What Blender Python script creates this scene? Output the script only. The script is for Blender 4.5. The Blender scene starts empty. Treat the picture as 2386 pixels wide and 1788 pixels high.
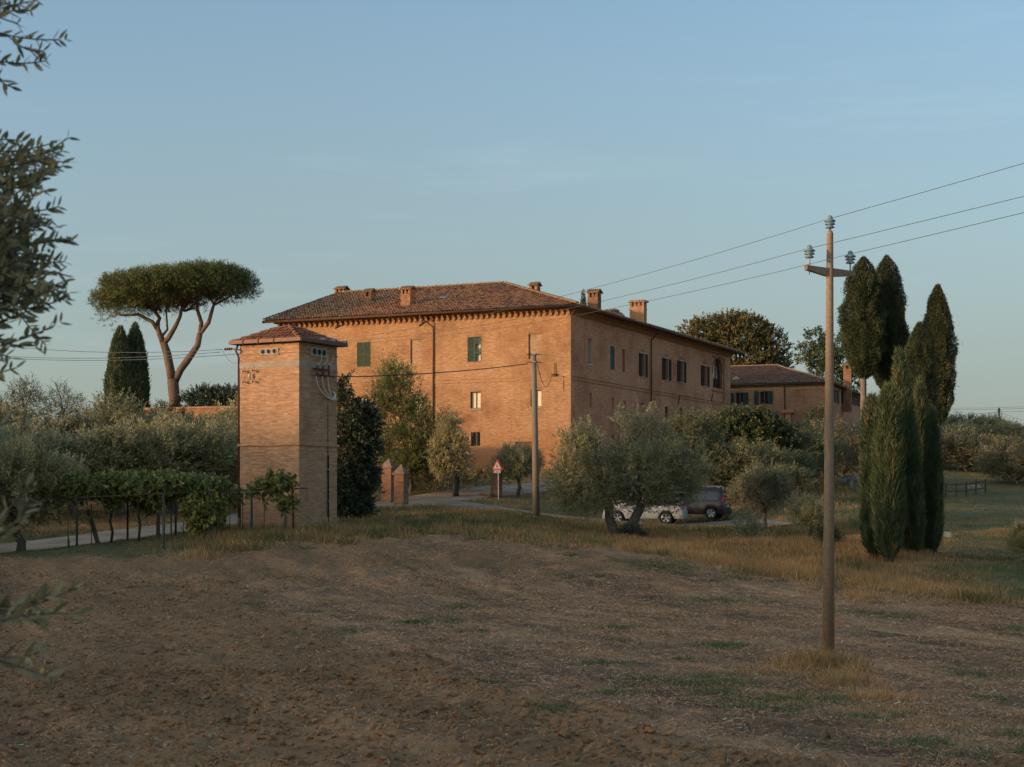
import bpy, math, random
import numpy as np
from mathutils import Vector

# ------------------------------------------------------------------ camera
F, CX, HY = 3700.0, 1193.0, 1150.0          # focal length, principal column and horizon row in photograph pixels
sc = bpy.context.scene
COL = sc.collection
cam = bpy.data.cameras.new('camera'); cam_o = bpy.data.objects.new('camera', cam); COL.objects.link(cam_o)
cam.sensor_width = 36.0
cam.lens = 36.0 * F / 2386.0
cam.shift_y = (HY - 894.0) / 2386.0
cam.clip_start = 0.1; cam.clip_end = 9000
cam.dof.use_dof = True; cam.dof.focus_distance = 75; cam.dof.aperture_fstop = 6.5
cam_o.location = (0, 0, 0); cam_o.rotation_euler = (math.radians(90), 0, 0)
sc.camera = cam_o
sc.render.resolution_x, sc.render.resolution_y = 1024, 767

# ------------------------------------------------------------------ light
SUN_EL = math.radians(8.0)
SH = np.array([-0.899, -0.438]); SH /= np.linalg.norm(SH)      # horizontal direction towards the sun
SUN_AZ = math.atan2(SH[0], SH[1])
world = bpy.data.worlds.new('World'); sc.world = world; world.use_nodes = True
wn = world.node_tree; wn.nodes.clear()
wout = wn.nodes.new('ShaderNodeOutputWorld'); wbg = wn.nodes.new('ShaderNodeBackground')
sky = wn.nodes.new('ShaderNodeTexSky'); sky.sky_type = 'NISHITA'; sky.sun_disc = False
sky.sun_elevation = SUN_EL; sky.sun_rotation = SUN_AZ
sky.altitude = 250; sky.air_density = 1.0; sky.dust_density = 2.3; sky.ozone_density = 1.95
wbg.inputs['Strength'].default_value = 0.15
# grey dusk haze low over the horizon opposite the sun and a trace of cirrus, by the direction of sight
wtc = wn.nodes.new('ShaderNodeTexCoord'); wsep = wn.nodes.new('ShaderNodeSeparateXYZ'); wn.links.new(wtc.outputs['Generated'], wsep.inputs[0])
wmr = wn.nodes.new('ShaderNodeValToRGB'); wn.links.new(wsep.outputs['Z'], wmr.inputs[0])
wmr.color_ramp.interpolation = 'B_SPLINE'; ce = wmr.color_ramp.elements; ce[0].position = 0.0; ce[0].color = (.97, .97, .97, 1); ce[1].position = 0.36; ce[1].color = (0, 0, 0, 1); cm = ce.new(0.15); cm.color = (.62, .62, .62, 1)
wmx = wn.nodes.new('ShaderNodeMix'); wmx.data_type = 'RGBA'; 
wdp = wn.nodes.new('ShaderNodeVectorMath'); wdp.operation = 'DOT_PRODUCT'; wn.links.new(wtc.outputs['Generated'], wdp.inputs[0]); wdp.inputs[1].default_value = (-SH[0], -SH[1], 0)
wda = wn.nodes.new('ShaderNodeMapRange'); wda.interpolation_type = 'SMOOTHSTEP'; wda.inputs['From Min'].default_value = -.35; wda.inputs['From Max'].default_value = .35; wn.links.new(wdp.outputs['Value'], wda.inputs[0])
wmu = wn.nodes.new('ShaderNodeMath'); wmu.operation = 'MULTIPLY'; wn.links.new(wmr.outputs[0], wmu.inputs[0]); wn.links.new(wda.outputs[0], wmu.inputs[1]); wn.links.new(wmu.outputs[0], wmx.inputs[0]); wn.links.new(sky.outputs[0], wmx.inputs[6]); wmx.inputs[7].default_value = (1.27, 1.36, 1.34, 1)
wmp = wn.nodes.new('ShaderNodeMapping'); wmp.inputs['Scale'].default_value = (2.2, 2.2, 16); wmp.inputs['Rotation'].default_value = (0, .12, .5); wn.links.new(wtc.outputs['Generated'], wmp.inputs[0])
wno = wn.nodes.new('ShaderNodeTexNoise'); wno.inputs['Scale'].default_value = 1.6; wno.inputs['Detail'].default_value = 7; wno.inputs['Roughness'].default_value = .62; wn.links.new(wmp.outputs[0], wno.inputs['Vector'])
wcr = wn.nodes.new('ShaderNodeMapRange'); wcr.inputs['From Min'].default_value = .56; wcr.inputs['From Max'].default_value = .80; wcr.inputs['To Max'].default_value = .30; wn.links.new(wno.outputs[0], wcr.inputs[0])
wm2 = wn.nodes.new('ShaderNodeMix'); wm2.data_type = 'RGBA'; wn.links.new(wcr.outputs[0], wm2.inputs[0]); wn.links.new(wmx.outputs[2], wm2.inputs[6]); wm2.inputs[7].default_value = (2.0, 2.4, 2.7, 1)
wm3 = wn.nodes.new('ShaderNodeMix'); wm3.data_type = 'RGBA'; wm3.blend_type = 'MULTIPLY'; wm3.inputs[0].default_value = 1; wn.links.new(wm2.outputs[2], wm3.inputs[6]); wm3.inputs[7].default_value = (.985, 1.045, 1.045, 1)   # whole sky tinted slightly towards cyan
wn.links.new(wm3.outputs[2], wbg.inputs['Color']); wn.links.new(wbg.outputs[0], wout.inputs['Surface'])
sun = bpy.data.lights.new('sun', 'SUN'); sun_o = bpy.data.objects.new('sun', sun); COL.objects.link(sun_o)
sun.energy = 1.62; sun.angle = math.radians(1.5); sun.color = (1.0, 0.68, 0.42)
sdir = Vector((SH[0] * math.cos(SUN_EL), SH[1] * math.cos(SUN_EL), math.sin(SUN_EL)))
sun_o.rotation_euler = (-sdir).to_track_quat('-Z', 'Y').to_euler()
vs = sc.view_settings
vs.view_transform = 'Standard'; vs.look = 'None'; vs.gamma = 1.0; vs.use_curve_mapping = False
vs.exposure = 0.82
sc.cycles.max_bounces = 6; sc.cycles.diffuse_bounces = 3; sc.cycles.transparent_max_bounces = 6
sc.cycles.caustics_reflective = False; sc.cycles.caustics_refractive = False
sc.cycles.use_denoising = True

# ------------------------------------------------------------------ maths helpers
def at(px, py, Y):
    return np.array([(px - CX) / F * Y, Y, (HY - py) / F * Y])

def hash2(ix, iy, seed):
    h = (ix.astype(np.int64) * 374761393 + iy.astype(np.int64) * 668265263 + seed * 1442695041) & 0xffffffff
    h = ((h ^ (h >> 13)) * 1274126177) & 0xffffffff
    h = ((h ^ (h >> 16)) * 2246822519) & 0xffffffff
    return ((h ^ (h >> 15)) & 0xffffff) / float(0xffffff)

def vnoise(x, y, seed=0):
    x = np.asarray(x, float); y = np.asarray(y, float)
    ix = np.floor(x); iy = np.floor(y); fx = x - ix; fy = y - iy
    fx = fx * fx * (3 - 2 * fx); fy = fy * fy * (3 - 2 * fy)
    a = hash2(ix, iy, seed); b = hash2(ix + 1, iy, seed); c = hash2(ix, iy + 1, seed); d = hash2(ix + 1, iy + 1, seed)
    return (a + (b - a) * fx) * (1 - fy) + (c + (d - c) * fx) * fy

def fbm(x, y, oct=4, seed=0):
    s = 0; a = 0.5; t = 0
    for k in range(oct):
        s = s + a * vnoise(x * 2 ** k + 17.3 * k, y * 2 ** k - 9.1 * k, seed + k); t += a; a *= 0.5
    return s / t

def sstep(a, b, x):
    t = np.clip((np.asarray(x, float) - a) / (b - a), 0, 1); return t * t * (3 - 2 * t)

def unit(a):
    a = np.asarray(a, float)
    return a / np.maximum(np.linalg.norm(a, axis=-1, keepdims=True), 1e-9)

# ------------------------------------------------------------------ terrain height
TC = [  # photograph column, row, distance of ground points
 (0,1788,19),(1193,1788,19),(2386,1788,19),(600,1700,22.3),(1800,1700,22.3),(1930,1538,32),(200,1531,32),(1100,1535,32),(2386,1545,31.5),
 (200,1385,46),(700,1380,47),(1193,1395,46),(1700,1400,47),(2200,1440,42),
 (0,1312,54),(200,1308,54),(381,1283,55),(560,1262,57),(760,1256,58),(1100,1245,62),(1300,1262,61),(1500,1290,58),(1700,1302,60),(1800,1330,54),(1950,1345,54),(2080,1298,57),(2200,1378,50),(2386,1400,48),
 (178,1277,57),(297,1260,60),(409,1246,62),(697,1232,62),(640,1228,65),(780,1222,66),(586,1240,60),(683,1246,59),
 (0,1294,61),(0,1268,65.5),(290,1262,65.5),(290,1236,70),(545,1225,74),(545,1205,78.5),(760,1192,84),
 (1000,1172,93),(1000,1155,97),(920,1180,92),(1145,1152,98),(1145,1140,102),(1290,1135,108),(1290,1125,112),
 (900,1185,84),(1100,1195,80),(1300,1215,80),(1500,1236,80),(1700,1238,80),(1100,1215,70),(850,1215,70),
 (1060,1172,92),(1140,1183,88),(1240,1199,85),(1340,1209,84),(1450,1217,85),(1600,1224,86),(1720,1228,86),(1560,1222,92),
 (1250,1203,80),(1440,1256,72),(1600,1265,70),(1760,1265,72),(1900,1262,68),
 (2300,1300,60),(2250,1220,80),(2250,1155,112),(2386,1180,100),(2000,1130,112),(2300,1100,135),(2386,1040,165),(1950,1080,130),(1900,1027,150),(2150,1060,150),
 (1850,1150,100),(1800,1180,92),(1560,1060,140),(1040,1095,125),(1330,1095,119),(1150,1120,110),
 (300,1180,82),(100,1190,80),(500,1170,84),(450,1080,115),(200,1080,125),(400,1060,132),(650,1090,130),(0,1130,105),
]
TP = np.array([at(*c) for c in TC])
TX = np.array([(0,0,-1.75),(-3.2,5.6,-1.8),(0,10,-2.7),(0,-15,-1.3),(-15,5,-1.9),(15,5,-2.5),(-20,20,-2.8),(22,20,-3.4),(-35,40,-2.2),(38,40,-3.2),
               (-45,80,-0.5),(55,90,0.5),(60,140,4.0),(-50,130,2.5),(0,190,4.0),(-40,190,3.0),(50,190,5.0),(-30,60,-2.3),(25,50,-3.2)])
TP = np.vstack([TP, TX])
def _tps(r2): return np.where(r2 > 1e-12, r2 * np.log(np.maximum(r2, 1e-12)), 0.0)
_S = 40.0
_q = TP[:, :2] / _S
_n = len(_q)
_K = _tps(((_q[:, None] - _q[None]) ** 2).sum(-1)) + np.eye(_n) * 0.004
_A = np.zeros((_n + 3, _n + 3)); _A[:_n, :_n] = _K
_A[:_n, _n] = 1; _A[:_n, _n + 1:] = _q; _A[_n:, :_n] = _A[:_n, _n:].T
_w = np.linalg.solve(_A, np.concatenate([TP[:, 2], np.zeros(3)]))

def gz(x, y):
    x = np.atleast_1d(np.asarray(x, float)); y = np.atleast_1d(np.asarray(y, float))
    shp = x.shape; x = x.ravel(); y = y.ravel()
    cx = np.clip(x, -55, 60); cy = np.clip(y, -20, 190)
    out = np.empty_like(x)
    for i in range(0, len(x), 20000):
        p = np.stack([cx[i:i + 20000], cy[i:i + 20000]], 1) / _S
        out[i:i + 20000] = _tps(((p[:, None] - _q[None]) ** 2).sum(-1)) @ _w[:_n] + _w[_n] + p @ _w[_n + 1:]
    d = np.hypot(x - cx, y - cy)
    out = out - np.minimum(d * 0.02, 25) * sstep(20, 200, d)
    u = -(SH[0] * x + SH[1] * y)                       # metres away from the sun; the unseen rise added to shade the foreground lies at u < -20
    v = -SH[1] * x + SH[0] * y
    hill = 15.2 * sstep(-14, -66, u) * (1 - 0.5 * sstep(-160, -500, u)) + 1.6 * (fbm(v / 30, u / 40, 3, 5) - 0.5) * sstep(-30, -60, u)
    return (out + hill).reshape(shp)

def g1(x, y): return float(gz(x, y)[0])

def gpt(px, py, lo=9.0, hi=190.0):
    Y = np.linspace(lo, hi, 900); k = (px - CX) / F
    d = gz(k * Y, Y) - (HY - py) / F * Y
    i = np.argmax(d > 0)
    if d[i] <= 0: i = len(Y) - 1
    Yh = Y[i]
    return np.array([k * Yh, Yh, g1(k * Yh, Yh)])

# ------------------------------------------------------------------ object helpers
WL = {}
def empty(name, loc, label=None, cat=None, group=None, scale=None, rz=0.0):
    o = bpy.data.objects.new(name, None); COL.objects.link(o); o.location = loc; o.empty_display_size = 0.2
    o.rotation_euler.z = rz
    if scale is not None: o.scale = scale
    WL[o.name] = np.array(loc, float)
    tag(o, label, cat, group); return o

def tag(o, label=None, cat=None, group=None, kind=None):
    if label: o['label'] = label
    if cat: o['category'] = cat
    if group: o['group'] = group
    if kind: o['kind'] = kind
    return o

def link(name, me, parent=None, loc=None):
    o = bpy.data.objects.new(name, me); COL.objects.link(o)
    if parent is not None: o.parent = parent
    if loc is not None: o.location = loc
    return o

def worldloc(o):
    p = np.zeros(3)
    while o is not None:
        p += np.array(o.location); o = o.parent
    return p

def auto_uv(me):
    n = len(me.loops)
    if n == 0: return
    co = np.empty(len(me.vertices) * 3, np.float32); me.vertices.foreach_get('co', co); co = co.reshape(-1, 3)
    vi = np.empty(n, np.int32); me.loops.foreach_get('vertex_index', vi)
    nor = np.empty(len(me.polygons) * 3, np.float32); me.polygons.foreach_get('normal', nor); nor = nor.reshape(-1, 3)
    tot = np.empty(len(me.polygons), np.int32); me.polygons.foreach_get('loop_total', tot)
    ln = np.repeat(nor, tot, axis=0)
    t = np.stack([-ln[:, 1], ln[:, 0], np.zeros(n)], 1); hl = np.linalg.norm(t, axis=1)
    flat = hl < 0.5
    t = t / np.maximum(hl, 1e-6)[:, None]
    p = co[vi]
    uv = np.stack([(p * t).sum(1), p[:, 2]], 1)
    uv[flat] = p[flat][:, :2]
    l = me.uv_layers.new(name='UVMap'); l.data.foreach_set('uv', uv.astype(np.float32).ravel())

def mesh_np(name, v, f, mat=None, attrs=None, smooth=False, uv=False):
    v = np.asarray(v, np.float32); f = np.asarray(f, np.int32); k = f.shape[1]
    me = bpy.data.meshes.new(name)
    me.vertices.add(len(v)); me.vertices.foreach_set('co', v.ravel())
    me.loops.add(f.size); me.loops.foreach_set('vertex_index', f.ravel())
    me.polygons.add(len(f)); me.polygons.foreach_set('loop_start', np.arange(0, f.size, k, dtype=np.int32))
    me.polygons.foreach_set('use_smooth', np.full(len(f), smooth))
    for an, av in (attrs or {}).items():
        a = me.attributes.new(an, 'FLOAT', 'POINT'); a.data.foreach_set('value', np.asarray(av, np.float32))
    if mat: me.materials.append(mat)
    me.update(calc_edges=True)
    if uv: auto_uv(me)
    return me

class MB:
    """collects boxes, tubes and quads in world coordinates; build() links them as one mesh object"""
    def __init__(s): s.v = []; s.f = []
    def add(s, verts, faces):
        b = len(s.v); s.v += [tuple(map(float, p)) for p in verts]; s.f += [tuple(i + b for i in q) for q in faces]; return s
    def obox(s, o, a, b, c):
        o, a, b, c = (np.asarray(q, float) for q in (o, a, b, c))
        if np.dot(np.cross(a, b), c) < 0: a, b = b, a
        P = [o, o + a, o + a + b, o + b, o + c, o + a + c, o + a + b + c, o + b + c]
        return s.add(P, [(0, 3, 2, 1), (4, 5, 6, 7), (0, 1, 5, 4), (1, 2, 6, 5), (2, 3, 7, 6), (3, 0, 4, 7)])
    def box(s, c, size):
        c = np.asarray(c, float); h = np.asarray(size, float) / 2
        return s.obox(c - h, (size[0], 0, 0), (0, size[1], 0), (0, 0, size[2]))
    def tube(s, path, rad, n=8, cap=True, jit=0.0, rng=None):
        P = np.asarray(path, float); m = len(P)
        R = np.full(m, rad, float) if np.isscalar(rad) else np.asarray(rad, float)
        T = np.gradient(P, axis=0) if m > 2 else np.repeat((P[1] - P[0])[None], 2, 0); T = unit(T)
        ref = np.array([0, 0, 1.0]) if abs(T[0][2]) < 0.9 else np.array([1.0, 0, 0])
        vs_ = []
        x = unit(np.cross(ref, T[0]))
        for i in range(m):
            x = unit(x - T[i] * np.dot(x, T[i])); y = np.cross(T[i], x)
            for k in range(n):
                a = 2 * math.pi * k / n
                r = R[i] * (1 + (jit * (rng.random() - 0.5) if jit else 0))
                vs_.append(P[i] + r * (math.cos(a) * x + math.sin(a) * y))
        fs = [(i * n + k, i * n + (k + 1) % n, (i + 1) * n + (k + 1) % n, (i + 1) * n + k) for i in range(m - 1) for k in range(n)]
        if cap: fs += [tuple(range(n - 1, -1, -1)), tuple((m - 1) * n + k for k in range(n))]
        return s.add(vs_, fs)
    def cyl(s, a, b, r0, r1=None, n=12): return s.tube([a, b], [r0, r0 if r1 is None else r1], n)
    def lathe(s, c, prof, n=16, axis=(0, 0, 1)):
        ax = unit(axis); ref = np.array([1.0, 0, 0]) if abs(ax[0]) < 0.9 else np.array([0, 1.0, 0])
        x = unit(np.cross(ref, ax)); y = np.cross(ax, x); c = np.asarray(c, float)
        vs_ = [c + ax * h + r * (math.cos(2 * math.pi * k / n) * x + math.sin(2 * math.pi * k / n) * y) for r, h in prof for k in range(n)]
        m = len(prof)
        fs = [(i * n + k, i * n + (k + 1) % n, (i + 1) * n + (k + 1) % n, (i + 1) * n + k) for i in range(m - 1) for k in range(n)]
        return s.add(vs_, fs)
    def prism(s, poly, ext):
        poly = [np.asarray(p, float) for p in poly]; ext = np.asarray(ext, float); n = len(poly)
        nn = np.zeros(3)
        for i in range(n): nn += np.cross(poly[i], poly[(i + 1) % n])
        if np.dot(nn, ext) < 0: poly = poly[::-1]
        vs_ = poly + [p + ext for p in poly]
        return s.add(vs_, [tuple(range(n - 1, -1, -1)), tuple(range(n, 2 * n))] + [(i, (i + 1) % n, n + (i + 1) % n, n + i) for i in range(n)])
    def quad(s, a, b, c, d): return s.add([a, b, c, d], [(0, 1, 2, 3)])
    def mesh(s, name, mat, origin=(0, 0, 0), smooth=False):
        me = bpy.data.meshes.new(name)
        o = np.asarray(origin, float)
        me.from_pydata([(p[0] - o[0], p[1] - o[1], p[2] - o[2]) for p in s.v], [], s.f)
        me.update()
        if mat: me.materials.append(mat)
        if smooth: me.polygons.foreach_set('use_smooth', np.full(len(me.polygons), True))
        auto_uv(me); return me
    def build(s, name, mat, parent=None, smooth=False, kind=None, label=None, loc=None):
        """loc: world position of the object's own origin (default: the parent's)"""
        base = worldloc(parent) if parent is not None else np.zeros(3)
        org = base if loc is None else np.asarray(loc, float)
        o = link(name, s.mesh(name, mat, org, smooth), parent, tuple(org - base))
        if kind: o['kind'] = kind
        if label: o['label'] = label
        return o

class Fr:
    """a wall plane: u along, w outward, z up"""
    def __init__(s, o, d, n): s.o = np.array([o[0], o[1], 0.0]); s.d = np.array([d[0], d[1], 0.0]); s.n = np.array([n[0], n[1], 0.0])
    def P(s, u, z, w=0.0): return s.o + s.d * u + s.n * w + np.array([0, 0, z])
    def px(s, px, py):
        k = (px - CX) / F
        u = (k * s.o[1] - s.o[0]) / (s.d[0] - k * s.d[1]); Y = s.o[1] + s.d[1] * u
        return u, (HY - py) / F * Y
    def rect(s, x0, y0, x1, y1):
        a = s.px(x0, y0); b = s.px(x1, y1); xm = 0.5 * (x0 + x1)
        t = s.px(xm, 0.5 * (y0 + y0))[1]; c = s.px(xm, y1)[1]
        return min(a[0], b[0]), max(a[0], b[0]), min(t, c), max(t, c)
    def box(s, mb, u0, u1, z0, z1, w0, w1):
        return mb.obox(s.P(u0, z0, w0), s.d * (u1 - u0), np.array([0, 0, z1 - z0]), s.n * (w1 - w0))
# ------------------------------------------------------------------ materials
class NT:
    def __init__(s, name):
        s.m = bpy.data.materials.new(name); s.m.use_nodes = True; s.t = s.m.node_tree; s.t.nodes.clear()
        s.out = s.n('ShaderNodeOutputMaterial')
    def n(s, typ, ins=None, **kw):
        nd = s.t.nodes.new(typ)
        for k, v in kw.items(): setattr(nd, k, v)
        for k, v in (ins or {}).items():
            if hasattr(v, 'is_output'): s.t.links.new(v, nd.inputs[k])
            else: nd.inputs[k].default_value = v
        return nd
    def attr(s, name): return s.n('ShaderNodeAttribute', attribute_name=name).outputs['Fac']
    def obj(s): return s.n('ShaderNodeTexCoord').outputs['Object']
    def uv(s): return s.n('ShaderNodeTexCoord').outputs['UV']
    def geo(s): return s.n('ShaderNodeNewGeometry').outputs['Position']
    def noise(s, vec, scale, detail=4, rough=0.55, out='Fac'): 
        return s.n('ShaderNodeTexNoise', {'Vector': vec, 'Scale': scale, 'Detail': detail, 'Roughness': rough}).outputs[out]
    def mapg(s, vec, scale=(1, 1, 1), loc=(0, 0, 0), rot=(0, 0, 0)):
        return s.n('ShaderNodeMapping', {'Vector': vec, 'Scale': scale, 'Location': loc, 'Rotation': rot}).outputs[0]
    def grain(s, vec, ang, scale, loc=(0, 0, 0)):
        return s.mapg(s.mapg(vec, (1, 1, 1), (0, 0, 0), (0, 0, ang)), scale, loc)
    def ramp(s, fac, stops):
        r = s.n('ShaderNodeValToRGB', {'Fac': fac}); e = r.color_ramp.elements
        while len(e) < len(stops): e.new(0.5)
        for q, (p, c) in zip(e, stops): q.position = p; q.color = tuple(c) + (1,) if len(c) == 3 else c
        return r.outputs[0]
    def fr(s, fac, a, b, lo=0.0, hi=1.0):
        return s.n('ShaderNodeMapRange', {'Value': fac, 'From Min': a, 'From Max': b, 'To Min': lo, 'To Max': hi}).outputs[0]
    def mix(s, fac, a, b, blend='MIX'):
        nd = s.n('ShaderNodeMix', data_type='RGBA', blend_type=blend)
        for i, v in ((0, fac), (6, a), (7, b)):
            if hasattr(v, 'is_output'): s.t.links.new(v, nd.inputs[i])
            else: nd.inputs[i].default_value = v if i == 0 else (tuple(v) + (1,) if len(v) == 3 else v)
        return nd.outputs[2]
    def math(s, op, a, b=0.0):
        return s.n('ShaderNodeMath', {0: a, 1: b}, operation=op).outputs[0]
    def bump(s, h, strength=0.4, dist=0.02): return s.n('ShaderNodeBump', {'Height': h, 'Strength': strength, 'Distance': dist}).outputs[0]
    def bsdf(s, col, rough=0.8, nrm=None, spec=0.3, metal=0.0, **kw):
        ins = {'Base Color': col if hasattr(col, 'is_output') else (tuple(col) + (1,)), 'Roughness': rough, 'Specular IOR Level': spec, 'Metallic': metal}
        if nrm is not None: ins['Normal'] = nrm
        ins.update(kw)
        return s.n('ShaderNodeBsdfPrincipled', ins).outputs[0]
    def fin(s, sh): s.t.links.new(sh, s.out.inputs['Surface']); return s.m

def plain(name, col, rough=0.7, metal=0.0, spec=0.3, var=0.25, scale=6.0):
    t = NT(name); o = t.obj()
    f = t.noise(o, scale, 5)
    c2 = tuple(min(1, c * (1 + var)) for c in col); c1 = tuple(c * (1 - var) for c in col)
    return t.fin(t.bsdf(t.ramp(f, [(0.3, c1), (0.7, c2)]), rough, t.bump(f, 0.15, 0.01), spec, metal))

def brick(name, c1, c2, mortar, bw=0.28, rh=0.073, ms=0.011, blot=0.5, red=(0.30, 0.10, 0.05), redamt=0.35, pale=0.0, bumpd=0.006, base=False):
    t = NT(name); uv = t.uv()
    b = t.n('ShaderNodeTexBrick', {'Vector': uv, 'Color1': tuple(c1) + (1,), 'Color2': tuple(c2) + (1,), 'Mortar': tuple(mortar) + (1,), 'Scale': 1.0,
             'Mortar Size': ms, 'Mortar Smooth': 0.3, 'Bias': -0.1, 'Brick Width': bw, 'Row Height': rh}, offset=0.5)
    col = b.outputs['Color']
    m1 = t.mapg(uv, (2.2, 7.5, 1)); streak = t.noise(m1, 1.3, 5, 0.7)
    col = t.mix(0.8, col, t.ramp(streak, [(0.28, (0.62, 0.60, 0.58)), (0.5, (0.98, 0.97, 0.96)), (0.72, (1.22, 1.24, 1.22))]), 'MULTIPLY')
    big = t.noise(uv, 0.35, 4, 0.6)
    col = t.mix(t.fr(big, 0.48, 0.72, 0, redamt), col, red)
    big2 = t.noise(t.mapg(uv, (1, 1, 1), (31, 17, 0)), 0.22, 6, 0.7)
    col = t.mix(min(1, blot * 1.6), col, t.ramp(big2, [(0.36, (0.66, 0.61, 0.57)), (0.5, (1, 1, 1)), (0.64, (1.15, 1.17, 1.2))]), 'MULTIPLY')
    stain = t.noise(t.mapg(uv, (1.6, 0.12, 1), (12, 5, 0)), 1.0, 5, 0.6)
    col = t.mix(t.fr(stain, 0.56, 0.72, 0, 0.65), col, (0.72, 0.68, 0.66, 1), 'MULTIPLY')
    eff = t.noise(t.mapg(uv, (1, 1.6, 1), (3, 44, 0)), 0.9, 6, 0.75)
    col = t.mix(t.fr(eff, 0.62, 0.72, 0, 0.5), col, (0.66, 0.50, 0.36))
    if base:
        v = t.n('ShaderNodeSeparateXYZ', {0: uv}).outputs['Y']
        hgt = t.math('ADD', v, t.math('MULTIPLY', t.noise(t.mapg(uv, (1, 1, 1), (7, 2, 0)), 0.5, 4, 0.65), 5.0))
        col = t.mix(t.fr(hgt, 3.2, 6.2, 0.75, 0.0), col, t.mix(streak, (0.30, 0.10, 0.04), (0.52, 0.24, 0.11)))
    course = t.noise(t.mapg(uv, (1.1, 11, 1), (2, 9, 0)), 1.0, 3, 0.75)
    col = t.mix(0.55, col, t.ramp(course, [(0.35, (0.70, 0.67, 0.64)), (0.62, (1.16, 1.17, 1.17))]), 'MULTIPLY')
    pit = t.noise(t.mapg(uv, (6, 13, 1)), 1.6, 3, 0.7)
    col = t.mix(t.fr(pit, 0.62, 0.72, 0, 0.55), col, tuple(c * 0.45 for c in c1))
    if pale:
        col = t.mix(t.fr(t.noise(t.mapg(uv, (3.6, 13.7, 1), (5, 3, 0)), 1.0, 1), 0.64, 0.72, 0, pale), col, (0.52, 0.36, 0.24))
    h = t.math('ADD', t.math('MULTIPLY', b.outputs['Fac'], -1.0), t.math('MULTIPLY', streak, 0.8))
    return t.fin(t.bsdf(col, 0.92, t.bump(h, 0.7, bumpd), 0.15))

def leafmat(name, stops, trans=0.28, rough=0.55, spec=0.25, patch=0.5, pscale=0.9):
    t = NT(name); r = t.attr('rnd')
    col = t.ramp(r, stops)
    oi = t.n('ShaderNodeObjectInfo').outputs['Random']
    big = t.noise(t.obj(), pscale, 5, 0.65)
    col = t.mix(patch, col, t.ramp(big, [(0.3, (0.62, 0.70, 0.68)), (0.7, (1.3, 1.2, 1.05))]), 'MULTIPLY')
    col = t.mix(1.0, col, t.ramp(oi, [(0.0, (0.85, 0.9, 0.9)), (1.0, (1.12, 1.08, 1.0))]), 'MULTIPLY')
    a = t.bsdf(col, rough, None, spec)
    b = t.n('ShaderNodeBsdfTranslucent', {'Color': col}).outputs[0]
    return t.fin(t.n('ShaderNodeMixShader', {0: trans, 1: a, 2: b}).outputs[0])

def barkmat(name, c1, c2, sc_=5.0):
    t = NT(name); o = t.mapg(t.obj(), (1, 1, 0.28)); f = t.noise(o, sc_, 6, 0.65)
    return t.fin(t.bsdf(t.ramp(f, [(0.3, c1), (0.68, c2)]), 0.95, t.bump(f, 0.9, 0.03), 0.1))

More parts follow.
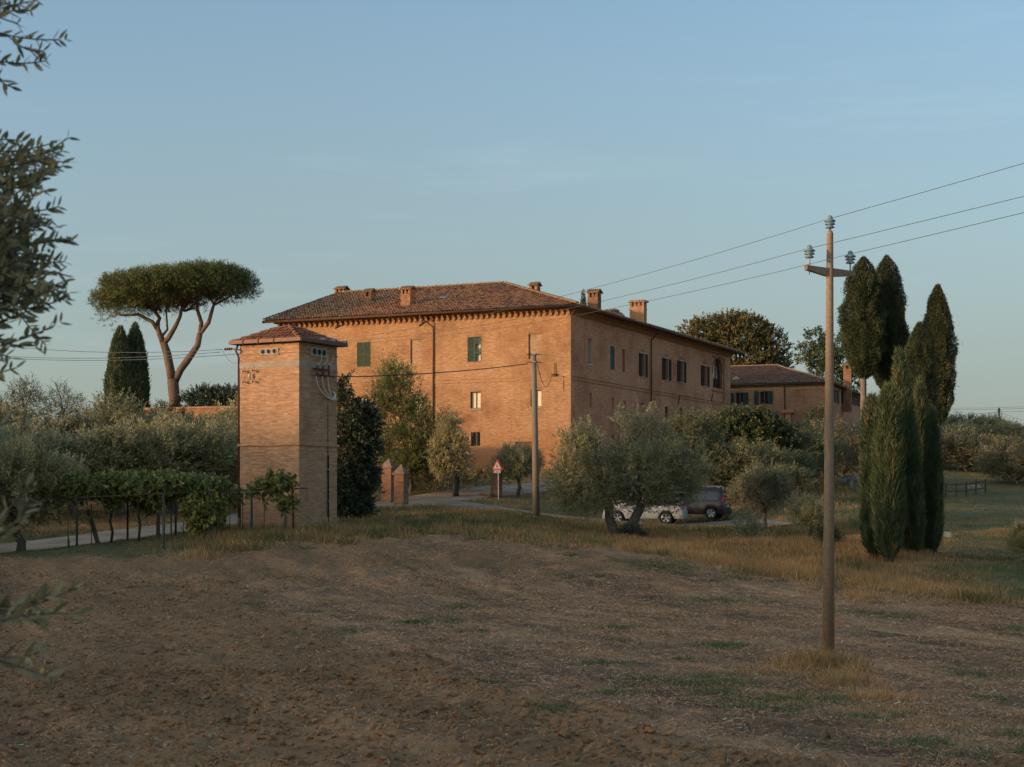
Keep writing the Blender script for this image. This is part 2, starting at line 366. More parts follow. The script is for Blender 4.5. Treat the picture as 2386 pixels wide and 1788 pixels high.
def make_ground():
    t = NT('ground_soil'); g = t.geo()
    n1 = t.noise(g, 0.35, 5); n2 = t.noise(g, 3.2, 6, 0.65); n3 = t.noise(g, 18, 5, 0.7); n4 = t.noise(t.mapg(g, (1, 1, 1), (9, 4, 2)), 1.1, 5, 0.6)
    soil = t.ramp(n2, [(0.25, (0.27, 0.140, 0.066)), (0.5, (0.45, 0.236, 0.112)), (0.75, (0.60, 0.328, 0.160))])
    soil = t.mix(t.fr(n1, 0.35, 0.65, 0, 0.7), soil, t.ramp(n3, [(0.3, (0.22, 0.124, 0.058)), (0.7, (0.46, 0.265, 0.125))]))
    stub = t.ramp(n3, [(0.25, (0.25, 0.124, 0.056)), (0.5, (0.53, 0.28, 0.13)), (0.78, (0.86, 0.49, 0.245))])
    stub = t.mix(t.fr(n4, 0.42, 0.66, 0, 0.75), stub, (0.20, 0.128, 0.08))
    s1 = t.noise(t.grain(g, 0.5, (7, 46, 20)), 1.0, 3, 0.6); s2 = t.noise(t.grain(g, 1.7, (8, 44, 20), (4, 7, 0)), 1.0, 3, 0.6); s3 = t.noise(t.grain(g, -0.6, (9, 40, 20), (2, 5, 0)), 1.0, 3, 0.6)
    straw_ = t.math('MAXIMUM', s1, t.math('MAXIMUM', s2, s3)); gap = t.math('MINIMUM', s1, t.math('MINIMUM', s2, s3))
    stub = t.mix(t.fr(straw_, 0.60, 0.70, 0, 0.8), stub, (0.62, 0.43, 0.27)); stub = t.mix(t.fr(gap, 0.30, 0.40, 0.85, 0), stub, (0.075, 0.05, 0.034))
    soil = t.mix(t.fr(straw_, 0.66, 0.74, 0, 0.5), soil, (0.52, 0.34, 0.20)); soil = t.mix(t.fr(gap, 0.30, 0.38, 0.75, 0), soil, (0.10, 0.06, 0.035))
    green = t.ramp(n2, [(0.25, (0.078, 0.084, 0.036)), (0.5, (0.138, 0.138, 0.058)), (0.75, (0.23, 0.205, 0.088))])
    dry = t.ramp(n2, [(0.25, (0.23, 0.12, 0.05)), (0.5, (0.38, 0.21, 0.088)), (0.75, (0.53, 0.31, 0.14))])
    grass = t.mix(t.attr('dry'), green, dry)
    band = t.noise(t.grain(g, 1.12, (0.09, 0.60, 1), (3, 1, 0)), 1.0, 5, 0.62); band2 = t.noise(t.grain(g, 1.0, (0.45, 1.9, 1), (8, 3, 0)), 1.0, 4, 0.6)
    stub = t.mix(0.9, stub, t.ramp(band, [(0.34, (0.42, 0.41, 0.42)), (0.48, (0.92, 0.92, 0.92)), (0.64, (1.42, 1.40, 1.36))]), 'MULTIPLY')
    stub = t.mix(0.7, stub, t.ramp(band2, [(0.36, (0.62, 0.62, 0.63)), (0.64, (1.22, 1.21, 1.18))]), 'MULTIPLY')
    soil = t.mix(0.8, soil, t.ramp(band, [(0.34, (0.58, 0.60, 0.60)), (0.66, (1.22, 1.18, 1.12))]), 'MULTIPLY')
    c = t.mix(t.attr('stub'), soil, stub)
    c = t.mix(t.attr('grass'), c, grass)
    h = t.math('ADD', t.math('ADD', n3, straw_), t.math('MULTIPLY', n2, 1.5))
    return t.fin(t.bsdf(c, 0.95, t.bump(h, 0.6, 0.04), 0.1))

def make_gravel(name, c1, c2):
    t = NT(name); g = t.geo(); f = t.noise(g, 9, 6, 0.7); b = t.noise(g, 0.6, 4)
    c = t.mix(t.fr(b, 0.4, 0.62, 0, 0.7), t.ramp(f, [(0.3, c1), (0.7, c2)]), tuple(x * 0.72 for x in c1))
    return t.fin(t.bsdf(c, 0.95, t.bump(f, 0.5, 0.02), 0.1))

def make_tile(name, cols):
    t = NT(name); r = t.attr('rnd'); g = t.obj()
    c = t.ramp(r, cols)
    n = t.noise(g, 5, 5, 0.7)
    c = t.mix(t.fr(n, 0.52, 0.7, 0, 0.6), c, (0.60, 0.32, 0.13))
    c = t.mix(t.fr(t.noise(g, 0.5, 3), 0.45, 0.7, 0, 0.4), c, (0.48, 0.25, 0.15))
    return t.fin(t.bsdf(c, 0.95, t.bump(n, 0.4, 0.02), 0.1))

M = {}
M['ground'] = make_ground()
M['road'] = make_gravel('road_gravel', (0.38, 0.26, 0.165), (0.58, 0.42, 0.275))
M['path'] = make_gravel('path_gravel', (0.29, 0.22, 0.155), (0.46, 0.355, 0.25))
M['brick_house'] = brick('brick_house', (0.45, 0.222, 0.108), (0.57, 0.312, 0.162), (0.37, 0.218, 0.12), redamt=0.5, base=True)
M['brick_side_lifted'] = brick('brick_side_lifted', (0.62, 0.255, 0.128), (0.74, 0.345, 0.185), (0.52, 0.27, 0.155), redamt=0.45, red=(0.54, 0.165, 0.08))  # house brick lightened in colour to lift the shaded side wall
M['brick_tower'] = brick('brick_tower', (0.50, 0.255, 0.138), (0.62, 0.358, 0.202), (0.43, 0.268, 0.162), bw=0.26, rh=0.068, ms=0.008, redamt=0.25, pale=0.55, blot=0.35)
M['brick_wall'] = brick('brick_wall', (0.42, 0.185, 0.09), (0.52, 0.28, 0.15), (0.36, 0.22, 0.14), redamt=0.4, pale=0.4)
M['brick_infill'] = brick('brick_infill', (0.45, 0.25, 0.14), (0.56, 0.345, 0.20), (0.42, 0.28, 0.18), redamt=0.15)
M['brick_soldier'] = brick('brick_soldier', (0.42, 0.20, 0.095), (0.52, 0.28, 0.14), (0.30, 0.18, 0.10), bw=0.065, rh=0.30, ms=0.012)
M['brick_pillar'] = brick('brick_pillar', (0.36, 0.16, 0.085), (0.48, 0.25, 0.14), (0.26, 0.17, 0.11), redamt=0.3, pale=0.3, bumpd=0.012)
M['brick_dark'] = brick('brick_base', (0.40, 0.17, 0.075), (0.48, 0.23, 0.11), (0.34, 0.19, 0.10), redamt=0.6)
M['cornice'] = brick('cornice_brick', (0.50, 0.24, 0.12), (0.60, 0.32, 0.17), (0.40, 0.24, 0.135), redamt=0.3)  # colour lightened to stand for light bounced up under the eave
M['cement'] = plain('cement', (0.40, 0.31, 0.22), 0.9, var=0.15, scale=3)
M['vent'] = plain('vent_cement', (0.42, 0.36, 0.28), 0.9, var=0.12, scale=3)
M['stone'] = plain('stone', (0.42, 0.36, 0.29), 0.9, var=0.3, scale=3)
M['rock'] = plain('pale_rock', (0.30, 0.265, 0.22), 0.95, var=0.35, scale=2.5)
M['plaster'] = plain('plaster', (0.62, 0.52, 0.42), 0.9, var=0.1)
M['soffit'] = plain('soffit', (0.22, 0.115, 0.07), 0.9, var=0.3)
M['gutter'] = plain('gutter_copper', (0.085, 0.045, 0.028), 0.75, 0.0, var=0.3)
M['towergutter'] = plain('tower_gutter', (0.17, 0.07, 0.04), 0.5, 0.1, var=0.2)
M['pipe'] = plain('downpipe', (0.13, 0.065, 0.038), 0.5, 0.4)
M['iron'] = plain('dark_iron', (0.05, 0.04, 0.035), 0.6, 0.6)
M['rust'] = plain('rusty_iron', (0.12, 0.055, 0.03), 0.8, 0.3, var=0.4)
M['blackplastic'] = plain('black_plastic', (0.015, 0.015, 0.017), 0.5)
M['tile'] = make_tile('roof_tile', [(0.0, (0.34, 0.15, 0.07)), (0.45, (0.68, 0.32, 0.145)), (0.8, (0.92, 0.47, 0.22)), (0.93, (0.66, 0.31, 0.11)), (1.0, (0.85, 0.40, 0.13))])
M['tile_base'] = plain('roof_underlay', (0.26, 0.12, 0.07), 0.95)
M['tile_grey'] = make_tile('old_tile', [(0.0, (0.21, 0.118, 0.078)), (0.6, (0.36, 0.205, 0.132)), (1.0, (0.46, 0.265, 0.16))])
M['tile_tower'] = make_tile('tower_tile', [(0.0, (0.27, 0.10, 0.05)), (0.7, (0.37, 0.15, 0.072)), (1.0, (0.43, 0.19, 0.095))])
M['ridge'] = plain('ridge_tile', (0.36, 0.22, 0.12), 0.95, var=0.4, scale=4)
M['ridge_tower'] = plain('tower_ridge_tile', (0.30, 0.125, 0.065), 0.9, var=0.25)
M['shutter'] = plain('green_shutter', (0.036, 0.062, 0.042), 0.6, var=0.2)
M['shutter_old'] = plain('faded_green_shutter', (0.055, 0.068, 0.038), 0.7, var=0.25)
M['shutter_dark'] = plain('dark_shutter', (0.062, 0.042, 0.036), 0.95, spec=.1)
M['shutter_blue'] = plain('blue_green_shutter', (0.022, 0.05, 0.052), 0.6)
M['frame'] = plain('window_frame', (0.14, 0.085, 0.05), 0.6)
M['paleframe'] = plain('pale_surround', (0.50, 0.43, 0.35), 0.85, var=0.12)
M['curtain'] = plain('cream_curtain', (0.80, 0.66, 0.45), 0.9, var=0.06)
M['interior'] = plain('dark_interior', (0.02, 0.018, 0.016), 0.9)
M['door'] = plain('wooden_door', (0.20, 0.085, 0.04), 0.7, var=0.3)
def glassmat(name, col=(0.02, 0.022, 0.025), rough=0.06):
    t = NT(name); return t.fin(t.bsdf(col, rough, None, 0.6))
M['glass'] = glassmat('window_glass')
def mk_insul():
    t = NT('insulator_glass'); return t.fin(t.bsdf((0.34, 0.47, 0.49), 0.12, None, 0.5, **{'Transmission Weight': 0.4, 'IOR': 1.3}))
M['insul'] = mk_insul()
def mk_conc(name, c1, c2, spots):
    t = NT(name); o = t.obj(); f = t.noise(o, 14, 5, 0.7); b = t.noise(t.mapg(o, (1, 1, 0.15)), 1.2, 4)
    c = t.ramp(f, [(0.3, c1), (0.7, c2)])
    c = t.mix(t.fr(b, 0.4, 0.65, 0, 0.6), c, tuple(x * 0.7 for x in c1))
    sp = t.noise(o, 22, 2, 0.5); zone = t.noise(t.mapg(o, (1, 1, 0.3), (3, 1, 0)), 0.9, 2)
    c = t.mix(t.math('MULTIPLY', t.fr(sp, 0.63, 0.68, 0, 1), t.fr(zone, 0.4, 0.62, 0, spots)), c, (0.55, 0.46, 0.32))
    return t.fin(t.bsdf(c, 0.95, t.bump(f, 0.4, 0.01), 0.1))
M['concrete_pole'] = mk_conc('pole_concrete_lichen', (0.27, 0.175, 0.108), (0.40, 0.275, 0.178), 0.9)
M['pole_round'] = mk_conc('pole_concrete', (0.22, 0.165, 0.115), (0.33, 0.25, 0.18), 0.1)
M['wire'] = plain('wire', (0.13, 0.13, 0.13), 0.5, 0.3, var=0.1)
M['cable'] = plain('black_cable', (0.03, 0.025, 0.022), 0.6)
M['palecable'] = plain('pale_cable', (0.80, 0.64, 0.48), 0.6)
M['redins'] = plain('red_insulator', (0.22, 0.06, 0.04), 0.4)
M['wood'] = plain('weathered_wood', (0.17, 0.115, 0.075), 0.9, var=0.4)
M['wood_dark'] = plain('dark_wood', (0.075, 0.053, 0.038), 0.9, var=0.4)
M['postconc'] = plain('grey_post', (0.085, 0.08, 0.072), 0.9, var=0.35)
M['signred'] = plain('sign_red', (0.55, 0.06, 0.04), 0.5, var=0.05)
M['signwhite'] = plain('sign_white', (0.55, 0.46, 0.40), 0.5, var=0.05)
M['signblack'] = plain('sign_black', (0.03, 0.03, 0.03), 0.6)
M['steel'] = plain('steel', (0.42, 0.40, 0.38), 0.4, 0.8, var=0.1)
M['steelpaint'] = plain('grey_post_paint', (0.48, 0.42, 0.37), 0.6)
# foliage
M['olive'] = leafmat('olive_leaf', [(0.0, (0.214, 0.197, 0.102)), (0.45, (0.375, 0.323, 0.167)), (0.8, (0.573, 0.476, 0.272)), (1.0, (0.950, 0.744, 0.477))])
M['olive_shaded'] = leafmat('olive_leaf_shaded', [(0.0, (0.126, 0.128, 0.063)), (0.45, (0.221, 0.209, 0.103)), (0.8, (0.338, 0.309, 0.169)), (1.0, (0.577, 0.483, 0.296))])  # olive leaf darkened in colour, standing for shade on these trees
M['olive_pale'] = leafmat('olive_leaf_pale', [(0.0, (0.134, 0.128, 0.073)), (0.5, (0.234, 0.208, 0.128)), (1.0, (0.539, 0.438, 0.287))])
M['olive_near'] = leafmat('olive_leaf_near', [(0.0, (0.210, 0.186, 0.104)), (0.5, (0.378, 0.302, 0.156)), (0.85, (0.601, 0.426, 0.211)), (1.0, (0.940, 0.538, 0.240))], 0.2, 0.4, 0.4)
M['laurel'] = leafmat('laurel_leaf', [(0.0, (0.036, 0.046, 0.028)), (0.6, (0.068, 0.083, 0.043)), (0.95, (0.120, 0.135, 0.062)), (1.0, (0.259, 0.251, 0.118))], 0.15, 0.4, 0.4)
M['willow'] = leafmat('willow_leaf', [(0.0, (0.113, 0.125, 0.045)), (0.5, (0.196, 0.204, 0.075)), (1.0, (0.347, 0.333, 0.124))], 0.4)
M['fig'] = leafmat('fig_leaf', [(0.0, (0.051, 0.069, 0.032)), (0.5, (0.100, 0.120, 0.052)), (0.9, (0.162, 0.174, 0.074)), (1.0, (0.417, 0.309, 0.109))], 0.25, 0.5)
M['vine'] = leafmat('vine_leaf', [(0.0, (0.150, 0.161, 0.055)), (0.5, (0.288, 0.290, 0.094)), (0.9, (0.501, 0.436, 0.136)), (1.0, (0.950, 0.616, 0.184))], 0.35)
M['pine'] = leafmat('pine_needle', [(0.0, (0.067, 0.086, 0.034)), (0.5, (0.125, 0.144, 0.053)), (1.0, (0.246, 0.237, 0.087))], 0.15, 0.6, 0.2)
M['cypress'] = leafmat('cypress_foliage', [(0.0, (0.059, 0.082, 0.043)), (0.5, (0.114, 0.138, 0.067)), (0.94, (0.195, 0.210, 0.102)), (1.0, (0.410, 0.238, 0.145))], 0.12, 0.65, 0.15)
M['cypress_old'] = leafmat('old_cypress_foliage', [(0.0, (0.049, 0.058, 0.028)), (0.5, (0.089, 0.098, 0.048)), (1.0, (0.170, 0.156, 0.081))], 0.12, 0.7, 0.15)
M['oak'] = leafmat('holm_oak_leaf', [(0.0, (0.074, 0.072, 0.033)), (0.5, (0.141, 0.124, 0.053)), (1.0, (0.319, 0.223, 0.094))], 0.2, 0.6)
M['sparse'] = leafmat('hedge_leaf', [(0.0, (0.092, 0.086, 0.038)), (0.6, (0.182, 0.156, 0.070)), (1.0, (0.363, 0.234, 0.094))], 0.35)
M['ivy'] = leafmat('ivy_leaf', [(0.0, (0.032, 0.048, 0.019)), (0.6, (0.064, 0.082, 0.031)), (1.0, (0.153, 0.132, 0.048))], 0.2)
M['grass_green'] = leafmat('grass_green', [(0.0, (0.070, 0.086, 0.038)), (0.5, (0.150, 0.164, 0.065)), (0.85, (0.298, 0.263, 0.109)), (1.0, (0.597, 0.411, 0.194))], 0.3, 0.7, 0.1, 1.0, 0.35)
M['grass_dry'] = leafmat('grass_dry', [(0.0, (0.359, 0.170, 0.076)), (0.5, (0.685, 0.331, 0.151)), (1.0, (0.950, 0.649, 0.328))], 0.3, 0.8, 0.1, 1.0, 0.35)
M['straw'] = leafmat('straw', [(0.0, (0.322, 0.175, 0.100)), (0.5, (0.687, 0.396, 0.236)), (0.9, (0.950, 0.613, 0.380)), (1.0, (0.950, 0.888, 0.602))], 0.1, 0.8, 0.1, 0.6)
M['weed'] = leafmat('weed_leaf', [(0.0, (0.097, 0.114, 0.062)), (0.6, (0.201, 0.224, 0.103)), (1.0, (0.437, 0.406, 0.183))], 0.3, 0.7, 0.1)
M['bark_olive'] = barkmat('olive_bark', (0.075, 0.058, 0.045), (0.21, 0.165, 0.125))
M['bark_pine'] = barkmat('pine_bark', (0.10, 0.065, 0.046), (0.25, 0.165, 0.118), 3.0)
M['bark_cyp'] = barkmat('cypress_bark', (0.13, 0.092, 0.068), (0.30, 0.225, 0.165), 6.0)
M['bark_dark'] = barkmat('dark_bark', (0.035, 0.028, 0.022), (0.095, 0.073, 0.055))
# ------------------------------------------------------------------ ground
EDGE = [(-300,1318),(0,1310),(200,1306),(420,1288),(520,1272),(620,1272),(800,1260),(1000,1250),(1150,1250),(1300,1270),(1450,1285),(1600,1308),(1750,1335),(1900,1352),(2050,1375),(2200,1398),(2386,1416),(2700,1440)]
_e = [gpt(*p) for p in EDGE]
EK = np.array([p[0] / p[1] for p in _e]); EY = np.array([p[1] for p in _e])
_o = np.argsort(EK); EK = EK[_o]; EY = EY[_o]
def edgeY(k): return np.interp(k, EK, EY)
STUBP = [(1750,1342),(1500,1330),(1200,1330),(900,1338),(560,1368),(640,1420),(770,1480),(995,1553),(1117,1575),(1260,1650),(1440,1700),(1720,1788),(2800,1788),(2800,1450),(2386,1425),(2200,1408),(2000,1380)]
SP = np.array([gpt(*p)[:2] for p in STUBP])
def inpoly(x, y, P):
    r = np.zeros(x.shape, bool); j = len(P) - 1
    for i in range(len(P)):
        xi, yi = P[i]; xj, yj = P[j]
        c = ((yi > y) != (yj > y)) & (x < (xj - xi) * (y - yi) / (yj - yi + 1e-12) + xi)
        r ^= c; j = i
    return r
def masks(x, y):
    k = x / np.maximum(y, 1.0)
    w = 3.4 * (fbm(x / 2.6, y / 2.6, 4, 3) - 0.5)
    grass = sstep(-0.9, 0.9, y - edgeY(k) + w)
    grass = np.maximum(grass, 1 - sstep(9, 12, y + w))
    wx = x + 2.4 * (fbm(x / 1.5, y / 1.5, 4, 8) - 0.5); wy = y + 4.5 * (fbm(x / 1.5, y / 1.5, 4, 9) - 0.5)
    stub = inpoly(wx, wy, SP).astype(float) * 0.9
    px = CX + F * k
    near = np.interp(px, [0, 440, 520, 700, 900, 1150, 1300, 1450, 1700, 2100, 2250, 2386], [.08, .10, .5, .42, .28, .35, .42, .7, .85, .8, .35, .15])
    far = np.interp(px, [0, 600, 900, 1150, 1500, 1800, 2050, 2386], [.75, .6, .5, .35, .45, .45, .22, .16])
    t = sstep(68, 80, y) * (px > 800) + (px <= 800) * sstep(66, 72, y)
    dry = np.clip(near * (1 - t) + far * t + 1.1 * (fbm(x / 2.5, y / 2.5, 4, 21) - 0.5), 0, 1)
    return grass, stub, dry
def clod(x, y, grass, stub):
    a = fbm(x / 0.55, y / 0.55, 4, 31); b = vnoise(x / 0.16, y / 0.16, 41); c = vnoise(x / 0.3, y / 0.34, 43)
    lump = np.abs(c - 0.5) * 2
    till = 0.24 * (a - 0.5) + 0.09 * (1 - lump) + 0.06 * b
    flat = 0.14 * (fbm(x / 1.2, y / 0.6, 4, 51) - 0.5) + 0.045 * b
    h = (till * (1 - stub) + flat * stub) * (1 - grass)
    h = h + grass * 0.16 * (fbm(x / 1.3, y / 1.3, 4, 61) - 0.5) * (1 - sstep(75, 95, y))
    return h
def spaced(segs):
    out = []
    for a, b, s0, s1 in segs:
        x = a
        while x < b - 1e-6:
            out.append(x); x += s0 + (s1 - s0) * (x - a) / (b - a)
    return np.array(out)
xs = spaced([(0, 13, .09, .12), (13, 22, .15, .35), (22, 60, .8, 3), (60, 400, 6, 60), (400, 4000, 120, 700)])
xs = np.unique(np.concatenate([-xs, xs]))
ys = np.concatenate([-spaced([(0, 30, 2, 3), (30, 300, 8, 50), (300, 3000, 120, 600)])[::-1][:-1],
                     spaced([(0, 15, 1.0, .4), (15, 36, .075, .13), (36, 66, .15, .33), (66, 100, .5, .9), (100, 200, 1.5, 3.5), (200, 600, 15, 40), (600, 5000, 100, 600)])])
GX, GY = np.meshgrid(xs, ys); GX = GX.ravel(); GY = GY.ravel()
gm, sm_, dm = masks(GX, GY)
inwin = (np.abs(GX) < 30) & (GY > 8) & (GY < 100)
GZ = gz(GX, GY) + np.where(inwin, clod(GX, GY, gm, sm_), 0)
nx, ny = len(xs), len(ys)
ii = (np.arange(ny - 1)[:, None] * nx + np.arange(nx - 1)[None]).ravel()
gq = np.stack([ii, ii + 1, ii + nx + 1, ii + nx], 1)
ground = link('ground', mesh_np('ground', np.stack([GX, GY, GZ], 1), gq, M['ground'], {'grass': gm, 'stub': sm_, 'dry': dm}, True))
tag(ground, 'ploughed and stubble field running up into dry grass banks', None, None, 'structure')

def strip(name, pts, widths, mat, lift, label):
    """a road strip laid along ground points"""
    P = np.array(pts, float); t = np.linspace(0, len(P) - 1, 160)
    def cub(c):
        tt = np.arange(len(P)); out = np.interp(t, tt, c)
        ker = np.ones(13) / 13; pad = np.concatenate([np.full(6, out[0]) + (np.arange(-6, 0)) * (out[1] - out[0]), out, np.full(6, out[-1]) + np.arange(1, 7) * (out[-1] - out[-2])])
        return np.convolve(pad, ker, 'valid')
    x = cub(P[:, 0]); y = cub(P[:, 1]); w = cub(np.array(widths, float))
    T = unit(np.stack([np.gradient(x), np.gradient(y)], 1)); Nn = np.stack([-T[:, 1], T[:, 0]], 1)
    V = []; cols = 11
    for j in range(cols):
        s = (j / (cols - 1) - 0.5)
        jit = (vnoise(t * 3.1, np.full_like(t, j * 1.7), 77) - 0.5) * 0.35 * (1 if j in (0, cols - 1) else 0)
        vx = x + Nn[:, 0] * (w * s + jit); vy = y + Nn[:, 1] * (w * s + jit)
        edge = 1 - abs(2 * s) ** 4
        V.append(np.stack([vx, vy, gz(vx, vy) + lift * edge + 0.02 * (fbm(vx, vy * 2, 3, 4) - .5) - (0.10 if j in (0, cols - 1) else 0) + 0.05], 1))
    V = np.stack(V, 1).reshape(-1, 3); n = len(t)
    q = [(i * cols + j, i * cols + j + 1, (i + 1) * cols + j + 1, (i + 1) * cols + j) for i in range(n - 1) for j in range(cols - 1)]
    me = mesh_np(name, V, np.array(q), mat, None, True)
    return tag(link(name, me), label, None, None, 'structure')
def P2(px, py, Y): return at(px, py, Y)[:2]
ROADP = [P2(-500, 1310, 60), P2(-200, 1295, 61.5), P2(0, 1281, 63.3), P2(145, 1268, 65.3), P2(290, 1249, 67.8), P2(420, 1232, 71), P2(545, 1215, 76.2), P2(660, 1200, 80.5), P2(760, 1190, 84.5), P2(900, 1172, 91.5), P2(1000, 1163, 95), P2(1145, 1146, 100), P2(1290, 1130, 110), P2(1420, 1115, 113.5), P2(1540, 1110, 114)]
strip('road', ROADP, [4.2, 4.2, 4.3, 4.3, 4.3, 4.3, 4.3, 4.2, 4.2, 4.3, 4.4, 4.2, 4, 4, 4], M['road'], 0.03, 'pale gravel track climbing from the vine arbour to the farmhouse')
PATHP = [P2(985, 1170, 93.2), P2(1060, 1173, 91.5), P2(1140, 1184, 88), P2(1240, 1199, 85.5), P2(1340, 1209, 85), P2(1450, 1217, 86), P2(1600, 1224, 87.5), P2(1720, 1228, 87), P2(1830, 1238, 84)]
strip('path', PATHP, [2.2, 2.6, 2.6, 2.6, 3.0, 4.5, 5.5, 4.5, 3], M['path'], 0.02, 'grey gravel side path branching from the track to the parked cars')
# ------------------------------------------------------------------ building helpers
def wall_open(mb, fr, u0, u1, z0, z1, rects, depth=0.18, zcuts=()):
    """wall skin with rectangular openings and their reveals"""
    us = sorted({u0, u1, *[r[0] for r in rects], *[r[1] for r in rects]}); zs = sorted({z0, z1, *zcuts, *[r[2] for r in rects], *[r[3] for r in rects]})
    for a, b in zip(us[:-1], us[1:]):
        for c, d in zip(zs[:-1], zs[1:]):
            um, zm = (a + b) / 2, (c + d) / 2
            if any(r[0] < um < r[1] and r[2] < zm < r[3] for r in rects): continue
            q = [fr.P(a, c), fr.P(b, c), fr.P(b, d), fr.P(a, d)]
            if np.dot(np.cross(q[1] - q[0], q[2] - q[0]), fr.n) < 0: q = q[::-1]
            mb.quad(*q)
    for r in rects:
        a, b, c, d = r[:4]; w = -(r[4] if len(r) > 4 else depth)
        for p, q in (((a, c), (a, d)), ((a, d), (b, d)), ((b, d), (b, c)), ((b, c), (a, c))):
            mb.quad(fr.P(*p), fr.P(*q), fr.P(q[0], q[1], w), fr.P(p[0], p[1], w))

def shutter_leaf(fr, u0, u1, z0, z1, w, mat, parent, name='shutter', th=0.045):
    mb = MB(); s = 0.07
    fr.box(mb, u0, u0 + s, z0, z1, w, w + th); fr.box(mb, u1 - s, u1, z0, z1, w, w + th)
    for zz in (z0, z1 - s, (z0 + z1) / 2 - s / 2): fr.box(mb, u0 + s, u1 - s, zz, zz + s, w + 0.002, w + th - 0.002)
    n = max(6, int((z1 - z0) / 0.075)); dz = (z1 - z0 - 2 * s) / n
    for i in range(n):
        z = z0 + s + i * dz
        P = [fr.P(u0 + s, z, w + th * .9), fr.P(u1 - s, z, w + th * .9), fr.P(u1 - s, z + dz * 1.05, w + 0.005), fr.P(u0 + s, z + dz * 1.05, w + 0.005)]
        mb.quad(*P)
    return mb.build(name, mat, parent)

def window(fr, r, parent, depth=0.16, curtain=False, sill=True, pale=False, bars=False, frame='frame', name='window'):
    a, b, c, d = r[:4]; mb = MB()
    w = -depth + 0.004
    t = 0.07
    fr.box(mb, a, a + t, c, d, w - 0.06, w); fr.box(mb, b - t, b, c, d, w - 0.06, w)
    fr.box(mb, a + t, b - t, d - t, d, w - 0.06, w - 0.002); fr.box(mb, a + t, b - t, c, c + t, w - 0.06, w - 0.002)
    m = (a + b) / 2; fr.box(mb, m - 0.045, m + 0.045, c + t, d - t, w - 0.06, w + 0.004)
    o = mb.build(name, M[frame], parent)
    for x0, x1 in ((a + t, m - 0.045), (m + 0.045, b - t)):
        g = MB(); fr.box(g, x0, x1, c + t, d - t, w - 0.045, w - 0.035); g.build('pane', M['curtain'] if curtain else M['glass'], o)
    if pale:
        s = MB(); e = 0.1
        fr.box(s, a - e, a, c - e, d + e, -0.05, 0.02); fr.box(s, b, b + e, c - e, d + e, -0.05, 0.02); fr.box(s, a, b, d, d + e, -0.05, 0.018)
        s.build('surround', M['paleframe'], o)
    if sill:
        s = MB(); fr.box(s, a - 0.06, b + 0.06, c - 0.08, c - 0.003, -0.1, 0.07); s.build('sill', M['stone'], o)
    if bars:
        s = MB()
        for i in range(1, 4):
            u = a + (b - a) * i / 4; s.tube([fr.P(u, c, -0.06), fr.P(u, d, -0.06)], 0.016, 6)
        for i in range(1, 4):
            z = c + (d - c) * i / 4; s.tube([fr.P(a, z, -0.06), fr.P(b, z, -0.06)], 0.014, 6)
        s.build('grille', M['iron'], o)
    return o

def soldier(fr, r, parent, h=0.3, e=0.12):
    mb = MB(); fr.box(mb, r[0] - e, r[1] + e, r[3] + 0.004, r[3] + h, -0.05, 0.006); return mb.build('lintel', M['brick_soldier'], parent)

def tile_field(name, O, ax, up, nrm, poly, mat, parent, colw=0.25, rowl=0.40, rng=None, stripes=(), r=0.115, lift=0.0, flatt=1.0):
    """over tiles laid in columns up a slope; poly in (along, upslope) coordinates"""
    rng = rng or np.random.default_rng(3); poly = np.array(poly)
    amin, amax = poly[:, 0].min(), poly[:, 0].max(); bmin, bmax = poly[:, 1].min(), poly[:, 1].max()
    A, B = np.meshgrid(np.arange(amin + colw / 2, amax, colw), np.arange(bmin, bmax, rowl), indexing='ij')
    ok = inpoly(A.ravel(), (B + rowl * 0.5).ravel(), poly)
    ci = np.repeat(np.arange(A.shape[0]), A.shape[1])[ok]
    a = A.ravel()[ok] + rng.normal(0, 0.012, ok.sum()); b = B.ravel()[ok] + rng.normal(0, 0.015, ok.sum()); n = len(a)
    seg = 4; ang = np.linspace(0, math.pi, seg + 1)
    h0 = 0.035 + rng.normal(0, 0.008, n); r0 = r * (1 + rng.normal(0, 0.05, n)); r1 = r0 * 0.86
    tilt = rng.normal(0, 0.012, n)
    V = []
    for (bb, hh, rr) in ((b - 0.05, h0, r0), (b + rowl, h0 - 0.03, r1)):
        for q in ang:
            V.append(O + np.outer(a + rr * math.cos(q) + tilt * (bb - b), ax) + np.outer(bb, up) + np.outer(lift + hh + rr * math.sin(q) * flatt, nrm))
    V = np.stack(V, 1)                                  # n, 2*(seg+1), 3
    k = 2 * (seg + 1); base = (np.arange(n) * k)[:, None]
    fs = [[i, i + 1, i + seg + 2, i + seg + 1] for i in range(seg)]
    Fq = np.concatenate([base + np.array(f)[None] for f in fs], 0)
    rnd = rng.random(n) * 0.86
    strv = np.zeros(A.shape[0]); 
    for s0, s1 in stripes: strv[int(s0):int(s1)] = 1
    rnd = np.where(strv[ci] > 0, 0.93 + 0.07 * rng.random(n), rnd)
    V2 = V.reshape(-1, 3) - worldloc(parent)
    o = link(name, mesh_np(name, V2, Fq, mat, {'rnd': np.repeat(rnd, k)}, False), parent); o['kind'] = 'stuff'
    return o

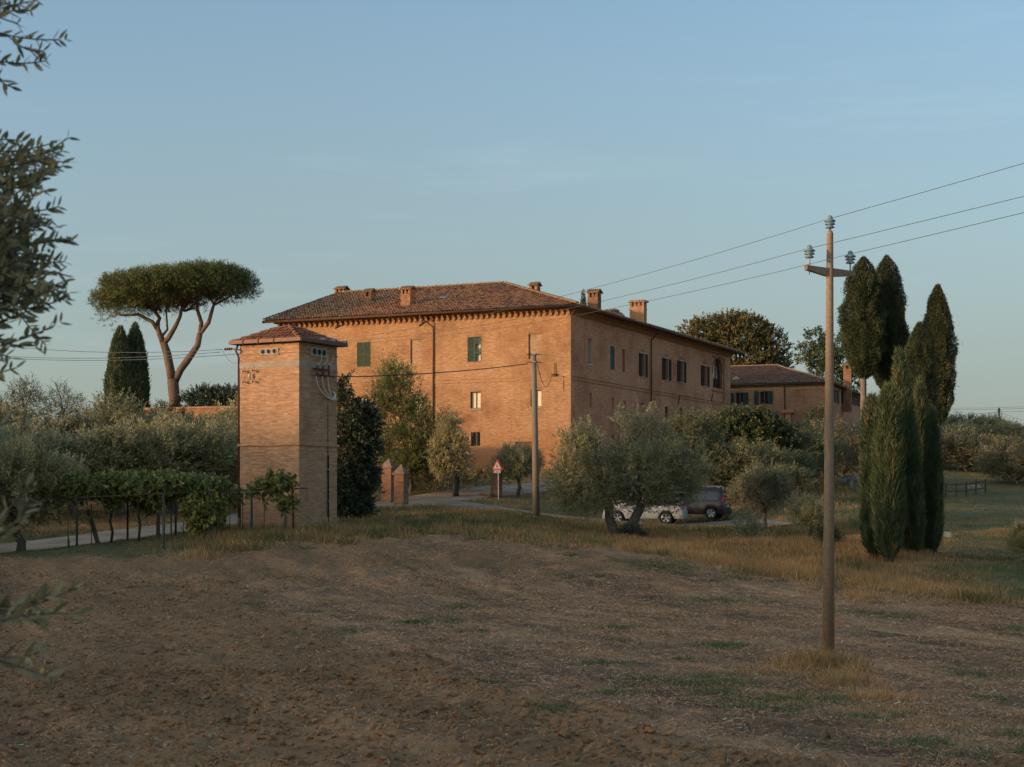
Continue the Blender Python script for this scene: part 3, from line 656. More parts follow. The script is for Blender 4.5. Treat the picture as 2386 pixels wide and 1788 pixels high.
def ridge_tiles(p, q, parent, mat, step=0.42, r=0.14, up=0.06):
    p = np.asarray(p, float); q = np.asarray(q, float); L = np.linalg.norm(q - p); t = (q - p) / L; n = int(L / step)
    x = unit(np.cross(t, (0, 0, 1))); z = np.cross(x, t)
    mb = MB(); vs_ = []; seg = 6
    for s, rr, hh in ((-0.02, r, 0.03), (step * 1.04, r * 0.85, 0.0)):
        for k in range(seg + 1):
            a = math.pi * k / seg; vs_.append(t * s + x * rr * math.cos(a) + z * (rr * math.sin(a) * 0.8 + hh))
    mb.add(vs_, [(i, i + 1, i + seg + 2, i + seg + 1) for i in range(seg)]); me = mb.mesh('ridge_tile', mat)
    base = worldloc(parent); rr_ = random.Random(5)
    for i in range(n):
        link('ridge_tile', me, parent, tuple(p + t * step * i + np.array([0, 0, up + rr_.uniform(-.012, .012)]) - base))

def chimney(fr, base, w, d, ztop, zbot, parent, holes=2, gable=True, cap=0.14, mat='brick_pillar'):
    """brick stack centred on base (x, y) in the frame's directions with an open lantern and a small tiled cap"""
    B = np.array([base[0], base[1], 0.0]); D = fr.d; N = fr.n
    hl = 0.34                                              # lantern height
    mb = MB()
    def bx(m, a0, a1, b0, b1, z0, z1): m.obox(B + D * a0 + N * b0 + np.array([0, 0, z0]), D * (a1 - a0), N * (b1 - b0), np.array([0, 0, z1 - z0]))
    zl = ztop - hl
    bx(mb, -w / 2, w / 2, -d / 2, d / 2, zbot, zl)
    bx(mb, -w / 2 - .03, w / 2 + .03, -d / 2 - .03, d / 2 + .03, zl - .30, zl - .22)
    o = mb.build('chimney', M[mat], parent)
    lan = MB(); pw = w / (holes * 2 + 1)
    for i in range(holes + 1):
        a = -w / 2 + i * 2 * pw
        for s in (-1, 1):
            b0 = s * d / 2 - (0.1 if s > 0 else 0); bx(lan, a, a + pw, b0, b0 + 0.1, zl, ztop)
    for s in (-1, 1):
        bx(lan, s * w / 2 - (pw if s > 0 else 0) + s * .002, s * w / 2 + (0 if s > 0 else pw) + s * .002, -d / 2 + .1, d / 2 - .1, zl, ztop)
    bx(lan, -w * .2, w * .2, -d * .1, d * .1, zl, ztop)
    lan.build('lantern', M[mat], o)
    cp = MB(); e = cap
    if gable:
        hw = d / 2 + e; hh = 0.26; L = w + 2 * e
        for s in (-1, 1):
            P0 = B + D * (-L / 2) + N * (s * hw) + np.array([0, 0, ztop]); P1 = B + D * (-L / 2) + np.array([0, 0, ztop + hh])
            up = P1 - P0; nn = unit(np.cross(D, up)) * (0.05 if np.cross(D, up)[2] > 0 else -0.05)
            cp.obox(P0, D * L, up, nn)
            for j in range(int(L / 0.18)):
                c0 = P0 + D * (0.09 + j * 0.18) + nn * 1.3
                cp.tube([c0 - up * 0.04, c0 + up * 1.0], 0.06, 6)
        cp.obox(B + D * (-w / 2) + N * (-d / 2) + np.array([0, 0, ztop + .002]), D * w, N * d, np.array([0, 0, 0.06]))
    else:
        bx(cp, -w / 2 - e, w / 2 + e, -d / 2 - e, d / 2 + e, ztop, ztop + 0.06)
        for j in range(int((w + 2 * e) / 0.16)):
            a = -w / 2 - e + 0.08 + j * 0.16
            cp.tube([B + D * a + N * (-d / 2 - e) + np.array([0, 0, ztop + .09]), B + D * a + N * (d / 2 + e) + np.array([0, 0, ztop + .12])], 0.07, 6)
    cp.build('chimney_cap', M['ridge'], o)
    return o

# ------------------------------------------------------------------ the farmhouse
TH = math.radians(24.3); ct, st = math.cos(TH), math.sin(TH)
C0 = at(1330, 1100, 120.0)
FF = Fr(C0, (-ct, st), (-st, -ct)); FS = Fr(C0, (st, ct), (ct, -st))
UF = FF.px(651, 740)[0]; VS = FS.px(1702, 830)[0]
ZW, ZE, OV, PIT = 14.08, 14.12, 0.9, 0.318
house = empty('farmhouse', (C0[0], C0[1], 1.5), 'long three-storey brick farmhouse with a low tiled hip roof and chimneys', 'house')
Frects = {}
for k, r in dict(F1=(832.3,797.6,863.2,854.9), F2=(956.5,791.9,984.7,849), F3=(1090,785.4,1121,843.4), F4=(1231.5,778,1262,836.5), G00=(836,926,859,962), G0=(960,919,984,957),
                 G1=(1095.8,913.3,1119.9,952.3), G2=(1236.3,909.2,1261.3,948.8), H1=(1097.4,1006.6,1119,1039.8), D1=(1199.5,1030,1247,1100), H0=(962,1010,984,1043)).items():
    Frects[k] = FF.rect(*r)
NICHE = 0.13
rf = []
for k, r in Frects.items(): rf.append(tuple(r) + ((NICHE,) if k in ('F2', 'F4') else (0.05,) if k in ('F1', 'F3') else (0.2,)))
mb = MB(); wall_open(mb, FF, 0, UF, -0.5, ZW, rf, zcuts=()); mb.build('front_wall', M['brick_house'], house)
Srects = {}
for k, r in dict(S1=(1370.6,790,1380.2,848.5), S2=(1422,807,1432,862), S3=(1449.6,814.8,1457,868), S4=(1494,825,1502,878), S5=(1548.5,836,1557,886), S6=(1583.5,842,1592,891), S7=(1638.5,853,1646.5,900),
                 S8=(1661.4,834.7,1682.7,905.3), T1=(1372.8,915.6,1379,951), T2=(1424.9,927.7,1430.6,965), T3=(1452.4,934,1458,966), T4=(1492.5,940,1500.5,976), T5=(1549.8,947.7,1557,976), T6=(1584.8,951,1591,972), T7=(1641.4,957,1647,975),
                 V1=(1371,1005,1376,1020), V2=(1426,1012,1431,1024)).items():
    Srects[k] = FS.rect(*r)
rs = []
for k, r in Srects.items(): rs.append(tuple(r) + (((0.05,) if k == 'S2' else (0.25,)) if k[0] == 'S' else (0.14,)))
mb = MB(); wall_open(mb, FS, 0, VS, -0.5, ZW, rs)
# spandrels of the arched opening
a, b, c, d = Srects['S8']; rr = (b - a) / 2; zc = d - rr
for s in (0, 1):
    prev = None
    for i in range(9):
        q = math.pi / 2 * i / 8; u = (a + b) / 2 + (-1 if s == 0 else 1) * rr * math.cos(q); z = zc + rr * math.sin(q)
        if prev is not None:
            P = [FS.P(prev[0], prev[1], -.003), FS.P(u, z, -.003), FS.P(u, d, -.003), FS.P(prev[0], d, -.003)]
            if np.dot(np.cross(P[1] - P[0], P[2] - P[0]), FS.n) < 0: P = P[::-1]
            mb.quad(*P)
            mb.quad(FS.P(prev[0], prev[1], -.003), FS.P(u, z, -.003), FS.P(u, z, -.25), FS.P(prev[0], prev[1], -.25))
        prev = (u, z)
mb.build('side_wall', M['brick_side_lifted'], house)
# the two hidden walls
FB = Fr(FF.P(UF, 0), (st, ct), (-ct, st)); FBk = Fr(FS.P(VS, 0), (-ct, st), (st, ct))
mb = MB(); wall_open(mb, FB, 0, VS, -0.5, ZW, []); mb.build('rear_side_wall', M['brick_house'], house)
mb = MB(); wall_open(mb, FBk, 0, UF, -0.5, ZW, []); mb.build('rear_wall', M['brick_house'], house)
# windows
for k in ('F2', 'F4'):
    r = Frects[k]; mb = MB(); FF.box(mb, r[0], r[1], r[2], r[3], -NICHE - .1, -NICHE + .004); mb.build('blind_window', M['brick_infill'], house); soldier(FF, r, house, .33)
for k in ('F1', 'F3'):
    r = Frects[k]; m = (r[0] + r[1]) / 2
    mb = MB(); FF.box(mb, r[0], r[1], r[2], r[3], -.3, -.25); wo = mb.build('window', M['curtain'] if k == 'F3' else M['glass'], house)
    mt = M['shutter'] if k == 'F3' else M['shutter_old']
    shutter_leaf(FF, m + .004, r[1] + .03, r[2] - .03, r[3] + .03, -.045, mt, house)           # the left-hand leaf (u grows to the left)
    if k == 'F1': shutter_leaf(FF, r[0] - .03, m - .004, r[2] - .03, r[3] + .03, -.045, mt, house)
    else:  # leaf with missing slats
        mb = MB(); u0, u1, z0, z1 = r[0] - .03, m - .004, r[2] - .03, r[3] + .03
        FF.box(mb, u0, u0 + .07, z0, z1, -.045, 0); FF.box(mb, u1 - .07, u1, z0, z1, -.045, 0)
        for zz in (z0, z1 - .07): FF.box(mb, u0 + .07, u1 - .07, zz, zz + .09, -.043, -.002)
        for j in range(8): FF.box(mb, u0 + .07, u1 - .07, z1 - .16 - j * .06, z1 - .115 - j * .06, -.04, -.006)
        for zz, tl in ((z0 + 1.02, 0), (z0 + .86, .04), (z0 + .72, -.02), (z0 + .62, .03)): FF.box(mb, u0 + .07, u1 - .07, zz, zz + .05 + abs(tl), -.035, -.02)
        mb.build('shutter', mt, house, label='green shutter leaf with missing slats')
    for uu in (r[0] - .06, r[1] + .06):
        for zz in (r[2] + .25, r[3] - .3): hg = MB(); FF.box(hg, uu - .03, uu + .03, zz, zz + .06, .002, .04); hg.build('hinge', M['iron'], house)
    soldier(FF, r, house, .3)
for k in ('G00', 'G0', 'G1', 'G2'): window(FF, Frects[k], house, .2, True, sill=True); soldier(FF, Frects[k], house, .24, .05)
for k in ('H1', 'H0'): window(FF, Frects[k], house, .2, False, sill=False, bars=True)
r = Frects['D1']; mb = MB(); m = (r[0] + r[1]) / 2
FF.box(mb, r[0], m - .01, r[2], r[3], -.26, -.19); FF.box(mb, m + .01, r[1], r[2], r[3], -.26, -.19)
dobj = mb.build('door', M['door'], house)
for u0, u1 in ((r[0] + .12, m - .13), (m + .13, r[1] - .12)):
    for z0, z1 in ((r[2] + .2, r[2] + 1.0), (r[2] + 1.15, r[3] - .15)):
        p = MB(); FF.box(p, u0, u1, z0, z1, -.195, -.165); p.build('door_panel', M['door'], dobj)
soldier(FF, r, house, .42, .2)
for k in ('S1',):
    r = Srects[k]; mb = MB(); FS.box(mb, r[0], r[1], r[2], r[3], -.3, -.245); mb.build('blind_window', M['brick_infill'], house)
    mb = MB(); FS.box(mb, r[1] - .006, r[1] - .002, r[2], r[3], -.25, -.004); FS.box(mb, r[0] - .05, r[1] + .05, r[2] - .1, r[2] - .003, -.1, .05); mb.build('plastered_reveal', M['plaster'], house)
r = Srects['S2']; shutter_leaf(FS, r[0], r[1], r[2], r[3], -.045, M['shutter'], house)
for k in ('S3', 'T1', 'T2', 'T3', 'T4', 'T5', 'T6', 'T7', 'V1', 'V2'):
    r = Srects[k]; dp = .25 if k[0] == 'S' else .14; mb = MB(); FS.box(mb, r[0], r[1], r[2], r[3], -dp - .08, -dp + .004); mb.build('blind_window', M['brick_side_lifted'] if k not in ('T5', 'T6', 'T7', 'V1', 'V2') else M['interior'], house)
for k in ('S4', 'S5', 'S6', 'S7'):
    r = Srects[k]; window(FS, r, house, .25, False, sill=True, pale=True); w = (r[1] - r[0]) * .55
    shutter_leaf(FS, r[0] - w - .12, r[0] - .11, r[2], r[3], .03, M['shutter_dark'], house); shutter_leaf(FS, r[1] + .11, r[1] + w + .12, r[2], r[3], .03, M['shutter_dark'], house)
    soldier(FS, (r[0], r[1], r[2], r[3] + .1), house, .3)
# arched loggia window
a, b, c, d = Srects['S8']; m = (a + b) / 2
aw = MB(); 
pts = [(a, c), (b, c)] + [(m + rr * math.cos(q), zc + rr * math.sin(q)) for q in np.linspace(0, math.pi, 15)]
aw.prism([FS.P(u, z, -.27) for u, z in pts], FS.n * .015); ao = aw.build('arched_window', M['glass'], house)
fm = MB(); FS.box(fm, m - .04, m + .04, c, d - .05, -.25, -.2); FS.box(fm, a, a + .07, c, zc, -.25, -.2); FS.box(fm, b - .07, b, c, zc, -.25, -.2)
fm.build('arch_frame', M['frame'], ao)
rl = MB(); FS.box(rl, a, b, c + .9, c + .94, -.06, -.02)
for i in range(9): u = a + (b - a) * i / 8; rl.tube([FS.P(u, c, -.04), FS.P(u, c + .9, -.04)], .012, 5)
rl.build('railing', M['iron'], ao)
pl = MB()
for q0, q1 in zip(np.linspace(0, math.pi, 15)[:-1], np.linspace(0, math.pi, 15)[1:]):
    P = [(m + (rr + e) * math.cos(q), zc + (rr + e) * math.sin(q)) for q, e in ((q0, .01), (q1, .01), (q1, .3), (q0, .3))]
    pl.prism([FS.P(u, z, .0) for u, z in P], FS.n * .05)
FS.box(pl, b + .35, b + .75, c - 1.2, ZW - .8, 0.0, .08); FS.box(pl, a - .3, b + .8, c - .35, c - .2, .0, .1); FS.box(pl, a - .3, b + .8, ZW - .95, ZW - .8, 0, .1)
pl.build('arch_surround', M['brick_soldier'], house)
# string courses
for fr, W_ in ((FF, UF), (FS, VS)):
    for zz in (8.68, 8.93): 
        mb = MB(); fr.box(mb, 0.0 if fr is FF else -.05, W_ + .05, zz - .06, zz, -.05, .06); mb.build('string_course', M['cornice'], house)
# cornice: each corbel is a part
cb = MB()
prof = [(0, 0), (0, .46), (.34, .46), (.34, .34), (.22, .30), (.16, .14), (.05, .05)]
cb.prism([(w, -.09, z) for w, z in prof], (0, .18, 0)); cme = cb.mesh('corbel', M['cornice'])
zb = ZW - .62
for fr, W_ in ((FF, UF), (FS, VS)):
    n = int(W_ / .48)
    for i in range(n + 1):
        o = link('corbel', cme, house); p = fr.P(0.12 + i * (W_ - .24) / n, zb) - worldloc(house); o.location = tuple(p); o.rotation_euler.z = math.atan2(fr.n[1], fr.n[0])
    mb = MB(); e = .36 if fr is FF else -.0
    fr.box(mb, -.40 if fr is FF else .002, W_ + .3, ZW - .155, ZW - .01, -.05, .40); fr.box(mb, -.44 if fr is FF else .002, W_ + .3, ZW - .08, ZW - .004, .401, .47)
    mb.build('cornice_band', M['cornice'], house)
# roof
def HP(u, v, z): return C0 * np.array([1, 1, 0]) + FF.d * u + FS.d * v + np.array([0, 0, z])
RV = 11.19 - OV; ZR = ZE + PIT * 11.19
E0 = HP(-OV, -OV, ZE); E1 = HP(UF + OV, -OV, ZE); A_ = HP(RV, RV, ZR); B_ = HP(UF + .2, RV, ZR); E2 = HP(-OV, VS + OV, ZE); A2 = HP(RV, VS - RV + .5, ZR)
K_ = HP(UF - RV, RV, ZR); K2 = HP(UF - RV, VS - RV + .5, ZR); E3 = HP(UF + OV, VS + OV, ZE)
mb = MB(); th = np.array([0, 0, -.06])
for P in ([E0, E1, B_, A_], [E0, A_, A2, E2], [E1, HP(UF + OV, VS + OV, ZE), HP(UF - RV, VS - RV, ZR), K_, B_], [E2, A2, K2, E3], [A_, B_, K_, K2, A2]):
    mb.add(P, [tuple(range(len(P)))])
roof = mb.build('roof', M['tile_base'], house)
mb = MB()
z1, z2 = ZW + .003, ZE - .03
mb.quad(HP(0, 0, z1), HP(UF, 0, z1), HP(UF + OV, -OV, z2), HP(-OV, -OV, z2)); mb.quad(HP(0, 0, z1), HP(-OV, -OV, z2), HP(-OV, VS + OV, z2), HP(0, VS, z1))
mb.build('soffit', M['soffit'], house)
upF = unit(FS.d + np.array([0, 0, PIT])); nF = unit(np.cross(FS.d * 0 - FF.d, upF)); nF = nF if nF[2] > 0 else -nF
sl = 11.19 * math.sqrt(1 + PIT * PIT); LF = UF + 2 * OV
rngh = np.random.default_rng(11)
st_ = [(5, 7), (30, 32), (53, 55), (77, 79), (95, 97)]
tile_field('roof_tiles', E0, FF.d, upF, nF, [(0, 0), (LF, 0), (UF + .2 + OV, sl), (11.19, sl)], M['tile'], roof, stripes=st_, rng=rngh)
upS = unit(FF.d + np.array([0, 0, PIT])); nS = unit(np.cross(FS.d, upS)); nS = nS if nS[2] > 0 else -nS
LS = VS + 2 * OV
tile_field('roof_tiles', E0, FS.d, upS, nS, [(0, 0), (LS, 0), (LS - 11, sl), (11.19, sl)], M['tile'], roof, rng=rngh, lift=.0)
ridge_tiles(A_, B_, roof, M['ridge']); ridge_tiles(E0 + np.array([0, 0, .05]), A_, roof, M['ridge']); ridge_tiles(E1 + np.array([0, 0, .05]), B_, roof, M['ridge'])
for p, q in ((HP(-OV - .08, -OV - .08, ZE - .06), HP(UF + OV + .1, -OV - .08, ZE - .09)), (HP(-OV - .08, -OV - .08, ZE - .06), HP(-OV - .08, VS + OV, ZE - .09))):
    mb = MB(); mb.tube([p, q], .10, 10); mb.build('gutter', M['gutter'], house, smooth=True)
# downpipes
ud, _ = FF.px(1010.6, 800); mb = MB()
mb.tube([FF.P(ud + .75, ZE - .12, OV + .05), FF.P(ud + .7, ZE - .35, OV - .02), FF.P(ud, ZE - 1.05, .1), FF.P(ud, ZE - 1.4, .1), FF.P(ud, 2.0, .1)], .055, 8); mb.build('downpipe', M['pipe'], house, smooth=True)
vd, _ = FS.px(1515.5, 850); mb = MB()
mb.tube([FS.P(vd - .4, ZE - .12, OV), FS.P(vd - .3, ZE - .4, OV - .1), FS.P(vd, ZE - .9, .1), FS.P(vd, ZE - 1.4, .1), FS.P(vd, 2.0, .1)], .055, 8); mb.build('downpipe', M['pipe'], house, smooth=True)
mb = MB(); mb.tube([FF.P(UF - .5, ZE - .1, OV), FF.P(UF - .3, ZE - .9, .1), FF.P(UF - .3, 4, .1)], .05, 8); mb.build('downpipe', M['pipe'], house, smooth=True)
for a, b in (((781, 765.5), (809, 752)), ((977, 760), (1001, 742.5))):
    u0, zz0 = FF.px(*a); u1, zz1 = FF.px(*b); mb = MB(); mb.tube([FF.P(u0, zz0, .05), FF.P(u1, zz1, .10)], .045, 6); mb.build('iron_tie', M['iron'], house)
for a, b in (((1583, 921), (1578.5, 945)), ((1660.5, 918), (1656, 935)), ((1523.5, 929), (1524.5, 937))):
    u0, zz0 = FS.px(*a); u1, zz1 = FS.px(*b); mb = MB(); mb.tube([FS.P(u0, zz0, .06), FS.P(u1, zz1, .06)], .045, 6); mb.build('iron_tie', M['iron'], house)
u0, z0 = FF.px(1313, 880); mb = MB(); FF.box(mb, u0 - .02, u0 + .02, z0 - .95, z0 + .1, .01, .04); mb.build('conduit', M['pipe'], house)
u0, z0 = FF.px(1291, 873); mb = MB(); FF.box(mb, u0 - .25, u0 + .05, z0 - .12, z0 + .05, .01, .2); mb.tube([FF.P(u0 - .1, z0, .1), FF.P(u0 - .1, z0 + .9, .1)], .03, 6); mb.build('cable_bracket', M['iron'], house)
# chimneys on the front slope: where the sight line meets the slope
def slope_hit(px, py, O, n):
    k = np.array([(px - CX) / F, 1.0, (HY - py) / F]); t = np.dot(O, n) / np.dot(k, n); return k * t
p = slope_hit(861, 705, E0, nF); chimney(FF, p, .72, .72, p[2] + .82, p[2] - .6, house, 1)
p = slope_hit(945, 715, E0, nF); chimney(FF, p + FS.d * .4, .86, .86, p[2] + 1.38, p[2] - .5, house, 2)
pz = at(796, 676, 142); chimney(FF, pz, .95, .8, pz[2], ZR - 1.5, house, 2)
pz = at(1246, 664, 137); chimney(FF, pz, .75, .7, pz[2] - .1, ZR - 1.6, house, 1)
vv, _ = FS.px(1385, 700); p = HP(1.6, vv + 2.5, 0); pp = at(1385, 684, p[1]); chimney(FF, (pp[0], p[1]), .85, .8, pp[2], pp[2] - 2.4, house, 2)
vv, _ = FS.px(1486, 720); p = HP(1.3, vv + 1.0, 0); pp = at(1487, 705, p[1]); chimney(FF, (pp[0], p[1]), 1.28, .75, pp[2] - .02, pp[2] - 2.6, house, 3, gable=False, mat='brick_tower')
p = slope_hit(1018, 700, E0, nF); mb = MB(); mb.obox(p + nF * .16, FF.d * -.75, upF * .8, nF * .05); mb.build('skylight', M['steel'], house)
pa = at(1330.7, 697, 134); mb = MB(); mb.tube([pa + np.array([0, 0, -.6]), pa + np.array([0, 0, 1.2])], .012, 5); mb.build('antenna', M['steelpaint'], house)
# small raised ridge seen above the side eave
pr = at(1420, 734, 141); mb = MB(); mb.prism([pr + np.array(q) for q in ((-.9, 0, -.9), (.95, 0, -.9), (.8, 0, -.05), (.35, 0, .42), (-.7, 0, .28))], FS.d * 2.2); rr2 = mb.build('raised_roof', M['ridge'], house)
for k in range(4): mb = MB(); p0 = pr + np.array([-.65 + .34 * k, -.08, .30 + .045 * k]); mb.tube([p0, p0 + FS.d * 1.2 + np.array([0, 0, .03])], .13, 8); mb.build('ridge_tile', M['ridge'], rr2)


# ------------------------------------------------------------------ the annex on the right
TA = math.radians(20.0); CA = at(1931, 1000, 166.0)
AF = Fr(CA, (-math.cos(TA), math.sin(TA)), (-math.sin(TA), -math.cos(TA))); AS = Fr(CA, (math.sin(TA), math.cos(TA)), (math.cos(TA), -math.sin(TA)))
annex = empty('brick_annex', (CA[0], CA[1], g1(CA[0], CA[1])), 'low brick building with dark blue-green shutters behind the olive trees on the right', 'house')
UA = AF.px(1640, 900)[0]; VA = AS.px(2007, 900)[0]; ZA = AF.px(1931, 893)[1]
afr = [AF.rect(*q) for q in ((1714, 915, 1733, 943), (1771, 912, 1790, 942))]
an = AF.rect(1861, 908, 1880, 938)
mb = MB(); wall_open(mb, AF, 0, UA, 1.5, ZA, afr + [tuple(an) + (.06,)], .2); mb.build('front_wall', M['brick_wall'], annex)
mb = MB(); AF.box(mb, an[0], an[1], an[2], an[3], -.15, -.056); mb.build('blind_window', M['brick_wall'], annex)
asr = [AS.rect(*q) for q in ((1946, 909, 1951, 940), (1963, 911, 1969, 942), (1976.5, 912.5, 1981, 943.5), (1985, 914, 1991, 945), (1996, 916, 2000, 947))]
mb = MB(); wall_open(mb, AS, 0, VA, 1.5, ZA, asr, .2); mb.build('side_wall', M['brick_side_lifted'], annex)
for r in afr:
    window(AF, r, annex, .2, False, sill=False); w = (r[1] - r[0]) * .55
    shutter_leaf(AF, r[0] - w, r[0] - .02, r[2], r[3], .02, M['shutter_blue'], annex); shutter_leaf(AF, r[1] + .15, r[1] + .15 + w, r[2], r[3], .02, M['shutter_blue'], annex)
    soldier(AF, r, annex, .25)
for r in asr:
    window(AS, r, annex, .2, False, sill=False); shutter_leaf(AS, r[1] + .05, r[1] + .05 + (r[1] - r[0]) * .6, r[2], r[3], .02, M['shutter_blue'], annex)
    shutter_leaf(AS, r[0] - (r[1] - r[0]) * .5, r[0] - .02, r[2], r[3], .02, M['shutter_blue'], annex)
mb = MB(); AF.box(mb, -.05, UA, ZA - .55, ZA - .35, -.02, .05); AF.box(mb, -.1, UA, ZA - .2, ZA, -.02, .12); mb.build('cornice_band', M['brick_infill'], annex)
mb = MB(); AS.box(mb, .0, VA, ZA - .2, ZA, -.02, .12); mb.build('cornice_band', M['cornice'], annex)
def AP(u, v, z): return CA * np.array([1, 1, 0]) + AF.d * u + AS.d * v + np.array([0, 0, z])
oa = .45; aA = at(1852, 857, 177)
hA = min(UA, VA) / 2 + oa; PA = (aA[2] - ZA - .05) / hA
q0, q1, q2 = AP(-oa, -oa, ZA + .05), AP(UA + oa, -oa, ZA + .05), AP(-oa, VA + oa, ZA + .05)
ar0 = AP(hA - oa, hA - oa, ZA + .05 + PA * hA); ar1 = AP(UA, hA - oa, ZA + .05 + PA * hA); q3 = AP(UA + oa, VA + oa, ZA + .05)
mb = MB()
for P in ([q0, q1, ar1, ar0], [q0, ar0, q2], [q2, ar0, ar1, q3]): mb.add(P, [tuple(range(len(P)))])
aroof = mb.build('roof', M['tile_base'], annex)
upA = unit(AS.d + np.array([0, 0, PA])); nA = unit(np.cross(AF.d, upA)); nA = nA if nA[2] > 0 else -nA
sA = hA * math.sqrt(1 + PA * PA)
tile_field('roof_tiles', q0, AF.d, upA, nA, [(0, 0), (UA + 2 * oa, 0), (UA + oa, sA), (hA, sA)], M['tile_grey'], aroof, rng=rngh)
upB = unit(AF.d + np.array([0, 0, PA])); nB = unit(np.cross(AS.d, upB)); nB = nB if nB[2] > 0 else -nB
tile_field('roof_tiles', q0, AS.d, upB, nB, [(0, 0), (VA + 2 * oa, 0), (VA / 2 + oa, sA)], M['tile_grey'], aroof, rng=rngh)
ridge_tiles(q0, ar0, aroof, M['ridge'], .5); ridge_tiles(ar0, ar1, aroof, M['ridge'], .5)
for p, q in ((q0, q1), (q0, q2)):
    mb = MB(); mb.tube([p + np.array([0, 0, -.06]), q + np.array([0, 0, -.06])], .09, 8); mb.build('gutter', M['gutter'], annex, smooth=True)
u0 = AF.px(1828, 900)[0]; mb = MB(); mb.tube([AF.P(u0, ZA, oa), AF.P(u0, ZA - .5, .1), AF.P(u0 - .15, 5.0, .1)], .06, 8); mb.build('downpipe', M['pipe'], annex, smooth=True)
pc = at(1975, 905, 175); chimney(AF, pc, .85, .7, at(1975, 853, 175)[2], 9, annex, 1)
u0, z0 = AF.px(1836, 955); mb = MB(); AF.box(mb, u0 - .7, u0 + .55, z0 - .35, z0, .0, .7); AF.box(mb, u0 - .35, u0 + .2, z0 - 2.6, z0 - .36, .0, .5); mb.build('corbelled_chute', M['brick_side_lifted'], annex)
pc = at(1716, 884, 171); mb = MB(); mb.lathe(pc, [(.55, -.5), (.5, 0), (.3, .22), (0.01, .35)], 10); mb.build('roof_vent', M['ridge'], annex)

# ------------------------------------------------------------------ transformer tower
TT = math.radians(28.5); CT = at(697, 1230, 62.0)
TF = Fr(CT, (-math.cos(TT), math.sin(TT)), (-math.sin(TT), -math.cos(TT))); TS = Fr(CT, (math.sin(TT), math.cos(TT)), (math.cos(TT), -math.sin(TT)))
UT = TF.px(559, 1000)[0]; VT = TS.px(785, 1000)[0]; ZT = TF.px(697, 797)[1]; ZG = -1.75
tower = empty('transformer_tower', (CT[0], CT[1], ZG), 'tall square brick electricity tower with a small red tiled roof', 'tower')
TBk = Fr(TF.P(UT, 0), TS.d[:2], -TS.n[:2]); TRr = Fr(TS.P(VT, 0), TF.d[:2], -TF.n[:2])
mb = MB()
zp = TF.px(697, 1207)[1]
for fr, W_ in ((TF, UT), (TS, VT), (TBk, VT), (TRr, UT)): wall_open(mb, fr, 0, W_, zp, ZT, [])
mb.build('wall', M['brick_tower'], tower)
mb = MB(); mb.obox(TF.P(-.06, ZG - .3, .06), TF.d * (UT + .12), -TF.n * (VT + .12), np.array([0, 0, zp - ZG + .3])); mb.build('plinth', M['brick_tower'], tower)
mb = MB(); mb.obox(TF.P(-.45, ZG - .3, .45), TF.d * (UT + .9), -TF.n * (VT + .9), np.array([0, 0, .52])); mb.build('footing', M['cement'], tower)
zs_ = TF.px(697, 1035)[1]
mb = MB(); mb.obox(TF.P(-.07, zs_ - .05, .07), TF.d * (UT + .14), -TF.n * (VT + .14), np.array([0, 0, .09])); mb.build('string_course', M['brick_tower'], tower)
zf1, zf2 = TF.px(697, 853)[1], TF.px(697, 840)[1]
mb = MB(); mb.obox(TF.P(-.012, zf1, .012), TF.d * (UT + .024), -TF.n * (VT + .024), np.array([0, 0, zf2 - zf1])); mb.build('render_band', M['cement'], tower)
zc_ = TF.px(697, 819)[1]
mb = MB(); mb.obox(TF.P(-.03, zc_ - .03, .03), TF.d * (UT + .06), -TF.n * (VT + .06), np.array([0, 0, .05])); mb.build('cornice_band', M['brick_tower'], tower)
def vent(fr, r):
    a, b, c, d = r; mb = MB(); fr.box(mb, a, b, c, d, -.02, .05); o = mb.build('vent_panel', M['vent'], tower)
    for i in range(3):
        u = a + (b - a) * (.2 + .3 * i); z = (c + d) / 2; rad = (d - c) * .30
        p = MB(); p.lathe(fr.P(u, z, .051), [(rad * 1.18, 0), (rad * 1.18, .02), (rad, .02), (rad, .004)], 16, fr.n); p.build('vent_ring', M['cement'], o)
        p = MB(); p.lathe(fr.P(u, z, .053), [(rad, 0.004), (.001, .004)], 16, fr.n); p.build('vent_hole', M['interior'], o)
        p = MB(); p.lathe(fr.P(u, z, .062), [(rad * .45, 0), (rad * .3, .03), (.001, .03)], 12, fr.n)
        for q in (0.6, 2.7, 4.8): p.obox(fr.P(u, z, .06), (fr.d * math.cos(q) + np.array([0, 0, math.sin(q)])) * rad, fr.d * .03, fr.n * .02)
        p.build('insulator_cup', M['iron'], o)
vent(TF, TF.rect(605.4, 811.5, 650, 827.5)); vent(TS, TS.rect(722.5, 810, 760, 832))
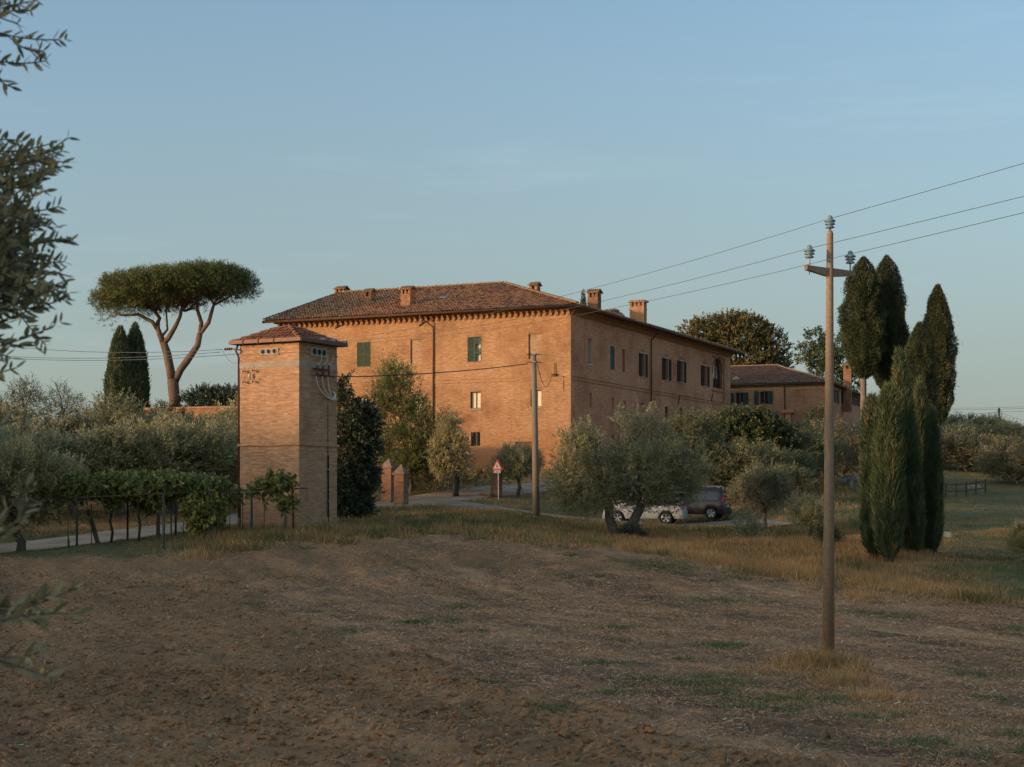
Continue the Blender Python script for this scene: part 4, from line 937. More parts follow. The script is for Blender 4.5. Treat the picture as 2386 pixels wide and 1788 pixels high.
# roof
OT = .20
def TPt(u, v, z): return CT * np.array([1, 1, 0]) + TF.d * u + TS.d * v + np.array([0, 0, z])
ze = ZT + .12; apx = at(667, 757, CT[1] + (UT * math.sin(TT) + VT * math.cos(TT)) / 2)
ap = TPt(UT / 2, VT / 2, apx[2])
e = [TPt(-OT, -OT, ze), TPt(UT + OT, -OT, ze), TPt(UT + OT, VT + OT, ze), TPt(-OT, VT + OT, ze)]
mb = MB(); mb.add(e + [ap], [(0, 1, 4), (1, 2, 4), (2, 3, 4), (3, 0, 4), (3, 2, 1, 0)]); troof = mb.build('roof', M['tile_tower'], tower)
for i in range(4):
    O = e[i]; axv = e[(i + 1) % 4] - e[i]; L = np.linalg.norm(axv); axv = axv / L
    mid = (e[i] + e[(i + 1) % 4]) / 2; up = ap - mid; S_ = np.linalg.norm(up); up = up / S_; nn = unit(np.cross(axv, up)); nn = nn if nn[2] > 0 else -nn
    tile_field('roof_tiles', O, axv, up, nn, [(0, 0), (L, 0), (L / 2, S_)], M['tile_tower'], troof, colw=.21, rowl=.32, rng=np.random.default_rng(i), r=.085, flatt=.45)
    ridge_tiles(e[i], ap, troof, M['ridge_tower'], .4, .12, -.035)
for i in range(4):
    p, q = e[i], e[(i + 1) % 4]; mb = MB(); dd = unit(q - p); nn = unit(np.cross(dd, (0, 0, 1)))
    if np.dot(nn, (p + q) / 2 - ap) < 0: nn = -nn
    mb.obox(p + np.array([0, 0, -.1]) - dd * .1, dd * (np.linalg.norm(q - p) + .2), nn * .13, np.array([0, 0, .14])); mb.build('gutter', M['towergutter'], tower)
mb = MB(); mb.obox(TPt(-OT, -OT, ze - .09), TF.d * (UT + 2 * OT), TS.d * (VT + 2 * OT), np.array([0, 0, .06])); mb.build('soffit', M['cement'], tower)
for px in (578, 613.5, 649.5):
    u0 = TF.px(px, 800)[0]; mb = MB(); TF.box(mb, u0 - .02, u0 + .02, ze - .16, ze + .06, OT + .11, OT + .15); mb.build('gutter_hook', M['rust'], tower)
mb = MB(); mb.tube([TPt(UT + OT - .1, -OT + .2, ze - .1), TPt(UT + OT - .15, -.2, ze - .35), TPt(UT + .1, 0.05, ze - .6), TPt(UT + .1, .05, ZG + .3)], .045, 8); mb.build('downpipe', M['towergutter'], tower, smooth=True)
# glass insulators under the right eave
TINS = []
for px, py in ((741.5, 794), (766, 797), (790, 801)):
    u0, z0 = TS.px(px, py); w = OT + .18; p = TS.P(u0, z0, w * .6); k = (px - CX) / F
    ins = MB(); ins.lathe(p, [(.02, -.16), (.13, -.13), (.05, -.08), (.13, -.05), (.05, 0), (.12, .03), (.05, .08), (.05, .16)], 12, unit(TS.n * .8 + np.array([0, 0, .25]))); ins.build('insulator', M['insul'], tower, smooth=True)
    mb = MB(); mb.tube([TS.P(u0, z0 - .05, 0), p], .02, 6); mb.build('insulator_pin', M['iron'], tower); TINS.append(p + TS.n * .15)
# cable head on the right face
u0, z0 = TS.px(742, 862); u1, z1 = TS.px(772, 877)
mb = MB(); ua = TS.px(725, 862)[0]; ub = TS.px(760, 865)[0]; za = TS.px(740, 861)[1]; mb.tube([TS.P(ua, za, .12), TS.P(ub, za, .12)], .035, 6); mb.build('upper_crossbar', M['rust'], tower)
ua = TS.px(729, 877)[0]; ub = TS.px(773, 877)[0]; zb2 = TS.px(750, 876)[1]; mb = MB(); mb.tube([TS.P(ua, zb2, .15), TS.P(ub, zb2, .15)], .03, 6); mb.build('lower_crossbar', M['iron'], tower)
ue, zeh = TS.px(771, 925)
for i, px in enumerate((731, 745, 758)):
    uu = TS.px(px, 870)[0]; zt_ = TS.px(px, 852)[1]; zb3 = TS.px(px, 877)[1]
    mb = MB(); mb.lathe(TS.P(uu, zb3, .18), [(.02, 0)] + [(.05 if j % 2 else .03, (j + 1) * (zt_ - zb3) / 8) for j in range(8)], 8); mb.build('red_insulator', M['redins'], tower)
    mb = MB(); zc3 = TS.px(px, 842)[1]; mb.tube([TS.P(uu, zt_, .18), TS.P(uu + .15, zt_ + .12, .2), TS.P(uu + .25, zc3 + .05, .2), TS.P(uu + .35, zc3 + .25, .15)], .012, 5); mb.build('jumper_wire', M['palecable'], tower)
    pts = []
    for q in np.linspace(0, 1, 12):
        a = uu + (ue - .1 + .08 * i - uu) * q ** 1.9; z = zb3 + (zeh - .12 - zb3) * (1 - (1 - q) ** 1.35); pts.append(TS.P(a, z, .12))
    pts += [TS.P(ue + .05 + .05 * i, zeh - .05, .12), TS.P(ue + .12 + .03 * i, zeh + .12, .1), TS.P(ue + .05, zeh + .22, .06)]
    mb = MB(); mb.tube(pts, .026, 6); mb.build('cable', M['palecable'], tower, smooth=True)
uq = TS.px(763, 1000)[0]; zq0 = TS.px(763, 940)[1]; zq1 = TS.px(763, 1062)[1]
mb = MB(); mb.tube([TS.P(uq, zq0, .03), TS.P(uq, zq1, .03)], .014, 6); mb.build('conduit', M['pipe'], tower)
mb = MB(); mb.tube([TS.P(uq, zq1, .045), TS.P(uq, ZG + .5, .045)], .032, 8); mb.build('protective_pipe', M['blackplastic'], tower)
for py in (1094, 1167):
    zz = TS.px(763, py)[1]; mb = MB(); TS.box(mb, uq - .05, uq + .05, zz - .02, zz + .02, .0, .09); mb.build('pipe_clip', M['steel'], tower)
for px, py in ((571, 866), (593, 864), (571, 890.5), (593, 889.5)):
    uu, zz = TF.px(px, py); mb = MB(); mb.tube([TF.P(uu, zz, 0), TF.P(uu - .1, zz - .02, .25)], .018, 6); mb.tube([TF.P(uu - .14, zz + .05, .2), TF.P(uu - .14, zz + .18, .2)], .012, 5); mb.build('bracket', M['iron'], tower)
    mb = MB(); mb.lathe(TF.P(uu - .02, zz + .0, .2), [(.01, -.06), (.045, -.04), (.03, 0), (.045, .04), (.01, .07)], 10); mb.build('porcelain_insulator', M['signwhite'], tower, smooth=True)
uu, zz = TF.px(587, 876); mb = MB(); mb.lathe(TF.P(uu, zz, .15), [(.01, -.12), (.05, -.07), (.055, .03), (.02, .1)], 10); mb.build('porcelain_insulator', M['signwhite'], tower, smooth=True)
# bracket where the left-hand wires arrive
uu = UT + .02; zz = TF.px(559, 812)[1]
wl = TPt(UT + .55, .2, zz + .02)
mb = MB(); mb.tube([TPt(UT, .2, zz - .25), TPt(UT + .12, .2, zz - .05), wl], .03, 6); mb.build('wire_bracket', M['rust'], tower)
for j in range(4):
    mb = MB(); c_ = wl + TF.d * (.05 + .1 * j); mb.lathe(c_, [(.02, -.05), (.055, -.02), (.055, .02), (.02, .05)], 8, TF.d); mb.build('insulator_disc', M['redins'], tower)
WLEFT = wl + TF.d * .5

# ------------------------------------------------------------------ garden wall at the left
GWa = at(340, 945, 117); GWb = at(575, 941, 114); dg = unit((GWb - GWa) * np.array([1, 1, 0])); GW = Fr(GWa, dg, (dg[1], -dg[0])); Lg = np.linalg.norm((GWb - GWa)[:2])
ztg = at(500, 947, 115)[2]
gw = empty('garden_wall', (GWa[0], GWa[1], g1(GWa[0], GWa[1]) - .2), 'warm brick garden wall below the umbrella pine', 'wall')
mb = MB(); GW.box(mb, 0, Lg + 3, 1.0, ztg - .16, -.35, 0); mb.build('wall', M['brick_wall'], gw)
mb = MB(); GW.box(mb, -.05, Lg + 3, ztg - .159, ztg, -.42, .07); mb.build('coping', M['cornice'], gw)
# ------------------------------------------------------------------ foliage helpers
def rdir(rng, n):
    v = rng.normal(size=(n, 3)); return unit(v)

def leaf_arrays(rng, pos, d, L, W, fold=0.0):
    n = len(pos); d = unit(d); side = unit(np.cross(d, rdir(rng, n)))
    L = np.broadcast_to(np.asarray(L, float), (n,)) * rng.uniform(.7, 1.25, n); W = np.broadcast_to(np.asarray(W, float), (n,)) * rng.uniform(.75, 1.2, n)
    mid = pos + d * (L * .45)[:, None]
    v = np.stack([pos, mid + side * (W / 2)[:, None], pos + d * L[:, None], mid - side * (W / 2)[:, None]], 1)
    return v

def leaves_mesh(name, v, rnd, mat, tri=False):
    n = len(v)
    if tri: return mesh_np(name, v[:, :3].reshape(-1, 3), np.arange(n * 3).reshape(n, 3), mat, {'rnd': np.repeat(rnd, 3)})
    f = np.arange(n * 4).reshape(n, 4)
    return mesh_np(name, v.reshape(-1, 3), f, mat, {'rnd': np.repeat(rnd, 4)})

def shoot_crown(rng, lobes, n, slen, per, L, W, up=.5, out=1.0, wild=.45, shell=.55, spread=.8, clumps=0, csize=.16):
    lobes = [(np.asarray(c, float), np.asarray(r, float)) for c, r in lobes]
    wts = np.array([(r[0] * r[1] * r[2]) ** (2 / 3) for c, r in lobes]); wts /= wts.sum()
    li = rng.choice(len(lobes), n, p=wts); C = np.array([l[0] for l in lobes])[li]; R = np.array([l[1] for l in lobes])[li]
    d = rdir(rng, n); rad = shell + (1 - shell) * rng.random(n) ** .6
    p = C + d * R * rad[:, None]
    sr = np.clip(rng.normal(.45, .22, n), 0, 1)
    if clumps:
        ci = rng.integers(0, min(clumps, n), n); p = p[ci] + rng.normal(0, csize, (n, 3)); d = unit(d[ci] + .5 * rdir(rng, n)); sr = np.clip(.55 * sr[ci] + .45 * sr, 0, 1)
    sd = unit(d * out + np.array([0, 0, up]) + wild * rdir(rng, n))
    sl = slen * rng.uniform(.5, 1.35, n)
    t = (np.arange(per) + .5) / per
    P = p[:, None] + sd[:, None] * (sl[:, None] * t[None])[..., None]
    ld = unit(sd[:, None] * (1 - .4 * spread) + spread * rdir(rng, n * per).reshape(n, per, 3))
    rnd = np.clip(np.repeat(sr, per) + rng.normal(0, .13, n * per), 0, 1)
    return leaf_arrays(rng, P.reshape(-1, 3), ld.reshape(-1, 3), L, W), rnd

def limbs(mb, rng, base, fork, targets, r0, r1=.03, n=8, kink=.12, fr=.55):
    """trunk from base to fork, a limb to every target"""
    base = np.asarray(base, float); fork = np.asarray(fork, float)
    m = 5; path = [base + (fork - base) * i / (m - 1) + (rng.normal(0, kink * .5, 3) * np.array([1, 1, .2]) if 0 < i < m - 1 else 0) for i in range(m)]
    mb.tube(path, np.linspace(r0 * 1.35, r0 * .85, m), n, jit=.25, rng=rng)
    for t in targets:
        t = np.asarray(t, float); k = 5; mid = (fork + t) / 2 + np.array([0, 0, .12]) * np.linalg.norm(t - fork)
        pp = []
        for i in range(k):
            q = i / (k - 1); b = (1 - q) ** 2 * fork + 2 * q * (1 - q) * mid + q * q * t
            pp.append(b + (rng.normal(0, kink * .4, 3) if 0 < i < k - 1 else 0))
        mb.tube(pp, np.linspace(r0 * fr, r1, k), max(5, n - 2), jit=.2, rng=rng)

def tree(name, loc, label, cat, group, lobes, leafm, bark, n, slen, per, L, W, trunk_r=.12, fork=None, seed=0, bases=None, rot=0, **kw):
    """lobes in coordinates local to the foot of the tree"""
    rng = np.random.default_rng(seed); root = empty(name, tuple(loc), label, cat, group, rz=rot)
    v, rnd = shoot_crown(rng, lobes, n, slen, per, L, W, **kw)
    o = link('crown', leaves_mesh('crown', v, rnd, M[leafm]), root); o['kind'] = 'stuff'
    mb = MB(); 
    for b, f in (bases or [((0, 0, -.15), fork if fork is not None else (0, 0, lobes[0][0][2] - lobes[0][1][2] * .75))]):
        tg = [np.asarray(c) + np.array([0, 0, -.2 * r[2]]) for c, r in lobes]
        if bases: tg = [t for t in tg if abs(t[0] - f[0]) < 2.6]
        limbs(mb, rng, b, f, tg, trunk_r)
    link('trunk', mb.mesh('trunk', M[bark], (0, 0, 0), True), root)
    return root

def px_lobes(loc, items, depth=1.0):
    """crown lobes read off the photograph: (column, row, half width, half height[, distance offset]) at the tree's own distance"""
    loc = np.asarray(loc, float); out = []
    for it in items:
        px, py, hw, hh = it[:4]; dy = it[4] if len(it) > 4 else 0.0; Y = loc[1] + dy
        c = at(px, py, Y) - loc; out.append((c, (hw / F * Y, depth * hw / F * Y, hh / F * Y)))
    return out

def foot(px, Y, dz=0.0):
    x = (px - CX) / F * Y; return np.array([x, Y, g1(x, Y) + dz])

# ------------------------------------------------------------------ olive trees: five grown shapes, every tree its own object
OV_ME = []
for s in range(6):
    rng = np.random.default_rng(100 + s); nl = rng.integers(5, 8); lob = [((0, 0, 2.35), (1.2, 1.2, 1.0))]
    for i in range(nl):
        a = 2 * math.pi * (i + rng.random() * .6) / nl; q = rng.uniform(.75, 1.25)
        lob.append(((q * math.cos(a), q * math.sin(a), rng.uniform(1.6, 2.9)), (rng.uniform(.65, 1.0), rng.uniform(.65, 1.0), rng.uniform(.6, 1.0))))
    v, rnd = shoot_crown(rng, lob, 2400, .50, 12, .135, .039, up=.7, wild=.4, shell=.42, spread=.62, clumps=300, csize=.13)
    mb = MB(); f = (rng.normal(0, .1), rng.normal(0, .1), .95)
    limbs(mb, rng, (0, 0, -.25), f, [np.asarray(c) for c, r in lob], .14, .03)
    OV_ME.append((leaves_mesh('olive_crown', v, rnd, M['olive']), mb.mesh('olive_trunk', M['bark_olive'], (0, 0, 0), True)))
def olive(px, Y, top, label, group, wide=1.0, seed=0, pale=False, base_dz=0.0, dark=False):
    """top: photograph row of the crown's top"""
    p = foot(px, Y, base_dz); h = (HY - top) / F * Y - p[2]; s = h / 3.55
    rs_ = random.Random(seed * 7 + 1); me = OV_ME[seed % 6]
    root = empty('olive_tree', tuple(p), label, 'olive tree', group, (s * wide, s * wide, s), rs_.uniform(0, 6.28))
    o = link('crown', me[0], root); o['kind'] = 'stuff'; link('trunk', me[1], root)
    if pale or dark: o.material_slots[0].link = 'OBJECT'; o.material_slots[0].material = M['olive_shaded' if dark else 'olive_pale']
    return root
ORD = ['first', 'second', 'third', 'fourth', 'fifth', 'sixth', 'seventh', 'eighth', 'ninth', 'tenth', 'eleventh']
GL = 'olive grove beside the track'
row = [(-70, 74, 985, 1.25), (55, 76, 1000, 1.25), (175, 77, 1010, 1.2), (290, 78, 1000, 1.2), (395, 79, 985, 1.2), (490, 81, 1000, 1.15), (560, 84, 985, 1.1)]
for i, (px, Y, tp, w) in enumerate(row): olive(px, Y, tp, f'grey-green olive in the front grove row behind the vine arbour, {ORD[i]} from the left', GL, w, i + 1)
row = [(-40, 92, 955, 1.3), (85, 93, 962, 1.3), (205, 94, 965, 1.3), (320, 95, 957, 1.3), (430, 97, 972, 1.2), (540, 99, 960, 1.2)]
for i, (px, Y, tp, w) in enumerate(row): olive(px, Y, tp, f'sunlit olive crown in the back grove row before the garden wall, {ORD[i]} from the left', GL, w, i + 9, pale=(i % 2 == 0))
olive(60, 59.5, 1040, 'broad dark olive tree overhanging the left end of the vine arbour', None, 1.05, 4)
olive(-70, 58.5, 1010, 'olive tree cut by the left edge of the photo beside the track', None, 1.1, 2)
GR = 'olive trees on the right-hand slope'
spec = [(1676, 98, 1052, 1.3, 'dark olive directly behind the parked van', 0, 0), (1715, 97, 1035, 1.35, 'olive below the broad leafy tree and right of the parked van', 5, 0),
        (1784, 81, 1088, .9, 'small pale olive with upright shoots just right of the parked van', 1, 1), (1838, 92, 1085, 1.25, 'low dark olive left of the tall power pole, behind the small shrub', 1, 0), (1795, 101, 1040, 1.4, 'rounded olive under the right side of the broad leafy tree', 2, 0),
        (1872, 108, 1012, 1.35, 'olive with a bare dark trunk left of the tall power pole', 4, 0), (1965, 116, 1003, 1.4, 'olive between the tall power pole and the dense cypresses', 0, 1),
        (1870, 134, 985, 1.2, 'far olive below the annex, left of the power pole', 3, 1), (1960, 136, 988, 1.2, 'far olive below the annex, right of the power pole', 5, 1), (2040, 132, 985, 1.2, 'far olive at the foot of the tall bare-trunked cypress', 1, 1),
        (1890, 73, 1160, 1.0, 'low dark olive shrub left of the tall power pole foot', 2, 0),
        (2190, 134, 1008, 1.35, 'sunlit olive partly hidden by the dense cypresses, behind the wooden fence', 1, 1), (2262, 135, 1006, 1.4, 'sunlit olive behind the middle of the wooden fence', 2, 1), (2372, 122, 1038, 1.4, 'yellowish olive at the right edge beyond the wooden fence', 0, 1),
        (2395, 57, 1215, 1.0, 'grey olive cut by the right edge on the green slope', 3, 0), (1205, 98, 1035, .85, 'small silvery olive behind the triangular road sign', 5, 0)]
for px, Y, tp, w, lb, sd, pl in spec: olive(px, Y, tp, lb, GR if px > 1300 else None, w, sd, bool(pl), -.7 if Y > 94 and px > 1300 else 0, px in (1676, 1715, 1795, 1872, 1838))
row = [(2130, 160, 968), (2215, 161, 970), (2300, 162, 975), (2390, 160, 990), (2460, 158, 1000)]
for i, (px, Y, tp) in enumerate(row): olive(px, Y, tp, f'dark olive in the ridge row against the sky on the right, {ORD[i]} from the cypresses', 'olive row on the right-hand ridge', 1.5, i + 2, i % 2 == 1, -1.0)
row = [(2230, 147, 992), (2318, 146, 994), (2400, 144, 1000)]
for i, (px, Y, tp) in enumerate(row): olive(px, Y, tp, f'olive in the middle row of the right slope, {ORD[i]} from the cypresses', GR, 1.5, i + 4, i == 1, -.8)

# the two-stemmed olive in front of the cars
hp = foot(1440, 73)
lob = px_lobes(hp, [(1345, 1065, 48, 55), (1320, 1120, 38, 50), (1385, 1110, 50, 55, -.6), (1395, 1055, 36, 30, .5), (1470, 1040, 40, 36, .6), (1480, 1095, 62, 55, -.5), (1545, 1080, 55, 50, .3), (1530, 1140, 45, 35, -.4), (1335, 1165, 28, 28), (1308, 1140, 22, 40), (1360, 1182, 34, 20, -.3), (1400, 1150, 26, 34, -.5), (1435, 1172, 26, 13, -.5), (1492, 1177, 28, 12, -.6), (1540, 1176, 32, 13, -.4), (1588, 1178, 20, 14), (1465, 1138, 34, 26, -.2), (1500, 1145, 40, 26), (1555, 1150, 42, 26, .2), (1592, 1120, 38, 42, .3), (1600, 1155, 28, 30, .2), (1625, 1085, 30, 36, .6), (1455, 985, 22, 24), (1500, 992, 20, 26, .3), (1372, 1012, 22, 26), (1335, 1030, 18, 24), (1540, 1022, 24, 30, .2)], .95)
f1 = at(1408, 1150, 73.1) - hp; f2 = at(1500, 1165, 72.8) - hp
tree('olive_tree', hp, 'large two-stemmed olive on the dry bank in front of the parked cars', 'olive tree', None, lob, 'olive', 'bark_olive', 5800, .46, 13, .125, .036, .21, None, 51,
     bases=[((-.1, 0, -.3), f1), (tuple(at(1463, 1240, 72.8) - hp), f2)], up=.45, wild=.5, shell=.3, spread=.65, clumps=800, csize=.16)
hp = foot(1615, 96)
tree('olive_tree', hp, 'tall dense olive rising behind the parked cars', 'olive tree', GR, px_lobes(hp, [(1600, 1010, 42, 42), (1635, 1025, 42, 45), (1575, 1045, 40, 40), (1610, 1075, 60, 45), (1660, 1070, 40, 42), (1560, 1095, 42, 40), (1625, 1120, 60, 36), (1590, 985, 24, 24), (1640, 990, 24, 22)], .9), 'olive_shaded', 'bark_olive', 3800, .5, 12, .14, .04, .2, None, 53, up=.6, wild=.45, shell=.35, spread=.65, clumps=480, csize=.17)
# shrub at its foot
bp = foot(1468, 71); tree('shrub', bp, 'small dark shrub at the foot of the two-stemmed olive', 'shrub', None, [((.1, 0, .22), (.5, .4, .34)), ((-.2, .1, .15), (.35, .35, .25))], 'laurel', 'bark_dark', 300, .3, 10, .1, .04, .03, (0, 0, .2), 52)

# ------------------------------------------------------------------ broadleaf trees
lp = foot(835, 70)
tree('evergreen_bush', lp, 'tall dark evergreen bush growing against the right side of the electricity tower', 'bush', None,
     px_lobes(lp, [(828, 1130, 40, 70), (815, 1060, 36, 70), (852, 1045, 34, 55), (808, 960, 26, 50), (838, 985, 32, 45), (797, 910, 13, 26), (826, 1180, 34, 32), (800, 1140, 25, 60), (850, 1095, 22, 45), (858, 985, 20, 35), (800, 1190, 30, 40)], 1.3), 'laurel', 'bark_dark', 4300, .34, 11, .135, .062, .12, None, 61, up=.5, shell=.3, clumps=700, csize=.14)
wp = foot(955, 98)
tree('loose_tree', wp, 'loose yellow-green tree between the dark evergreen bush and the farmhouse wall', 'tree', None,
     px_lobes(wp, [(920, 1030, 40, 60), (965, 1010, 45, 60), (905, 930, 40, 50), (940, 945, 35, 50), (910, 875, 30, 32), (885, 960, 22, 55), (1000, 1030, 30, 55), (985, 960, 24, 40), (940, 1085, 50, 30), (930, 895, 26, 40), (890, 1060, 25, 45), (1015, 1045, 28, 48), (1025, 990, 16, 34), (960, 1080, 55, 28)], 1.0), 'willow', 'bark_olive', 3900, .62, 12, .15, .045, .10, (0.1, 0, 1.2), 62, up=.8, wild=.4, shell=.1, clumps=420, csize=.24)
sp_ = foot(1062, 96)
tree('olive_shrub', sp_, 'rounded grey-green shrub tree with a short dark trunk before the farmhouse', 'tree', None,
     px_lobes(sp_, [(1055, 1050, 34, 48), (1040, 1080, 30, 35), (1050, 1000, 24, 32), (1075, 1065, 22, 40), (1025, 1060, 22, 45)], 1.0), 'olive', 'bark_dark', 2600, .36, 14, .11, .04, .16, None, 63, up=.5, shell=.3, clumps=260, csize=.15)
fp = foot(1750, 106)
tree('broadleaf_tree', fp, 'broad dark green leafy tree in front of the annex', 'tree', None,
     px_lobes(fp, [(1750, 1022, 72, 46), (1690, 1024, 52, 42), (1805, 1030, 46, 42), (1722, 985, 48, 30), (1768, 992, 46, 28), (1655, 1042, 34, 36), (1835, 1055, 26, 26), (1740, 1060, 76, 33)], 1.0), 'fig', 'bark_dark', 3300, .5, 12, .20, .12, .15, None, 64, up=.35, shell=.5, spread=1.0)
op = foot(1720, 195)
tree('round_tree', op, 'big round dark tree rising behind the far end of the farmhouse', 'tree', None,
     px_lobes(op, [(1720, 830, 90, 70), (1660, 800, 60, 45), (1730, 775, 60, 38), (1790, 820, 48, 55), (1670, 770, 50, 32), (1620, 790, 42, 38), (1770, 880, 62, 60), (1815, 855, 24, 40), (1700, 900, 90, 60), (1705, 755, 45, 22), (1745, 780, 50, 35)], .9), 'oak', 'bark_dark', 4600, .8, 12, .29, .16, .4, None, 65, up=.45, shell=.62)
wn_ = foot(1915, 188)
tree('airy_tree', wn_, 'small airy tree showing over the annex roof beside the power pole', 'tree', None,
     px_lobes(wn_, [(1915, 830, 40, 35), (1880, 825, 28, 22), (1945, 810, 26, 26), (1900, 790, 26, 20), (1955, 850, 34, 34), (1985, 890, 24, 24), (1930, 870, 40, 30)], 1.0), 'fig', 'bark_dark', 900, .8, 12, .28, .15, .15, None, 66, up=.2, shell=.3, spread=1.0)
# thin trees at the far left
for i, (px, items, lb, n, sd) in enumerate(((62, [(60, 935, 34, 38), (25, 950, 28, 30), (90, 945, 26, 36), (72, 905, 18, 18), (45, 915, 20, 25), (5, 960, 30, 28)], 'thin-leaved tree over the grove at the far left edge', 900, 71),
                                    (150, [(150, 945, 34, 30), (138, 915, 20, 18), (180, 955, 28, 26), (205, 975, 22, 18), (125, 960, 20, 26)], 'thin-leaved tree over the grove, left of the cypress pair', 620, 72))):
    p = foot(px, 118); tree('hedge_tree', p, lb, 'tree', 'thin trees behind the grove', px_lobes(p, items), 'sparse', 'bark_dark', n, .65, 9, .12, .05, .08, None, sd, up=.6, shell=.1, wild=.6)
p = foot(490, 126); tree('hedge_bush', p, 'dark leafy bush showing over the garden wall right of the pine', 'bush', None, px_lobes(p, [(440, 945, 30, 22), (480, 932, 40, 24), (530, 930, 40, 24), (560, 940, 30, 22), (505, 925, 30, 14)]), 'laurel', 'bark_dark', 1300, .5, 12, .16, .08, .1, (0, 0, 2), 73, up=.3)
for i, (px, py, hw, hh, lb) in enumerate(((380, 965, 20, 22, 'leafy climber over the left end of the garden wall'), (425, 985, 13, 25, 'thin climber hanging on the garden wall below the pine'), (535, 985, 20, 24, 'grey-green bush against the garden wall beside the tower'))):
    p = foot(px, 112); tree('climber', p, lb, 'shrub', None, px_lobes(p, [(px, py, hw, hh), (px - 4, py + 30, hw * .8, 30)]), 'ivy' if i < 2 else 'olive', 'bark_dark', 320, .45, 10, .12, .06, .03, None, 74 + i)
p = foot(1765 + 95, 128); tree('wall_shrub', p, 'dark shrub at the brick annex wall left of the power pole', 'shrub', None, px_lobes(p, [(1905, 985, 22, 34), (1918, 1000, 18, 25), (1895, 1010, 20, 20)]), 'fig', 'bark_dark', 420, .45, 10, .16, .09, .05, None, 79)
# undergrowth before the house and near the gate
for i, (px, Y, items, m, n, lb) in enumerate(((1190, 106, [(1170, 1090, 20, 14), (1140, 1105, 26, 12)], 'grass_green', 200, 'low green weeds at the farmhouse foot left of the small olive'),
        (905, 101, [(885, 1135, 30, 26), (940, 1130, 34, 24)], 'sparse', 480, 'tangled undergrowth behind the brick gate pillars'), (960, 100, [(935, 1090, 42, 34), (985, 1080, 42, 38), (1020, 1092, 34, 30), (905, 1085, 28, 40), (960, 1112, 60, 16)], 'ivy', 1700, 'dark leafy bush filling the foot of the yellow-green tree'), (1010, 98, [(1000, 1120, 46, 22), (1060, 1122, 36, 16), (1100, 1118, 30, 12)], 'sparse', 520, 'scrubby undergrowth along the verge above the track'),
        (1330, 104, [(1310, 1120, 30, 16), (1350, 1130, 30, 14)], 'olive', 300, 'low bushes beside the track right of the round concrete pole'),
        (1650, 100, [(1640, 1120, 60, 30), (1700, 1130, 50, 26), (1570, 1125, 50, 30)], 'olive', 700, 'dark scrub behind the parked van'),
        (1945, 66, [(1938, 1270, 16, 26), (1925, 1250, 14, 20)], 'ivy', 260, 'small dark bush right of the tall power pole on the bank'),
        (1740, 74, [(1735, 1225, 26, 26), (1760, 1240, 20, 18)], 'olive', 300, 'low sprawling olive suckers below the small pale olive'))):
    p = foot(px, Y); tree('undergrowth', p, lb, 'shrub', None, px_lobes(p, items), m, 'bark_dark', n, .4, 10, .11, .035, .02, (0, 0, .15), 81 + i, up=.7, shell=.2)

# ------------------------------------------------------------------ stone pine
pp = foot(405, 130); Yp = 130.0
def pw(px, py, dy=0.0): return at(px, py, Yp + dy)
pine = empty('stone_pine', tuple(pp), 'umbrella pine with a forked bare trunk and flat crown', 'pine tree')
rng = np.random.default_rng(7); mb = MB()
def br(pts, r0, r1, n=8):
    P = [pw(*p) if len(p) == 2 else pw(p[0], p[1], p[2]) for p in pts]; mb.tube(P, np.linspace(r0, r1, len(P)), n, jit=.15, rng=rng)
mb.tube([pp + np.array([0, 0, -.3]), pw(408, 960), pw(408, 942), pw(405, 905), pw(402, 884)], [.75, .62, .47, .46, .44], 10, jit=.15, rng=rng)
br([(402, 886), (396, 858), (389, 823), (380, 798)], .38, .30); br([(408, 888), (421, 862), (436, 841), (452, 818), (461, 805), (466, 777)], .32, .24)
br([(381, 800), (373, 782), (367, 765), (368, 752, .3), (372, 742, .6), (358, 722, .5), (345, 704)], .26, .10); br([(367, 768), (355, 750), (322, 733, -.6), (285, 735, -1.0), (250, 725, -1.2)], .2, .05)
br([(381, 800), (393, 788), (408, 762), (420, 737), (426, 707), (443, 686, .5)], .25, .09); br([(426, 712), (414, 692, -1)], .14, .06); br([(424, 722), (445, 700, 1.2), (462, 690, 2)], .14, .05)
br([(466, 779), (469, 752), (460, 722), (458, 699), (470, 680, .5)], .2, .07); br([(466, 778), (486, 752), (495, 722), (499, 706), (515, 690, .8)], .2, .07); br([(499, 710), (487, 690, -.8)], .1, .05); br([(497, 712), (540, 690, 1)], .1, .04)
br([(377, 785), (390, 768, 1), (388, 735, 1.5), (386, 705, 1.8)], .12, .05); br([(345, 708), (320, 690, -.5)], .1, .04); br([(355, 720), (375, 690, 1)], .1, .04)
for a in range(26):
    q = rng.uniform(0, 2 * math.pi); r = rng.uniform(2.5, 6.2); c = pw(400, 705); e_ = c + np.array([r * math.cos(q), r * math.sin(q), 1.0 + rng.uniform(-.6, .8)]); s_ = c + np.array([1.5 * math.cos(q), 1.5 * math.sin(q), -.6])
    mb.tube([s_, (s_ + e_) / 2 + np.array([0, 0, -.1]), e_], [.07, .05, .025], 5)
link('trunk', mb.mesh('trunk', M['bark_pine'], worldloc(pine), True), pine)
cl = []
ccx, rx, ry = 408.0, 6.35, 6.0; cc = pw(ccx, 700)
top_px = np.array([(200, 715), (215, 690), (235, 668), (250, 648), (285, 632), (320, 622), (360, 614), (400, 610), (440, 606), (500, 603), (545, 607), (575, 622), (598, 640), (608, 662), (613, 680)])
bot_px = np.array([(200, 722), (215, 742), (250, 735), (300, 738), (340, 745), (380, 728), (430, 732), (460, 712), (500, 712), (560, 708), (600, 700), (613, 690)])
